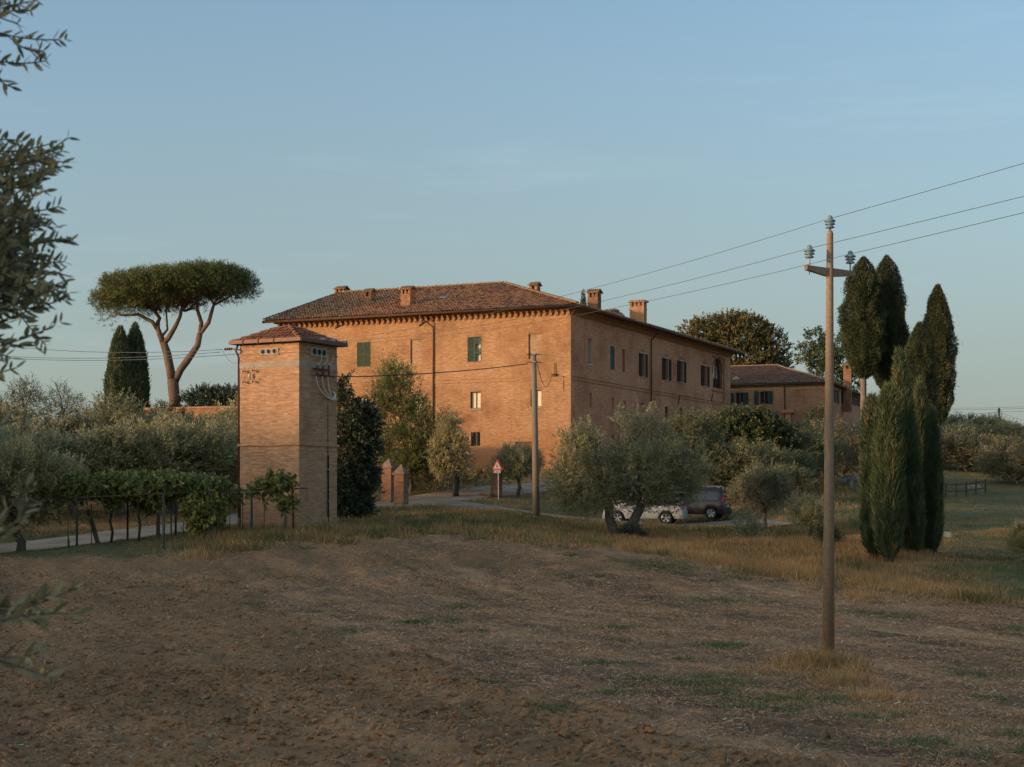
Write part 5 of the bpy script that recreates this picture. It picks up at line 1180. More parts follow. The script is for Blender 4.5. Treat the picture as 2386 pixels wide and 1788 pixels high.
for i in range(700):
    q = rng.uniform(0, 2 * math.pi); r = math.sqrt(rng.random())
    x = rx * r * math.cos(q); y = ry * r * math.sin(q); px_ = ccx + x / Yp * F
    zt_ = (HY - np.interp(px_, top_px[:, 0], top_px[:, 1])) / F * Yp; zb_ = (HY - np.interp(px_, bot_px[:, 0], bot_px[:, 1])) / F * Yp
    dome = max(0.0, 1 - (y / ry) ** 2) ** .5; mid = zb_ + .35 * (zt_ - zb_)
    zt2 = mid + (zt_ - mid) * (.35 + .65 * dome) - .95; zb2_ = mid - (mid - zb_) * dome + .3
    f = 1 - (rng.random() ** 2.0) * .95
    cl.append((cc * np.array([1, 1, 0]) + np.array([x, y, zb2_ + (zt2 - zb2_) * f]), (rng.uniform(.5, .85),) * 2 + (rng.uniform(.4, .6),)))
for px_, py_ in ((240, 752), (252, 765), (262, 745), (225, 738), (300, 742), (330, 748)): cl.append((pw(px_, py_, rng.uniform(-2, 0)), (.35, .35, .25)))
v, rnd = shoot_crown(rng, [(c - worldloc(pine), r) for c, r in cl], 21000, .30, 7, .24, .075, up=.8, wild=.5, shell=.3, spread=.7)
o = link('crown', leaves_mesh('crown', v, rnd, M['pine'], True), pine); o['kind'] = 'stuff'

# ------------------------------------------------------------------ cypresses
def cypress(px, Y, top, base_row, hw, label, group, seed, mat='cypress', n=15000, bare=0.0, prof=None, spray=(.24, .055), old=False, lean=0.0, dx=0.0, bole=.16):
    """base_row: photograph row of the foot (None: the ground)"""
    p = foot(px, Y) if base_row is None else at(px, base_row, Y); H = (HY - top) / F * Y - p[2]; R = hw / F * Y
    if base_row is not None: p[2] = min(p[2], p[2])
    rng = np.random.default_rng(seed); root = empty('cypress', tuple(p), label, 'cypress', group)
    prof = prof or [(0, .55), (.06, .8), (.2, .98), (.4, 1.0), (.6, .86), (.78, .62), (.9, .36), (.97, .14), (1, .02)]
    hh = np.array([q[0] for q in prof]); rr_ = np.array([q[1] for q in prof]); z0 = bare * H
    t = rng.random(n * 3); keep = rng.random(n * 3) < np.interp(t, hh, rr_) + .12; t = t[keep][:n]; n2 = len(t)
    a = rng.uniform(0, 2 * math.pi, n2); z = z0 + t * (H - z0)
    ribs = .76 + .42 * fbm(a * 2.2 + 7 * seed, t * (1.8 if not old else 7.0) + 3, 3, seed) + (.16 * (vnoise(a * 5, t * 22, seed + 3) - .5) if not old else .34 * (vnoise(a * 4.5, t * 17, seed + 3) - .5) + .42 * (vnoise(a * 2.2, t * 7.5, seed + 5) - .5))
    r = R * np.interp(t, hh, rr_) * ribs * (1 - .28 * rng.random(n2) ** 2) * np.where(rng.random(n2) < .05, 1 + .22 * rng.random(n2), 1)
    pos = np.stack([r * np.cos(a) + lean * z, r * np.sin(a), z], 1)
    od = np.stack([np.cos(a), np.sin(a), np.zeros(n2)], 1)
    if old: d = unit(od * .9 + np.array([0, 0, .5]) + .9 * rdir(rng, n2))
    else: d = unit(od * rng.choice([.3, .45, .9], n2, p=[.45, .4, .15])[:, None] + np.array([0, 0, 1.0]) + .34 * rdir(rng, n2))
    v = leaf_arrays(rng, pos, d, spray[0], spray[1] * 1.9); sr = np.clip(.45 + 1.1 * (fbm(a * 3, t * 12, 3, seed + 9) - .5) + rng.normal(0, .10, n2), 0, 1)
    dead = fbm(a * 2.3 + seed, t * 6.0, 3, seed + 21); sr = np.where((dead > .68) & (rng.random(n2) < .6), .97, sr)
    m = 12; k = 14; core = []; fc = []  # opaque dark inner mass added to stop light passing through the crown
    for i in range(k):
        tt = i / (k - 1)
        for j in range(m):
            aa = 2 * math.pi * j / m; q = R * np.interp(tt, hh, rr_) * .72; zz = z0 + tt * (H - z0) * .985; core.append((q * math.cos(aa) + lean * zz, q * math.sin(aa), zz))
    fc = [(i * m + j, i * m + (j + 1) % m, (i + 1) * m + (j + 1) % m, (i + 1) * m + j) for i in range(k - 1) for j in range(m)]
    fc = np.array(fc); V = np.vstack([np.array(core), v[:, :3].reshape(-1, 3)]); Fc = np.vstack([fc[:, :3], fc[:, [0, 2, 3]], np.arange(len(v) * 3).reshape(-1, 3) + len(core)])
    o = link('crown', mesh_np('crown', V, Fc, M[mat], {'rnd': np.concatenate([np.full(len(core), .1), np.repeat(sr, 3)])}), root); o['kind'] = 'stuff'
    mb = MB(); mb.tube([(0, 0, -.4), (.02, 0, z0 * .5 + .1), (lean * z0, 0, z0 + .3), (lean * z0, 0, z0 + H * .3)], [bole * 1.2, bole, bole * .9, bole * .5], 8, jit=.15, rng=rng)
    if bare > .05:
        for i in range(5):
            q = i * 1.25; mb.tube([(lean * z0, 0, z0 * .82), (lean * z0 + .12 * math.cos(q), .12 * math.sin(q), z0 + .2), (lean * z0 + .4 * math.cos(q), .4 * math.sin(q), z0 + 1.2)], [bole * .5, bole * .4, .04], 5)
    link('trunk', mb.mesh('trunk', M['bark_cyp'] if bare > .05 else M['bark_dark'], (0, 0, 0), True), root); return root
cy = 'dense young cypresses on the bank'
PS = [(0, .30), (.04, .62), (.12, .90), (.28, 1.0), (.5, .92), (.7, .70), (.85, .42), (.94, .2), (1, .01)]
P1 = [(0, .35), (.05, .72), (.16, .95), (.4, 1.0), (.62, .95), (.82, .78), (.92, .55), (.98, .2), (1, .03)]
for i, (px, Y, top, base, hw, n, ln, lb) in enumerate(((2036, 57.2, 930, 1296, 25, 20000, -.012, 'front left spire of the dense cypress clump, round-topped'), (2070, 56.4, 905, 1302, 28, 24000, 0, 'broad front cypress of the dense clump, nearest the field'), (2098, 59.5, 872, 1290, 24, 20000, -.02, 'middle cypress of the dense clump with a feathery tip'),
        (2126, 58.6, 822, 1292, 29, 26000, -.07, 'tallest spire of the dense cypress clump, leaning left'), (2150, 61.5, 890, 1284, 25, 18000, -.02, 'dark spire right of the tallest one in the dense clump'), (2173, 60, 962, 1286, 19, 13000, 0, 'narrow rightmost spire of the dense cypress clump'))):
    cypress(px, Y, top, base, hw, lb, cy, 31 + i, n=n, prof=P1 if i < 2 else PS, spray=(.30, .032), lean=ln)
co = 'tall old cypresses on the rise'
PO = [(0, .12), (.05, .45), (.16, .82), (.35, 1.0), (.58, .92), (.78, .68), (.91, .38), (.97, .16), (1, .02)]
cypress(2012, 96, 600, 1105, 50, 'tall old cypress with a long bare pale trunk', co, 11, 'cypress_old', 46000, .44, PO, (.15, .042), True, bole=.20)
cypress(2066, 98, 597, 1105, 46, 'tall old cypress joined to the bare-trunked one, on its right', co, 12, 'cypress_old', 44000, .38, PO, (.15, .042), True, bole=.18)
cypress(2092, 100, 735, 1100, 24, 'short slim cypress tucked against the right of the two tall old ones', co, 13, 'cypress_old', 14000, .3, PO, (.15, .042), True)
cypress(2185, 97, 664, 1105, 38, 'tall old cypress standing alone furthest right', co, 14, 'cypress_old', 40000, .26, PO, (.15, .042), True, bole=.18)
cypress(2142, 93, 752, 1110, 40, 'mid-height brownish old cypress left of the lone right one', co, 15, 'cypress_old', 36000, .2, PO, (.15, .042), True)
cl_ = 'cypress pair left of the pine'
PL = [(0, .6), (.1, .85), (.3, 1.0), (.55, .92), (.75, .72), (.9, .42), (.97, .15), (1, .02)]
cypress(280, 125, 764, 1070, 33, 'left cypress of the pair beside the umbrella pine', cl_, 21, n=20000, prof=PL, spray=(.32, .08))
cypress(315, 126, 757, 1070, 32, 'right cypress of the pair beside the umbrella pine', cl_, 22, n=20000, prof=PL, spray=(.32, .08))
cypress(1359, 170, 678, 1040, 14, 'cypress tip showing behind the farmhouse roof beside a chimney', None, 23, n=5000, prof=PL, spray=(.35, .1))
# ------------------------------------------------------------------ tall power pole
Yq = 32.0; q0 = at(1930, 1545, Yq)
pole = empty('power_pole', tuple(q0), 'tall tapered concrete power pole with a cross-arm and three glass insulators, standing in the field', 'pole')
mb = MB(); b0 = at(1930, 1560, Yq); t0 = at(1934, 545, Yq)
mb.tube([b0, b0 + (t0 - b0) * .5, t0, t0 + np.array([0, 0, .04]), t0 + np.array([0, 0, .07])], [.128, .098, .066, .055, .03], 16); mb.build('shaft', M['concrete_pole'], pole, smooth=True)
xa = at(1934, 630, Yq); aL = at(1866, 629, Yq - .25) ; aR = at(2000, 640, Yq + .35); da = unit((aR - aL) * np.array([1, 1, 0])); na = np.array([da[1], -da[0], 0])
mb = MB(); wdt = .11
L2 = np.linalg.norm((aR - aL)[:2]); zt_ = at(1934, 626, Yq)[2]
prof = [(-.59, .03), (-.1, -.0), (.1, -.0), (.59, -.03), (.59, -.12), (.1, -.16), (-.1, -.16), (-.59, -.06)]
mb.prism([xa * np.array([1, 1, 0]) + da * a + na * (wdt / 2) + np.array([0, 0, zt_ + z]) for a, z in prof], -na * wdt); mb.build('crossarm', M['concrete_pole'], pole)
WP = []
def pin_insulator(p, par, pinlen, pmat):
    m_ = MB(); m_.tube([p, p + np.array([0, 0, pinlen])], .016, 8); m_.build('insulator_pin', M[pmat], par, smooth=True)
    c = p + np.array([0, 0, pinlen - .02]); s = .95
    m_ = MB(); m_.lathe(c, [(.03, 0), (.075 * s, -.01), (.10 * s, 0.0), (.085 * s, .022), (.035, .055), (.10 * s, .06), (.115 * s, .068), (.09 * s, .095), (.04, .115), (.11 * s, .12), (.125 * s, .13), (.09 * s, .165), (.055, .175), (.055, .195), (.048, .23), (.02, .25), (.001, .252)], 20)
    m_.build('insulator', M['insul'], par, smooth=True); WP.append(c + np.array([0, 0, .185]))
pin_insulator(t0 + np.array([0, 0, .06]), pole, .08, 'rust')
pin_insulator(xa * np.array([1, 1, 0]) + da * -.50 + np.array([0, 0, zt_ + .02]), pole, .19, 'steelpaint')
pin_insulator(xa * np.array([1, 1, 0]) + da * .50 + np.array([0, 0, zt_ - .03]), pole, .19, 'steelpaint')
for s in (-.50, .50):
    c = xa * np.array([1, 1, 0]) + da * s + np.array([0, 0, zt_ - (.10 if s < 0 else .19)]); mb = MB(); mb.lathe(c, [(.02, .04), (.02, 0), (.008, 0), (.008, -.05), (.001, -.05)], 8); mb.build('bolt', M['iron'], pole)
# small dark plate on the arm of the pole
def wire(name, a, b, sag, r, mat, label, group=None, n=28):
    a = np.asarray(a, float); b = np.asarray(b, float); t = np.linspace(0, 1, n)
    P = a + (b - a) * t[:, None]; P[:, 2] -= sag * 4 * t * (1 - t)
    m_ = MB(); m_.tube(P, r, 5); o = link(name, m_.mesh(name, M[mat], a, True), None, tuple(a)); return tag(o, label, 'wire', group)
names = ['top', 'middle', 'bottom']
far_r = [at(2386, 375, 27.2), at(2386, 452, 27.0), at(2386, 490, 27.6)]
for i in range(3):
    a = WP[i]; b = a + (far_r[i] - a) * 3.4
    wire('power_line', a, b, .05, .006, 'wire', f'{names[i]} wire leaving the tall pole to the upper right edge', 'power lines of the tall pole')
    wire('power_line', a, TINS[i], .38, .0055, 'wire', f'{names[i]} wire from the tall pole across the farmhouse roof to the tower', 'power lines of the tall pole')

# ------------------------------------------------------------------ round pole by the path
Yr = 80.0; r0 = at(1250, 1206, Yr); rt = at(1243.5, 824, Yr)
rp = empty('round_pole', tuple(r0), 'stout round concrete pole standing before the farmhouse corner', 'pole')
mb = MB(); mb.tube([r0 + np.array([0, 0, -.4]), (r0 + rt) / 2, rt], [.185, .155, .128], 16); mb.build('shaft', M['pole_round'], rp, smooth=True)
for py in (826, 844):
    c = at(1243.5, py, Yr); mb = MB(); mb.lathe(c, [(.135, -.04), (.15, -.04), (.15, .04), (.135, .04)], 14); mb.build('clamp_band', M['rust'], rp)
    for s, ln in ((-1, .2), (1, .26)):
        mb = MB(); mb.tube([c + np.array([s * .14, -.05, 0]), c + np.array([s * (.14 + ln), -.1, -.03])], .022, 6); mb.build('hook', M['iron'], rp)
    mb = MB(); mb.box(c + np.array([0, -.17, 0]), (.2, .05, .05)); mb.build('clamp_bolt', M['steelpaint'], rp)
ca = at(1229, 848, Yr - .1); ub, zb4 = TS.px(786, 879)
wire('service_cable', ca, TS.P(VT + .05, zb4, .08), .12, .022, 'cable', 'thick black cable from the round pole to the electricity tower', None)
uh, zh = FF.px(1289, 872); he = FF.P(uh, zh, .25)
wire('service_cable', at(1252, 850, Yr), he, 1.05, .016, 'cable', 'slack cable looping from the round pole to the farmhouse wall', None)

# ------------------------------------------------------------------ distant pole and lines on the right
Yd = 175.0; d0 = at(2329, 1010, Yd); dt = at(2328, 951, Yd)
dp = empty('far_pole', tuple(d0), 'thin far utility pole on the right ridge', 'pole')
mb = MB(); mb.tube([at(2329, 1040, Yd), dt], [.13, .1], 8); mb.build('shaft', M['wood_dark'], dp, smooth=True)
mb = MB(); mb.box(dt + np.array([0, 0, -.25]), (.3, .12, .1)); mb.build('bracket', M['iron'], dp)
wire('far_line', at(2150, 934, 190), at(2500, 960, 172), .0, .012, 'wire', 'far line sloping behind the cypresses towards the ridge pole') if False else None
wire('far_line', at(2060, 962, 178), at(2328, 960, Yd), .35, .014, 'wire', 'far wire reaching the ridge pole from the left', 'far wires on the right')
wire('far_line', at(2328, 960, Yd), at(2560, 945, 160), .15, .014, 'wire', 'far wire leaving the ridge pole to the right', 'far wires on the right')
wire('far_line', at(2328, 961, Yd), at(2560, 1030, 175), .1, .012, 'wire', 'stay wire falling from the ridge pole to the right', 'far wires on the right')
wire('far_line', at(2060, 944, 180), at(2560, 935, 150), .5, .014, 'wire', 'upper of the two parallel far wires above the right ridge', 'far wires on the right')
wire('far_line', at(2060, 947.5, 180), at(2560, 939, 150), .5, .014, 'wire', 'lower of the two parallel far wires above the right ridge', 'far wires on the right')
wire('far_line', at(2120, 928, 178), at(2328, 961, Yd), .7, .011, 'wire', 'thin far wire dipping from the cypresses to the ridge pole', 'far wires on the right')
# lines arriving at the tower from the left
wire('tower_line', WLEFT, at(-120, 788, 75), .35, .012, 'wire', 'top wire from the tower to the left edge', 'wires on the left')
wire('tower_line', WLEFT + np.array([-.1, .1, -.1]), at(-120, 820, 76), .28, .012, 'wire', 'middle wire from the tower to the left edge', 'wires on the left')
wl3 = TF.P(UT - .02, TF.px(560, 825)[1], .05)
wire('tower_line', wl3, at(-120, 824, 77), .30, .012, 'wire', 'lowest wire from the tower to the left edge', 'wires on the left')
wire('tower_line', WLEFT, TF.P(UT - .02, TF.px(559, 841)[1], .02), .28, .008, 'wire', 'short slack wire looping from the bracket to the tower wall', None)

# ------------------------------------------------------------------ gate pillars, road sign
M['pillar_cap'] = plain('weathered_cap', (0.24, 0.165, 0.115), 0.95, var=0.35, scale=4)
def pillar(px0, px1, top, base, Y, label, cap=True, grp=None):
    w = (px1 - px0) / F * Y / 1.28; p = at((px0 + px1) / 2, base, Y); p[2] = g1(p[0], p[1]) - .1; zt = (HY - top) / F * Y
    root = empty('gate_pillar', tuple(p), label, 'pillar', grp)
    d = np.array([-ct, st, 0]); n_ = np.array([-st, -ct, 0]); o = p - d * w / 2 - n_ * w / 2
    mb = MB(); mb.obox(o, d * w, n_ * w, np.array([0, 0, zt - p[2]])); mb.build('shaft', M['brick_pillar'], root)
    if cap:
        mb = MB(); e = .08; mb.obox(o - (d + n_) * e + np.array([0, 0, zt - p[2] + .002]), d * (w + 2 * e), n_ * (w + 2 * e), np.array([0, 0, .09]))
        mb.obox(o - (d + n_) * .04 + np.array([0, 0, zt - p[2] - .42]), d * (w + .08), n_ * (w + .08), np.array([0, 0, .06])); mb.build('cornice', M['brick_pillar'], root)
        c = p * np.array([1, 1, 0]) + np.array([0, 0, zt + .095]); q = [c + (d * s + n_ * t) * (w / 2 + .05) for s, t in ((-1, -1), (1, -1), (1, 1), (-1, 1))]
        mb = MB(); mb.add(q + [c + np.array([0, 0, .52])], [(0, 1, 4), (1, 2, 4), (2, 3, 4), (3, 0, 4), (3, 2, 1, 0)]); mb.build('pyramid_cap', M['pillar_cap'], root)
    return root
pillar(890, 922, 1092, 1178, 93.5, 'left and taller brick gate pillar with a pyramid cap beside the track')
pillar(919, 951, 1106, 1180, 91.5, 'right and nearer brick gate pillar with a pale pyramid cap beside the track')
gp = pillar(1144, 1170, 1103, 1158, 97, 'narrow capless brick gate pillar behind the triangular road sign', cap=False)
# triangular sign
Ys = 95.5; s0 = at(1161.5, 1157, Ys); s0[2] = g1(s0[0], s0[1]) - .1
sg = empty('road_sign', tuple(s0), 'red-bordered triangular warning sign with a white plate below on a thin post', 'road sign')
zt_ = at(1158, 1073, Ys)[2]; mb = MB(); mb.tube([s0, np.array([s0[0], s0[1], zt_])], .03, 8); mb.build('post', M['steelpaint'], sg)
c = at(1158.5, 1085, Ys - .06); ex = np.array([ct, -st * .4, 0]); ex = unit(ex); ey = np.array([ex[1], -ex[0], 0])
def tri(k, off, th, m, nm):
    mb = MB(); hw, hb, ht = .34 * k, -.22 * k, .40 * k; O = c + ey * off + np.array([0, 0, -.04])
    mb.prism([O + ex * (-hw) + np.array([0, 0, hb]), O + ex * hw + np.array([0, 0, hb]), O + np.array([0, 0, ht])], ey * th); return mb.build(nm, M[m], sg)
ey = ey if ey[1] < 0 else -ey
tri(1.0, 0, .015, 'signred', 'red_border'); tri(.66, .016, .004, 'signwhite', 'white_field')
mb = MB(); O = c + ey * .022
mb.obox(O + ex * -.04 + np.array([0, 0, -.12]), ex * .035, ey * .004, np.array([0, 0, .14])); mb.obox(O + ex * .02 + np.array([0, 0, -.13]), ex * .03, ey * .004, np.array([0, 0, .10])); mb.lathe(O + ex * -.02 + np.array([0, 0, .045]), [(.028, 0), (.028, .004), (.001, .004)], 8, ey); mb.build('pictogram', M['signblack'], sg)
cp_ = at(1158.5, 1099, Ys - .06); mb = MB(); mb.obox(cp_ - ex * .20 + np.array([0, 0, -.085]), ex * .40, ey * .015, np.array([0, 0, .17])); pl_ = mb.build('plate', M['signwhite'], sg)
for k, (zz, wd) in enumerate(((.025, .30), (-.035, .32))):
    mb = MB(); x = -wd / 2; rr_ = random.Random(k)
    while x < wd / 2:
        w_ = rr_.uniform(.012, .024); mb.obox(cp_ + ex * x + ey * .016 + np.array([0, 0, zz - .014]), ex * w_, ey * .003, np.array([0, 0, .028])); x += w_ + rr_.choice((.008, .008, .022))
    mb.build('lettering', M['signblack'], pl_)
# brick threshold and two iron stakes by the gate
p = at(1131, 1158, 96.5); p[2] = g1(p[0], p[1]); mb = MB(); mb.obox(p - FF.d * .35 + np.array([0, 0, -.1]), FF.d * .75, FS.d * .5, np.array([0, 0, .32])); o = mb.build('brick_block', M['brick_pillar'], None); tag(o, 'low brick block beside the narrow gate pillar', 'block')
p = at(1210, 1142, 99); p[2] = g1(p[0], p[1]); mb = MB(); mb.tube([p + np.array([-.05, 0, -.1]), p + np.array([0, 0, .85])], .028, 6); mb.tube([p + np.array([.3, 0, -.1]), p + np.array([0, 0, .8])], .024, 6)
o = mb.build('iron_stay', M['iron'], None); tag(o, 'braced iron stake beside the track left of the round pole', 'stake')
# ------------------------------------------------------------------ rail fence on the right
fa = at(2204, 1153, 108); fb = at(2296, 1146, 115); fpz = []
fence = empty('rail_fence', (fa[0], fa[1], g1(fa[0], fa[1])), 'low wooden post-and-rail fence on the right slope', 'fence')
for i in range(5):
    p = fa + (fb - fa) * i / 4; z = g1(p[0], p[1]); fpz.append((p, z)); mb = MB(); mb.tube([(p[0], p[1], z - .2), (p[0], p[1], z + .95)], .06, 8); mb.build('post', M['wood_dark'], fence)
for i in range(4):
    for h in (.82, .36):
        (a, za), (b, zb_) = fpz[i], fpz[i + 1]; mb = MB(); mb.tube([(a[0], a[1] - .05, za + h), (b[0], b[1] - .05, zb_ + h)], .04, 6); mb.build('rail', M['wood_dark'], fence)
# ------------------------------------------------------------------ rocks
def rock(px, py, Y, size, label, seed):
    p = at(px, py, Y); p[2] = g1(p[0], p[1]) + size[2] * .25; rng = np.random.default_rng(seed)
    n1_, n2_ = 10, 7; V = []
    for i in range(n2_):
        th_ = math.pi * i / (n2_ - 1)
        for j in range(n1_):
            a = 2 * math.pi * j / n1_; d_ = np.array([math.sin(th_) * math.cos(a), math.sin(th_) * math.sin(a), math.cos(th_)])
            k = (abs(d_[0]) ** 4 + abs(d_[1]) ** 4 + abs(d_[2]) ** 4) ** -.25 * (1 + rng.normal(0, .09)); V.append(d_ * np.array(size) * k / 2)
    fs = [(i * n1_ + j, (i + 1) * n1_ + j, (i + 1) * n1_ + (j + 1) % n1_, i * n1_ + (j + 1) % n1_) for i in range(n2_ - 1) for j in range(n1_)]
    mb = MB(); mb.add(V, fs); o = link('boulder', mb.mesh('boulder', M['rock'], (0, 0, 0)), None, tuple(p)); tag(o, label, 'boulder', 'boulders on the right slope')
rock(1995, 1128, 110, (1.1, .9, .95), 'large pale boulder left of the dense cypresses', 1); rock(1962, 1130, 111, (.75, .7, .65), 'smaller boulder nearest the tall pole', 2); rock(1981, 1138, 109, (.45, .45, .95), 'upright pale stone between the two boulders', 3)
rock(2210, 1256, 72, (.42, .3, .3), 'small pale stone on the slope right of the dense cypresses', 4); rock(2268, 1146, 118, (1.2, .4, .28), 'long pale kerb stone under the rail fence', 5)

# ------------------------------------------------------------------ cars
def carpaint(name, col, rough=.4, metal=.0):
    t = NT(name); return t.fin(t.bsdf(col, rough, None, .5, metal, **{'Coat Weight': .25, 'Coat Roughness': .15}))
M['whitepaint'] = carpaint('white_car_paint', (0.50, 0.475, 0.43)); M['darkpaint'] = carpaint('dark_brown_car_paint', (0.016, 0.0105, 0.010)); M['carglass'] = glassmat('car_glass', (0.025, 0.03, 0.034), .05)
M['rubber'] = plain('tyre', (0.02, 0.02, 0.02), .85); M['rim'] = plain('alloy_rim', (0.55, 0.54, 0.52), .35, .8, var=.05); M['cladding'] = plain('black_cladding', (0.03, 0.03, 0.032), .7)
M['taillight'] = plain('tail_light', (0.45, 0.02, 0.02), .2, var=.1); M['plate'] = plain('number_plate', (0.65, 0.66, 0.66), .4, var=.03)
def car(name, loc, head, L, Wd, roofline, belt, sill, wheels, wr, paint, label, van=False):
    """roofline: list of (x, z) of the body outline from the tail to the nose; x along the car, 0 at the tail"""
    root = empty(name, tuple(loc), label, 'car'); h = unit(np.array([head[0], head[1], 0])); n_ = np.array([-h[1], h[0], 0])   # n_: the car's left side, facing the camera when it heads left
    base = np.asarray(loc, float)
    def P(x, y, z): return base + h * x + n_ * y + np.array([0, 0, z])
    xs_ = np.linspace(0, L, 49); top = np.interp(xs_, [p[0] for p in roofline], [p[1] for p in roofline])
    bz = np.interp(xs_, [b[0] for b in belt], [b[1] for b in belt])
    plan = Wd / 2 * (1 - .10 * np.clip((.35 - xs_) / .35, 0, 1) ** 2 - .22 * np.clip((xs_ - L + .75) / .75, 0, 1) ** 2)
    rings = []
    for x, t, b, w in zip(xs_, top, bz, plan):
        low = sill
        for wx in wheels:
            d_ = abs(x - wx)
            if d_ < wr * 1.16: low = max(low, wr + math.sqrt((wr * 1.16) ** 2 - d_ * d_) - .01)
        b = max(min(b, t - .03), low + .05); zs_r = [low, low + .02, (low + b) * .5, b - .02, b, b + (t - b) * .5, t - .05, t]
        tw = w * (.78 if t - b > .25 else .93)
        ws_ = [w * .96, w, w * 1.01, w, w * .985, (w * .985 + tw) / 2 * 1.01, tw * 1.0, tw * .86]
        rings.append([P(x, -ww, zz) for ww, zz in zip(ws_, zs_r)] + [P(x, ww, zz) for ww, zz in zip(ws_[::-1], zs_r[::-1])])
    m = len(rings[0]); V = [p for r_ in rings for p in r_]
    fs = [(i * m + j, (i + 1) * m + j, (i + 1) * m + (j + 1) % m, i * m + (j + 1) % m) for i in range(len(rings) - 1) for j in range(m)] + [tuple(range(m)), tuple(range((len(rings) - 1) * m + m - 1, (len(rings) - 1) * m - 1, -1))]
    mb = MB(); mb.add(V, fs); mb.build('body', M[paint], root, smooth=True)
    def sidept(x, z, out=.006, s=1):
        t = np.interp(x, xs_, top); b = np.interp(x, xs_, bz); w = np.interp(x, xs_, plan); b = min(b, t - .03); tw = w * (.78 if t - b > .25 else .93)
        f = np.clip((z - b) / max(t - .05 - b, .05), 0, 1); return P(x, s * (w * .985 + (tw - w * .985) * f + .004 * math.sin(f * 3.14) * 4 + out), z)
    return root, P, sidept
def patch(sp, poly, mat, nm, parent, n=10, s=1):
    """a panel on the car's flank given as (x0, x1, lower z at both ends, upper z at both ends)"""
    x0, x1, l0, l1, u0, u1 = poly; mb = MB(); V = []; 
    for i in range(n + 1):
        q = i / n; x = x0 + (x1 - x0) * q
        for j in range(5):
            r_ = j / 4; V.append(sp(x, (l0 + (l1 - l0) * q) * (1 - r_) + (u0 + (u1 - u0) * q) * r_, .008, s))
    mb.add(V, [(i * 5 + j, (i + 1) * 5 + j, (i + 1) * 5 + j + 1, i * 5 + j + 1) for i in range(n) for j in range(4)]); return mb.build(nm, M[mat], parent, smooth=True)
def wheel(P, x, side, Wd, wr, root, spokes=5, dark=False):
    c = P(x, side * (Wd / 2 - .10), wr); ax = unit(P(0, side, 0) - P(0, 0, 0)); mb = MB()
    mb.lathe(c, [(wr * .62, -.1), (wr * .93, -.1), (wr, -.06), (wr, .06), (wr * .94, .1), (wr * .68, .105), (wr * .66, .07)], 28, ax); t = mb.build('tyre', M['rubber'], root, smooth=True); t.name = 'wheel'
    r_ = MB(); r_.lathe(c, [(wr * .69, .10), (wr * .64, .108), (wr * .60, .06), (wr * .58, -.05)], 28, ax); r_.lathe(c + ax * .085, [(.001, .015), (wr * .14, .015), (wr * .16, 0)], 14, ax)
    up_ = np.array([0, 0, 1.0]); rt_ = np.cross(up_, ax)
    for k in range(spokes):
        a = 2 * math.pi * k / spokes + .3
        for da_ in (-.16, .16):
            e1 = math.cos(a) * rt_ + math.sin(a) * up_; e2 = math.cos(a + da_) * rt_ + math.sin(a + da_) * up_; sd = np.cross(ax, e2)
            r_.prism([c + ax * .075 + e1 * wr * .1 - sd * .02, c + ax * .075 + e1 * wr * .1 + sd * .02, c + ax * .095 + e2 * wr * .62 + sd * .028, c + ax * .095 + e2 * wr * .62 - sd * .028], ax * .012)
    r_.build('rim', M['rim'], t)
    d_ = MB(); d_.lathe(c + ax * .03, [(wr * .62, 0), (.001, 0)], 24, ax); d_.build('brake_disc', M['cladding'], t)
hd = (-math.cos(math.radians(14)), math.sin(math.radians(14)))
# pale SUV
tailp = at(1598, 1222, 86.0); tailp[2] = g1(tailp[0], tailp[1]) + .06
rl_ = [(0, .62), (.04, .95), (.12, 1.08), (.55, 1.58), (.8, 1.65), (2.2, 1.68), (2.75, 1.62), (3.45, 1.13), (4.2, .98), (4.42, .78), (4.46, .5)]
suv, SP_, SD = car('parked_suv', tailp - np.array(hd + (0,)) * 0 , hd, 4.46, 1.8, rl_, [(0, .98), (4.46, .95)], .30, (.95, 3.6), .35, 'whitepaint', 'pale SUV parked behind the two-stemmed olive, mostly hidden by its branches')
for s in (1, -1):
    for x in (.95, 3.6): wheel(SP_, x, s, 1.8, .35, suv)
    patch(SD, (1.55, 2.35, 1.03, 1.03, 1.56, 1.57), 'carglass', 'side_window', suv, s=s); patch(SD, (2.40, 3.15, 1.03, 1.02, 1.56, 1.28), 'carglass', 'side_window', suv, s=s); patch(SD, (.75, 1.48, 1.08, 1.03, 1.48, 1.55), 'carglass', 'side_window', suv, s=s)
    patch(SD, (1.42, 3.12, .30, .30, .46, .46), 'cladding', 'sill_cladding', suv, s=s); patch(SD, (0.03, .5, .34, .30, .52, .50), 'cladding', 'bumper_cladding', suv, s=s)
    patch(SD, (2.2, 2.38, .86, .86, .89, .89), 'cladding', 'door_handle', suv, s=s)
    for wx in (.95, 3.6):
        a_ = MB(); pr = None
        for k in range(13):
            q = math.pi * k / 12; ri, ro = .35 * 1.15, .35 * 1.34; A1 = SD(wx + ri * math.cos(q), .35 + ri * math.sin(q), .012, s); B1 = SD(wx + ro * math.cos(q), .35 + ro * math.sin(q), .014, s)
            if pr is not None: a_.quad(pr[0], pr[1], B1, A1)
            pr = (A1, B1)
        a_.build('wheel_arch', M['cladding'], suv)
for s in (-1, 1): mb = MB(); mb.tube([SP_(.8, s * .62, 1.66), SP_(.9, s * .62, 1.72), SP_(2.1, s * .62, 1.74), SP_(2.2, s * .62, 1.68)], .02, 6); mb.build('roof_rail', M['steel'], suv)
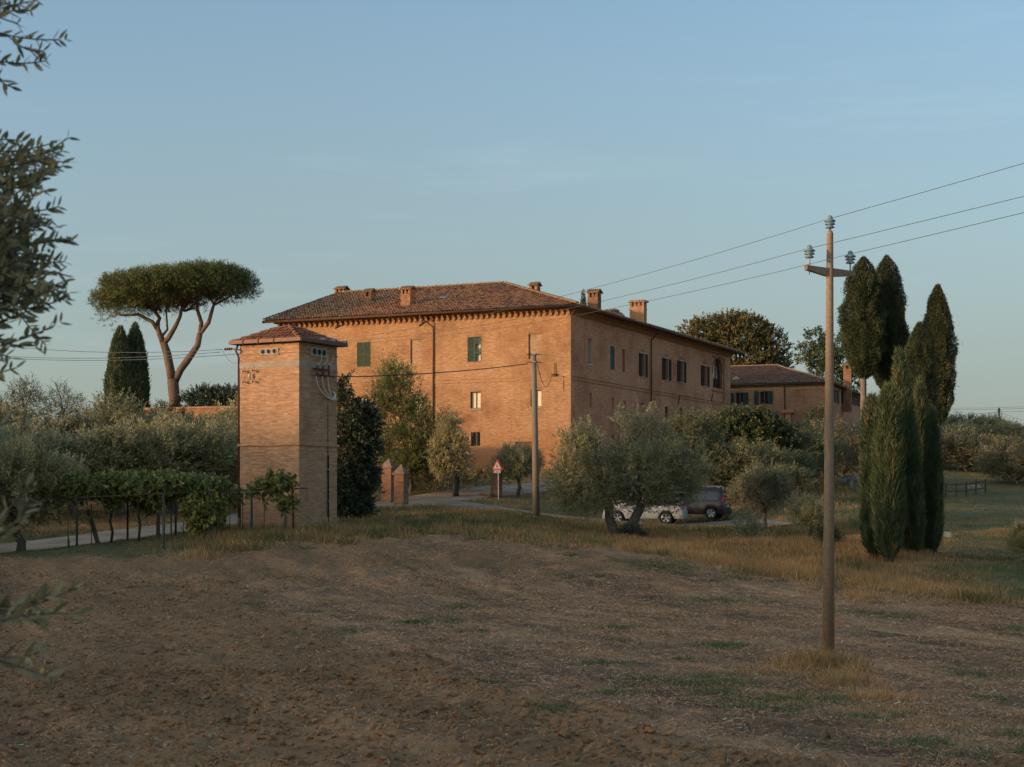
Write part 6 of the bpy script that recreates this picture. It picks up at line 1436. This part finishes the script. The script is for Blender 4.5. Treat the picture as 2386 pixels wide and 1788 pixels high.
mb = MB(); mb.obox(SP_(-.012, .62, .86), SP_(0, .22, 0) - SP_(0, 0, 0), SP_(.05, 0, 0) - SP_(0, 0, 0), np.array([0, 0, .2])); mb.build('tail_light', M['taillight'], suv)
# dark minivan
hd2 = (-math.cos(math.radians(19)), math.sin(math.radians(19)))
tp = at(1696, 1223, 90.0); tp[2] = g1(tp[0], tp[1]) + .03
rl2 = [(0, .5), (.02, .95), (.06, 1.15), (.16, 1.70), (.3, 1.78), (2.4, 1.82), (2.95, 1.72), (3.55, 1.18), (4.1, 1.02), (4.3, .75), (4.34, .5)]
van, VP, VD = car('parked_van', tp, hd2, 4.34, 1.80, rl2, [(0, 1.02), (4.3, 1.0)], .28, (.78, 3.5), .33, 'darkpaint', 'dark brown boxy minivan with roof rails parked right of the pale SUV')
for s in (1, -1):
    for x in (.78, 3.5): wheel(VP, x, s, 1.80, .33, van)
    patch(VD, (.42, 1.05, 1.12, 1.10, 1.52, 1.58), 'carglass', 'side_window', van, s=s); patch(VD, (1.14, 2.0, 1.10, 1.09, 1.58, 1.60), 'carglass', 'side_window', van, s=s); patch(VD, (2.07, 3.05, 1.09, 1.07, 1.60, 1.40), 'carglass', 'side_window', van, s=s)
    patch(VD, (1.2, 3.05, .44, .44, .54, .54), 'steel', 'side_trim', van, s=s); patch(VD, (1.15, 3.1, .28, .28, .40, .40), 'cladding', 'sill_cladding', van, s=s); patch(VD, (.45, 1.9, .86, .86, .90, .90), 'cladding', 'sliding_rail', van, s=s)
    patch(VD, (.05, .17, .72, .72, 1.20, 1.26), 'taillight', 'tail_light', van, s=s)
    mb = MB(); mb.tube([VP(.35, s * .63, 1.78), VP(.45, s * .63, 1.86), VP(2.1, s * .63, 1.89), VP(2.25, s * .63, 1.83)], .026, 6); mb.build('roof_rail', M['steel'], van)
def rear(y0, y1, z0, z1, mat, nm, o0=.0, o1=0.0, th=.02):
    xf = lambda z: np.interp(z, [.5, .95, 1.15, 1.70], [0, .02, .06, .16])
    mb = MB(); A = [VP(xf(z0) - .012 - o0, y0, z0), VP(xf(z0) - .012 - o0, y1, z0), VP(xf(z1) - .012 - o0, y1 * .9, z1), VP(xf(z1) - .012 - o0, y0 * .9, z1)]
    mb.prism(A, VP(th, 0, 0) - VP(0, 0, 0)); return mb.build(nm, M[mat], van)
rear(-.66, .66, 1.08, 1.62, 'carglass', 'rear_window'); rear(-.85, .85, .34, .58, 'cladding', 'rear_bumper', .06, 0, .1); rear(-.26, .26, .70, .81, 'plate', 'number_plate', .012); rear(-.85, -.68, .75, 1.2, 'taillight', 'tail_light', .005); rear(-.80, .80, .60, .66, 'cladding', 'tailgate_seam', .004)

# ------------------------------------------------------------------ vine arbour
arb = empty('vine_arbour', tuple(foot(381, 57)), 'long low vine arbour of thin posts and wires with grapevines on top', 'pergola')
def AW(px, py, Y): return at(px, py, Y)
def apost(px, ptop, pbase, Y, r, m, lean=0.0, nm='post'):
    b = AW(px + lean, pbase, Y); b[2] = min(g1(b[0], b[1]), b[2] + .2) - .15; t = AW(px, ptop, Y)
    mb = MB(); mb.tube([b, (b + t) / 2 + np.array([.01, 0, 0]), t], [r, r * .95, r * .85], 8); mb.build(nm, M[m], arb)
for a in ((178.7, 1160, 1277, 58, .045, 'wood_dark'), (213, 1174, 1268, 58.5, .018, 'rust'), (297, 1160, 1260, 60.5, .042, 'wood_dark'), (381, 1150, 1285, 55, .05, 'postconc'), (398.5, 1125, 1258, 60, .03, 'wood'), (409, 1160, 1246, 62, .045, 'wood_dark'), (427, 1195, 1254, 60, .016, 'rust'),
          (487, 1145, 1246, 57.5, .05, 'postconc'), (505, 1150, 1244, 58, .03, 'wood'), (535, 1125, 1232, 59, .014, 'rust'), (554, 1140, 1228, 60, .014, 'rust'), (559, 1138, 1215, 60.5, .035, 'rust'), (565, 1140, 1240, 58.5, .014, 'rust'), (586, 1148, 1242, 58.5, .045, 'postconc'), (615, 1160, 1242, 58.5, .014, 'rust'), (682.6, 1138, 1248, 58.5, .045, 'rust'), (368, 1172, 1250, 62, .08, 'wood'), (158, 1170, 1277, 57.5, .02, 'rust')): apost(*a)
apost(205, 1188, 1268, 60.5, .09, 'bark_olive', 26, 'leaning_post')
for k, (pts, r, m) in enumerate((([(155, 1160, 57.5), (240, 1157, 57), (381, 1150, 55.3), (487, 1146, 57), (560, 1143, 58.3), (620, 1140, 58.4), (716, 1138, 58.6)], .022, 'wood_dark'), ([(150, 1157, 59), (270, 1152, 60), (409, 1150, 61.5), (530, 1140, 60.5), (600, 1143, 59.5), (690, 1141, 59)], .02, 'wood'),
                                 ([(178, 1163, 58), (300, 1158, 59.5), (420, 1154, 58), (535, 1147, 59)], .014, 'rust'), ([(545, 1152, 59), (590, 1151, 58.5), (645, 1146, 58.6)], .018, 'rust'), ([(178, 1192, 58), (215, 1188, 60)], .012, 'wood_dark'))):
    mb = MB(); mb.tube([AW(*p) for p in pts], r, 6); mb.build('rail', M[m], arb)
def vtrunk(pts, r0, r1):
    P = [AW(*p) for p in pts]; P[0][2] = g1(P[0][0], P[0][1]) - .1; rng = np.random.default_rng(int(pts[0][0])); mb = MB(); mb.tube(P, np.linspace(r0, r1, len(P)), 7, jit=.3, rng=rng); mb.build('vine_trunk', M['bark_dark'] if pts[0][0] < 600 else M['bark_olive'], arb, smooth=True)
vtrunk([(258, 1266, 59), (262, 1240, 59), (256, 1215, 59), (261, 1185, 59), (262, 1160, 59)], .05, .04); vtrunk([(322, 1258, 58.5), (326, 1225, 58.5), (322, 1200, 58.5), (325, 1160, 58.5)], .05, .04); vtrunk([(160, 1275, 57.5), (161, 1262, 57.5), (157, 1245, 57.5)], .03, .02)
vtrunk([(661, 1235, 58.6), (665, 1218, 58.6), (666, 1205, 58.6), (659, 1193, 58.6), (654, 1184, 58.6), (650, 1160, 58.6), (640, 1148, 58.6)], .06, .035); vtrunk([(660, 1192, 58.6), (666, 1180, 58.6), (672, 1165, 58.6)], .03, .02); vtrunk([(470, 1250, 58), (472, 1210, 58), (466, 1160, 58)], .05, .04)
def vine(items, n, seed, nm='vine_foliage'):
    rng = np.random.default_rng(seed); base = worldloc(arb); lob = [(at(px, py, Y) - base, (hw / F * Y, dp_, hh / F * Y)) for px, py, hw, hh, Y, dp_ in items]
    v, rnd = shoot_crown(rng, lob, n, .30, 7, .14, .12, up=.35, shell=.2, spread=1.0, wild=.8); o = link(nm, leaves_mesh(nm, v, rnd, M['vine']), arb); o['kind'] = 'stuff'
vine([(190, 1138, 25, 20, 59, .9), (175, 1130, 18, 14, 59.5, .7), (225, 1142, 30, 14, 59, 1.0), (262, 1130, 28, 20, 59, 1.0), (290, 1135, 25, 22, 59, 1.0), (320, 1130, 22, 20, 58.8, 1.1), (345, 1138, 24, 18, 58.6, 1.1), (385, 1132, 28, 20, 58.5, 1.2), (420, 1135, 28, 18, 58.5, 1.2), (455, 1135, 30, 17, 58.5, 1.1), (490, 1138, 25, 14, 58.6, 1.0), (510, 1138, 14, 12, 58.8, .7), (260, 1165, 14, 18, 59, .3), (375, 1160, 22, 16, 58.5, .5), (330, 1160, 22, 14, 59.5, .6), (345, 1178, 14, 14, 60, .4)], 3600, 5)
vine([(462, 1190, 30, 40, 58, .8), (490, 1185, 26, 35, 58, .8), (470, 1220, 26, 25, 58, .7), (505, 1195, 14, 30, 58.3, .4)], 850, 6)
vine([(600, 1138, 12, 10, 58.7, .3), (615, 1128, 10, 8, 58.7, .25), (650, 1125, 26, 14, 58.6, .35), (640, 1115, 16, 8, 58.6, .25), (660, 1140, 16, 14, 58.6, .3), (672, 1175, 16, 14, 58.6, .25), (655, 1165, 8, 14, 58.6, .15), (585, 1150, 6, 6, 58.6, .15), (680, 1117, 8, 4, 58.6, .1), (620, 1165, 5, 8, 58.6, .12), (545, 1160, 14, 16, 60.5, .25), (625, 1140, 14, 8, 58.6, .25)], 300, 7)
# dark curved thing and black pipe lying by the arbour
p = at(518, 1232, 59.5); p[2] = g1(p[0], p[1]); bar = empty('discarded_tool', tuple(p), 'dark curved frame with a black bar lying in the grass by the vine arbour', 'tool')
mb = MB(); mb.tube([p + np.array([-.25, 0, .1]), p + np.array([-.05, 0, .36]), p + np.array([.12, 0, .34]), p + np.array([.25, 0, .08])], .022, 6); mb.build('frame', M['iron'], bar)
mb = MB(); mb.prism([p + np.array(q) for q in ((-.22, .05, .06), (-.03, .05, .33), (.1, .05, .31), (.2, .05, .06))], (0, .4, 0)); mb.build('panel', M['shutter_old'], bar)
mb = MB(); mb.tube([p + np.array([.22, 0, .1]), p + np.array([.45, -.05, .07]), p + np.array([.68, -.05, .1])], .05, 8); mb.build('bar', M['blackplastic'], bar)

# ------------------------------------------------------------------ the olive whose branches reach in at the left
fo = empty('olive_tree', (-3.3, 5.6, g1(-3.3, 5.6)), 'near olive whose leafy branches reach in from the left edge', 'olive tree')
rng = np.random.default_rng(77); mbt = MB(); bl = worldloc(fo)
mbt.tube([bl + np.array([0, 0, -.2]), bl + np.array([.05, .05, .5]), bl + np.array([-.02, 0, 1.1]), bl + np.array([.06, 0, 1.6])], [.2, .16, .14, .12], 10, jit=.2, rng=rng)
ANC = np.array([(-2.35, 5.85, 1.75), (-2.3, 5.8, 1.25), (-2.25, 5.75, .95), (-2.3, 5.85, .65), (-2.3, 5.7, .35), (-2.15, 4.5, .05), (-2.1, 4.3, -.35)]); tb_ = bl + np.array([.05, 0, 1.45])
for q in ANC:
    md = (tb_ + q) / 2 + np.array([-.12, .05, .18 if q[2] > .2 else -.05]); mbt.tube([tb_, tb_ * .6 + md * .4 + rng.normal(0, .03, 3), md, md * .45 + q * .55 + rng.normal(0, .03, 3), q], [.055, .042, .032, .022, .012], 7, jit=.2, rng=rng)
SHO = [(-60,45,85,2,5.8),(-60,60,70,25,5.9),(-50,62,150,92,5.8),(20,85,100,120,5.8),(-50,128,105,142,5.7),(-40,150,35,205,5.8),(-50,30,60,-30,5.9),(-60,15,40,55,5.7),
       (-60,345,50,330,5.8),(-50,420,158,322,5.7),(0,380,160,378,5.8),(-50,400,130,395,5.9),(-60,440,105,445,5.8),(-50,480,135,482,5.7),(-60,520,138,535,5.8),(-60,560,168,548,5.7),(-50,610,165,560,5.8),(-60,590,150,610,5.8),(-60,640,165,645,5.7),(-50,680,158,683,5.8),(-60,660,150,700,5.9),
       (-60,705,92,712,5.8),(-60,730,85,700,5.9),(-60,820,140,752,5.6),(-50,778,80,806,5.7),(-50,890,36,858,5.5),(-40,860,25,835,5.6),(-60,500,95,520,5.6),(-60,455,80,425,5.9),(-60,575,90,500,5.8),(-60,620,110,585,5.9),(-60,650,100,640,5.6),(-60,700,60,660,5.8),(-60,545,60,560,5.9),(-60,600,40,610,5.6),(-60,480,45,470,5.8),(-60,370,60,395,5.8),(-60,680,70,690,5.7),
       (-60,1310,72,1125,4.0),(-60,1260,66,1180,4.1),(-60,1330,50,1210,3.9),(-60,1010,60,975,4.2),(-60,1440,196,1362,4.3),(-60,1470,178,1432,4.2),(-50,1400,120,1380,4.3),(-60,1520,110,1575,4.1),(-60,1500,90,1520,4.2),(-50,1430,90,1455,4.3)]
LV = []; RN = []; tw = MB()
for i in range(20): y_ = rng.uniform(310, 720); SHO.append((-60, y_ + rng.uniform(10, 70), rng.uniform(70, 165), y_, rng.uniform(5.5, 6.1)))
for i in range(34): SHO.append((-60, 600 + rng.normal(0, 70), 45 + rng.uniform(-40, 75), 570 + rng.normal(0, 95), rng.uniform(5.6, 6.1)))
for (x0, y0, x1, y1, Y) in SHO:
    a = at(x0, y0, Y + .1); b = at(x1, y1, Y); Ls = np.linalg.norm(b - a); n = max(4, int(Ls / .022)); bend = np.array([0, 0, rng.uniform(-.03, .03)])
    tt = np.linspace(0, 1, n); P = a + (b - a) * tt[:, None] + bend * (4 * tt * (1 - tt))[:, None]; tw.tube(P[:: max(1, n // 6)] if n > 8 else P, .0028, 5)
    T = unit(np.gradient(P, axis=0))
    for k in range(2, n):
        if rng.random() < .12: continue
        ref = unit(np.cross(T[k], rdir(rng, 1)[0]))
        for s in (-1, 1):
            if rng.random() < .15: continue
            d = unit(T[k] * .75 + ref * s * .75 + np.array([0, 0, .12])); Lf = rng.uniform(.042, .068) * (1 - .3 * (k / n) ** 3); w = Lf * .30; sd = unit(np.cross(d, rdir(rng, 1)[0])); p = P[k]; q = np.linspace(0, 1, 6); wd = w * np.sin(np.pi * q ** .85) ** .8
            bow = np.cross(d, sd) * rng.uniform(-.12, .12) * Lf
            c = p + d * (Lf * q)[:, None] + bow * (q * q)[:, None]; LV.append(np.concatenate([c + sd * (wd / 2)[:, None], c - sd * (wd / 2)[:, None]])); RN.append(np.clip(rng.normal(.45, .25), 0, 1))
    an_ = ANC[np.argmin(((ANC - a) ** 2).sum(1))]; mbt.tube([an_, (an_ + a) / 2 + rng.normal(0, .03, 3), a + (a - b) * .02, a], [.010, .006, .004, .003], 5)
n = len(LV); V = np.concatenate(LV) - bl; f = np.concatenate([(np.array([[j, j + 1, 6 + j + 1, 6 + j] for j in range(5)])[None] + (np.arange(n) * 12)[:, None, None]).reshape(-1, 4)])
o = link('leaves', mesh_np('leaves', V, f, M['olive_near'], {'rnd': np.repeat(np.array(RN), 12)}, True), fo); o['kind'] = 'stuff'
tw.build('twigs', M['bark_olive'], fo, kind='stuff'); mbt.build('trunk', M['bark_olive'], fo, smooth=True)
v, rnd = shoot_crown(rng, [((0, 0, 2.9), (.9, 1.1, 1.1)), ((-.9, .2, 2.4), (1, 1, 1)), ((-.3, -.4, 3.5), (.8, .9, .8)), ((.25, .2, 2.5), (.8, .8, .8))] + [(q - bl + np.array([-.05, 0, 0]), (.26, .3, .24)) for q in ANC], 1900, .32, 14, .06, .016, up=.2, shell=.3, clumps=220, csize=.1)
o = link('crown', leaves_mesh('crown', v, rnd, M['olive_near']), fo); o['kind'] = 'stuff'
# ------------------------------------------------------------------ grass, straw, clods
rng = np.random.default_rng(2024)
_gx = np.arange(-64, 64.1, .5); _gy = np.arange(6, 200.1, .5); _GG = gz(*np.meshgrid(_gx, _gy))
def gfast(x, y):
    fx = np.clip((x + 64) / .5, 0, len(_gx) - 1.001); fy = np.clip((y - 6) / .5, 0, len(_gy) - 1.001); ix = fx.astype(int); iy = fy.astype(int); fx = fx - ix; fy = fy - iy
    return (_GG[iy, ix] * (1 - fx) + _GG[iy, ix + 1] * fx) * (1 - fy) + (_GG[iy + 1, ix] * (1 - fx) + _GG[iy + 1, ix + 1] * fx) * fy
def gsurf(x, y):
    g, s, d = masks(x, y); return gfast(x, y) + np.where((np.abs(x) < 30) & (y > 8) & (y < 100), clod(x, y, g, s), 0), g, s, d
def blades(x, y, z, h, w, lean=.35, up=1.0):
    n = len(x); a = rng.uniform(0, 2 * math.pi, n); d = np.stack([np.cos(a) * lean, np.sin(a) * lean, np.full(n, up)], 1) + rng.normal(0, .15, (n, 3)); d = unit(d)
    b = rng.uniform(0, 2 * math.pi, n); s = np.stack([np.cos(b), np.sin(b), np.zeros(n)], 1); p = np.stack([x, y, z - .02], 1); tip = p + d * h[:, None]
    return np.stack([p - s * (w / 2)[:, None], p + s * (w / 2)[:, None], tip], 1)
def tri_mesh(name, v, rnd, mat, label, cat=None):
    n = len(v); me = mesh_np(name, v.reshape(-1, 3), np.arange(n * 3).reshape(n, 3), mat, {'rnd': np.repeat(rnd, 3)}); return tag(link(name, me), label, None, None, 'stuff')
RP = np.array(ROADP); PP = np.array(PATHP)
def seg_d(x, y, P):
    d = np.full(x.shape, 1e9)
    for a, b in zip(P[:-1], P[1:]):
        ab = b - a; t = np.clip(((x - a[0]) * ab[0] + (y - a[1]) * ab[1]) / (ab @ ab), 0, 1); d = np.minimum(d, np.hypot(x - a[0] - t * ab[0], y - a[1] - t * ab[1]))
    return d
def in_house(x, y):
    r = np.zeros(x.shape, bool)
    for o_, d_, n_, U_, V_ in ((C0, FF.d, FS.d, UF, VS), (CT, TF.d, TS.d, UT, VT), (CA, AF.d, AS.d, UA, VA)):
        u = (x - o_[0]) * d_[0] + (y - o_[1]) * d_[1]; v = (x - o_[0]) * n_[0] + (y - o_[1]) * n_[1]; r |= (u > -.4) & (u < U_ + .4) & (v > -.4) & (v < V_ + .4)
    return r
def area(n, Y0, Y1, k0=-.34, k1=.34):
    y = np.sqrt(rng.uniform(Y0 ** 2, Y1 ** 2, n)); k = rng.uniform(k0, k1, n); return k * y, y
VG = []; RG = []; VD_ = []; RD = []
for n, Y0, Y1, hs in ((330000, 44, 84, 1.0), (130000, 84, 140, 1.1)):
    x, y = area(n, Y0, Y1); z, g, s, d = gsurf(x, y)
    clump = fbm(x / .9, y / .9, 3, 91); px = CX + F * x / y
    ok = (g > .5) & (seg_d(x, y, RP) > 2.15 + .5 * (clump - .5)) & (seg_d(x, y, PP) > np.interp(px, [1000, 1350, 1450, 1620, 1750], [1.4, 1.6, 2.4, 2.9, 2.2])) & ~in_house(x, y) & (rng.random(len(x)) < .25 + 1.3 * clump)
    x, y, z, d, clump, px = (q[ok] for q in (x, y, z, d, clump, px))
    tall = np.interp(px, [0, 440, 500, 640, 850, 1000, 1300, 1450, 1800, 2050, 2150, 2386], [.7, .7, 1.2, 1.1, 1.0, .9, 1.0, 1.25, 1.35, 1.3, .9, .6]) * np.where((px > 2150) & (y > 60), .55, 1) * np.where((px < 440) & (y < 64), .55, 1)
    h = hs * tall * (.10 + .34 * np.clip(clump - .25, 0, 1) * rng.uniform(.5, 1.4, len(x))) * np.where(y > 84, 1.0, 1); w = .010 + .00022 * y * rng.uniform(.6, 1.3, len(x))
    B = blades(x, y, z, h, w); dryb = rng.random(len(x)) < np.clip(d * 1.05, .04, .95)
    VG.append(B[~dryb]); VD_.append(B[dryb]); RG.append(np.clip(rng.normal(.45, .22, (~dryb).sum()), 0, 1)); RD.append(np.clip(rng.normal(.42, .24, dryb.sum()), 0, 1))
# tall tufts on the field margin, around the tall pole and by the tower
def tuft(px, py, rx, ry, n, hmin, hmax, dryp, lean=.5):
    c = gpt(px, py); q = rng.normal(0, .45, (n, 2)); x = c[0] + q[:, 0] * rx; y = c[1] + q[:, 1] * ry; z, g, s, d = gsurf(x, y)
    h = rng.uniform(hmin, hmax, n) * np.exp(-(q ** 2).sum(1) * .8); B = blades(x, y, z, h, np.full(n, .010 + .00018 * c[1]), lean); dr = rng.random(n) < dryp
    VG.append(B[~dr]); VD_.append(B[dr]); RG.append(np.clip(rng.normal(.5, .2, (~dr).sum()), 0, 1)); RD.append(np.clip(rng.normal(.6, .22, dr.sum()), 0, 1))
tuft(1900, 1556, 1.0, .7, 1500, .15, .62, .7, .6); tuft(1950, 1562, .7, .6, 1100, .2, .55, .55, .6); tuft(1985, 1575, .5, .5, 500, .12, .42, .8, .8); tuft(1925, 1585, .9, .5, 700, .08, .3, .6, .9); tuft(1860, 1566, .7, .5, 500, .1, .32, .9, .8); tuft(1820, 1580, .8, .5, 350, .06, .22, .8, .9); tuft(1890, 1615, 1.2, .6, 800, .05, .16, .25, .9); tuft(1830, 1640, 1.0, .6, 700, .05, .15, .2, .9); tuft(1975, 1600, .8, .6, 900, .12, .4, .92, .7); tuft(2045, 1632, .9, .6, 900, .1, .3, .92, .6); tuft(2060, 1665, 1.2, .6, 900, .06, .16, .9, .8); tuft(1760, 1575, 1.0, .6, 700, .06, .2, .9, .8); tuft(2160, 1700, 1.4, .8, 900, .05, .14, .85)
for px, py, n in ((540, 1262, 1500), (590, 1258, 1500), (640, 1256, 1300), (520, 1285, 900), (720, 1248, 1600), (780, 1238, 1600), (830, 1232, 1200), (690, 1262, 900), (745, 1255, 900)): tuft(px, py, 1.6, 1.2, n, .18, .55, .5, .5)
for px in range(1560, 2260, 45): tuft(px, np.interp(px, [1500, 1750, 2050, 2250], [1285, 1322, 1362, 1392]), 1.5, .9, 700, .18, .5, .92, .55)
for i in range(150):                                            # ragged margin of the field: clumps, dry stalks, bare gaps
    px = rng.uniform(30, 2380); k = (px - CX) / F; Ye = float(edgeY(np.array([k]))[0]) + rng.normal(.8, 1.6)
    if px < 440: continue
    zc_ = g1(k * Ye, Ye); py = HY - zc_ / Ye * F; dr_ = float(np.interp(px, [0, 440, 900, 1300, 1500, 2200, 2386], [.2, .4, .45, .5, .8, .9, .4]))
    tuft(px, py, rng.uniform(.5, 1.6), rng.uniform(.4, 1.0), int(rng.uniform(150, 600)), .12, rng.uniform(.25, .75), float(np.clip(dr_ + rng.normal(0, .25), 0, 1)), rng.uniform(.3, .7))
for i in range(120):                                            # taller weeds on the bank
    px = rng.uniform(480, 2150); k = (px - CX) / F; Ye = float(edgeY(np.array([k]))[0]) + rng.uniform(2, 14); zc_ = g1(k * Ye, Ye); py = HY - zc_ / Ye * F
    x_, y_ = np.array([k * Ye]), np.array([Ye])
    if in_house(x_, y_)[0] or seg_d(x_, y_, RP)[0] < 3 or seg_d(x_, y_, PP)[0] < 3: continue
    dr_ = float(np.interp(px, [0, 600, 900, 1300, 1500, 2200, 2386], [.2, .4, .3, .35, .7, .8, .4])); tuft(px, py, rng.uniform(.4, 1.3), rng.uniform(.4, 1.0), int(rng.uniform(100, 420)), .12, rng.uniform(.25, .6), float(np.clip(dr_ + rng.normal(0, .3), 0, 1)), rng.uniform(.3, .6))
tri_mesh('green_grass', np.concatenate(VG), np.concatenate(RG), M['grass_green'], 'green grass and weeds on the banks and verges'); tri_mesh('dry_grass', np.concatenate(VD_), np.concatenate(RD), M['grass_dry'], 'dry straw-coloured grass on the banks')
# low green weeds on the field
WE = [(583,1418,.5),(728,1431,.4),(967,1456,.4),(814,1476,.5),(1066,1452,.8),(961,1456,.4),(1497,1319,1.3),(1540,1327,.9),(1587,1335,.8),(1300,1348,.6),(1403,1348,.5),(1670,1405,.8),(1529,1416,.7),(1450,1465,.6),(1442,1500,.4),(1678,1510,.7),(1146,1608,.35),(1406,1554,.5),(1533,1590,.8),(1641,1586,.7),(1298,1670,.5),(1442,1622,.4),(1602,1543,.4),
      (1682,1403,.9),(1799,1408,.4),(1724,1351,.6),(1692,1511,.6),(1678,1621,.5),(1799,1635,.7),(1856,1660,.6),(1955,1632,.6),(2058,1436,.7),(2105,1440,.7),(2275,1582,.7),(2360,1472,.6),(2133,1742,.6),(2275,1774,.7),(2346,1717,.6),(2055,1678,.6),(1991,1431,.5),(2048,1408,.5),(1810,1358,.6),(1620,1600,.6),(1750,1650,.5),(1080,1420,.6),(1100,1475,.5),(1720,1600,.6),(1590,1440,.5),(2380,1760,.6),(2300,1640,.4),(1900,1640,.6),(560,1290,1.0),(1340,1300,.5),(330,1300,.9),(700,1285,.5)]
VW = []; RW = []
for px, py, s in WE:
    c = gpt(px, py); n = int(1500 * s); q = rng.normal(0, .42, (n, 2)); q *= (1 + .8 * (rng.random((n, 1)) - .5)); x = c[0] + q[:, 0] * s * 1.35; y = c[1] + q[:, 1] * s * 1.1; keep = fbm(x / .22, y / .22, 2, 55) > .42; x = x[keep]; y = y[keep]; n = len(x)
    z = gsurf(x, y)[0]; VW.append(blades(x, y, z, rng.uniform(.03, .17, n), rng.uniform(.012, .032, n), .9, .8)); RW.append(np.clip(rng.normal(.5, .25, n), 0, 1))
x, y = area(26000, 17, 56); z, g, s, d = gsurf(x, y); keep = (g < .3) & (fbm(x / 1.6, y / 1.1, 3, 66) + .12 * s > .64); n = keep.sum()
VW.append(blades(x[keep], y[keep], z[keep], rng.uniform(.02, .09, n), rng.uniform(.008, .02, n), 1.0, .7)); RW.append(rng.random(n))
tri_mesh('field_weeds', np.concatenate(VW), np.concatenate(RW), M['weed'], 'patches of low green weeds on the stubble field')
# straw lying on the stubble, sparser on the tilled soil
x, y = area(560000, 17, 66); z, g, s, d = gsurf(x, y); pt = fbm(x / 1.3, y / .9, 3, 71)
keep = (g < .4) & (rng.random(len(x)) < np.where(s > .5, np.clip(2.8 * (pt - .26), .12, 1), np.clip(1.4 * (pt - .34), .05, .5))); x, y, z = x[keep], y[keep], z[keep]; n = len(x); sk = s[keep]
a = rng.uniform(0, 2 * math.pi, n); L = rng.uniform(.03, .16, n) * np.where(rng.random(n) < .015, 2.4, 1) * np.where(sk > .5, 1, .8); d = np.stack([np.cos(a), np.sin(a), rng.normal(.08, .28, n)], 1); w = rng.uniform(.006, .013, n) + .00026 * y
sd = unit(np.stack([-np.sin(a), np.cos(a), rng.normal(0, .5, n)], 1)); p = np.stack([x, y, z + rng.uniform(.0, .03, n)], 1)
v = np.stack([p - d * (L / 2)[:, None] - sd * (w / 2)[:, None], p - d * (L / 2)[:, None] + sd * (w / 2)[:, None], p + d * (L / 2)[:, None]], 1)
tri_mesh('straw_litter', v, np.clip(rng.normal(.38, .25, n), 0, 1), M['straw'], 'pale straw litter scattered over the stubble field')
# standing stubble stalks
x, y = area(60000, 17, 60); z, g, s, d = gsurf(x, y); keep = (g < .3) & (s > .5) & (rng.random(len(x)) < np.clip(3 * (fbm(x / 1.8, y / 1.2, 3, 72) - .35), 0, 1)); n = keep.sum()
tri_mesh('stubble', blades(x[keep], y[keep], z[keep], rng.uniform(.03, .13, n), rng.uniform(.006, .011, n) + .0001 * y[keep], .6), np.clip(rng.normal(.5, .25, n), 0, 1), M['straw'], 'short standing stubble stalks on the field')
# clods of tilled soil
phi = (1 + 5 ** .5) / 2; ico = unit(np.array([(-1, phi, 0), (1, phi, 0), (-1, -phi, 0), (1, -phi, 0), (0, -1, phi), (0, 1, phi), (0, -1, -phi), (0, 1, -phi), (phi, 0, -1), (phi, 0, 1), (-phi, 0, -1), (-phi, 0, 1)]))
icf = np.array([(0, 11, 5), (0, 5, 1), (0, 1, 7), (0, 7, 10), (0, 10, 11), (1, 5, 9), (5, 11, 4), (11, 10, 2), (10, 7, 6), (7, 1, 8), (3, 9, 4), (3, 4, 2), (3, 2, 6), (3, 6, 8), (3, 8, 9), (4, 9, 5), (2, 4, 11), (6, 2, 10), (8, 6, 7), (9, 8, 1)])
oc = np.array([(1, 0, 0), (-1, 0, 0), (0, 1, 0), (0, -1, 0), (0, 0, 1), (0, 0, -1)], float); ocf = np.array([(0, 2, 4), (2, 1, 4), (1, 3, 4), (3, 0, 4), (2, 0, 5), (1, 2, 5), (3, 1, 5), (0, 3, 5)])
CV, CF, CS, b0_ = [], [], [], 0
for cnt, Y0, Y1, V0, F0 in ((14000, 17, 29, ico, icf), (24000, 26, 50, oc, ocf)):
    x, y = area(cnt, Y0, Y1); z, g, s, d = gsurf(x, y); keep = (g < .3) & (rng.random(len(x)) < np.where(s > .5, .05, .95)); sk = s[keep]; x, y, z = x[keep], y[keep], z[keep]; n = len(x); m = len(V0)
    sz = np.clip(np.exp(rng.normal(-3.6, .5, n)), .009, .075); th_ = rng.uniform(0, 6.28, n); V = V0[None] * (sz[:, None] * rng.uniform(.45, 1.5, (n, m)))[..., None] * np.array([1.2, 1.0, .85])
    V = np.stack([V[..., 0] * np.cos(th_)[:, None] - V[..., 1] * np.sin(th_)[:, None], V[..., 0] * np.sin(th_)[:, None] + V[..., 1] * np.cos(th_)[:, None], V[..., 2] + V[..., 0] * rng.normal(0, .3, (n, 1))], -1) + np.stack([x, y, z + sz * .1], 1)[:, None]
    CV.append(V.reshape(-1, 3)); CF.append((F0[None] + (np.arange(n) * m)[:, None, None]).reshape(-1, 3) + b0_); b0_ += n * m; CS.append(np.repeat(np.maximum(sk, .35 * (rng.random(n) < .4)), m))
CV = np.concatenate(CV); one = np.zeros(len(CV))
tag(link('soil_clods', mesh_np('soil_clods', CV, np.concatenate(CF), M['ground'], {'grass': one, 'stub': np.concatenate(CS), 'dry': one}, False)), 'loose clods of tilled brown soil in the foreground', None, None, 'stuff')
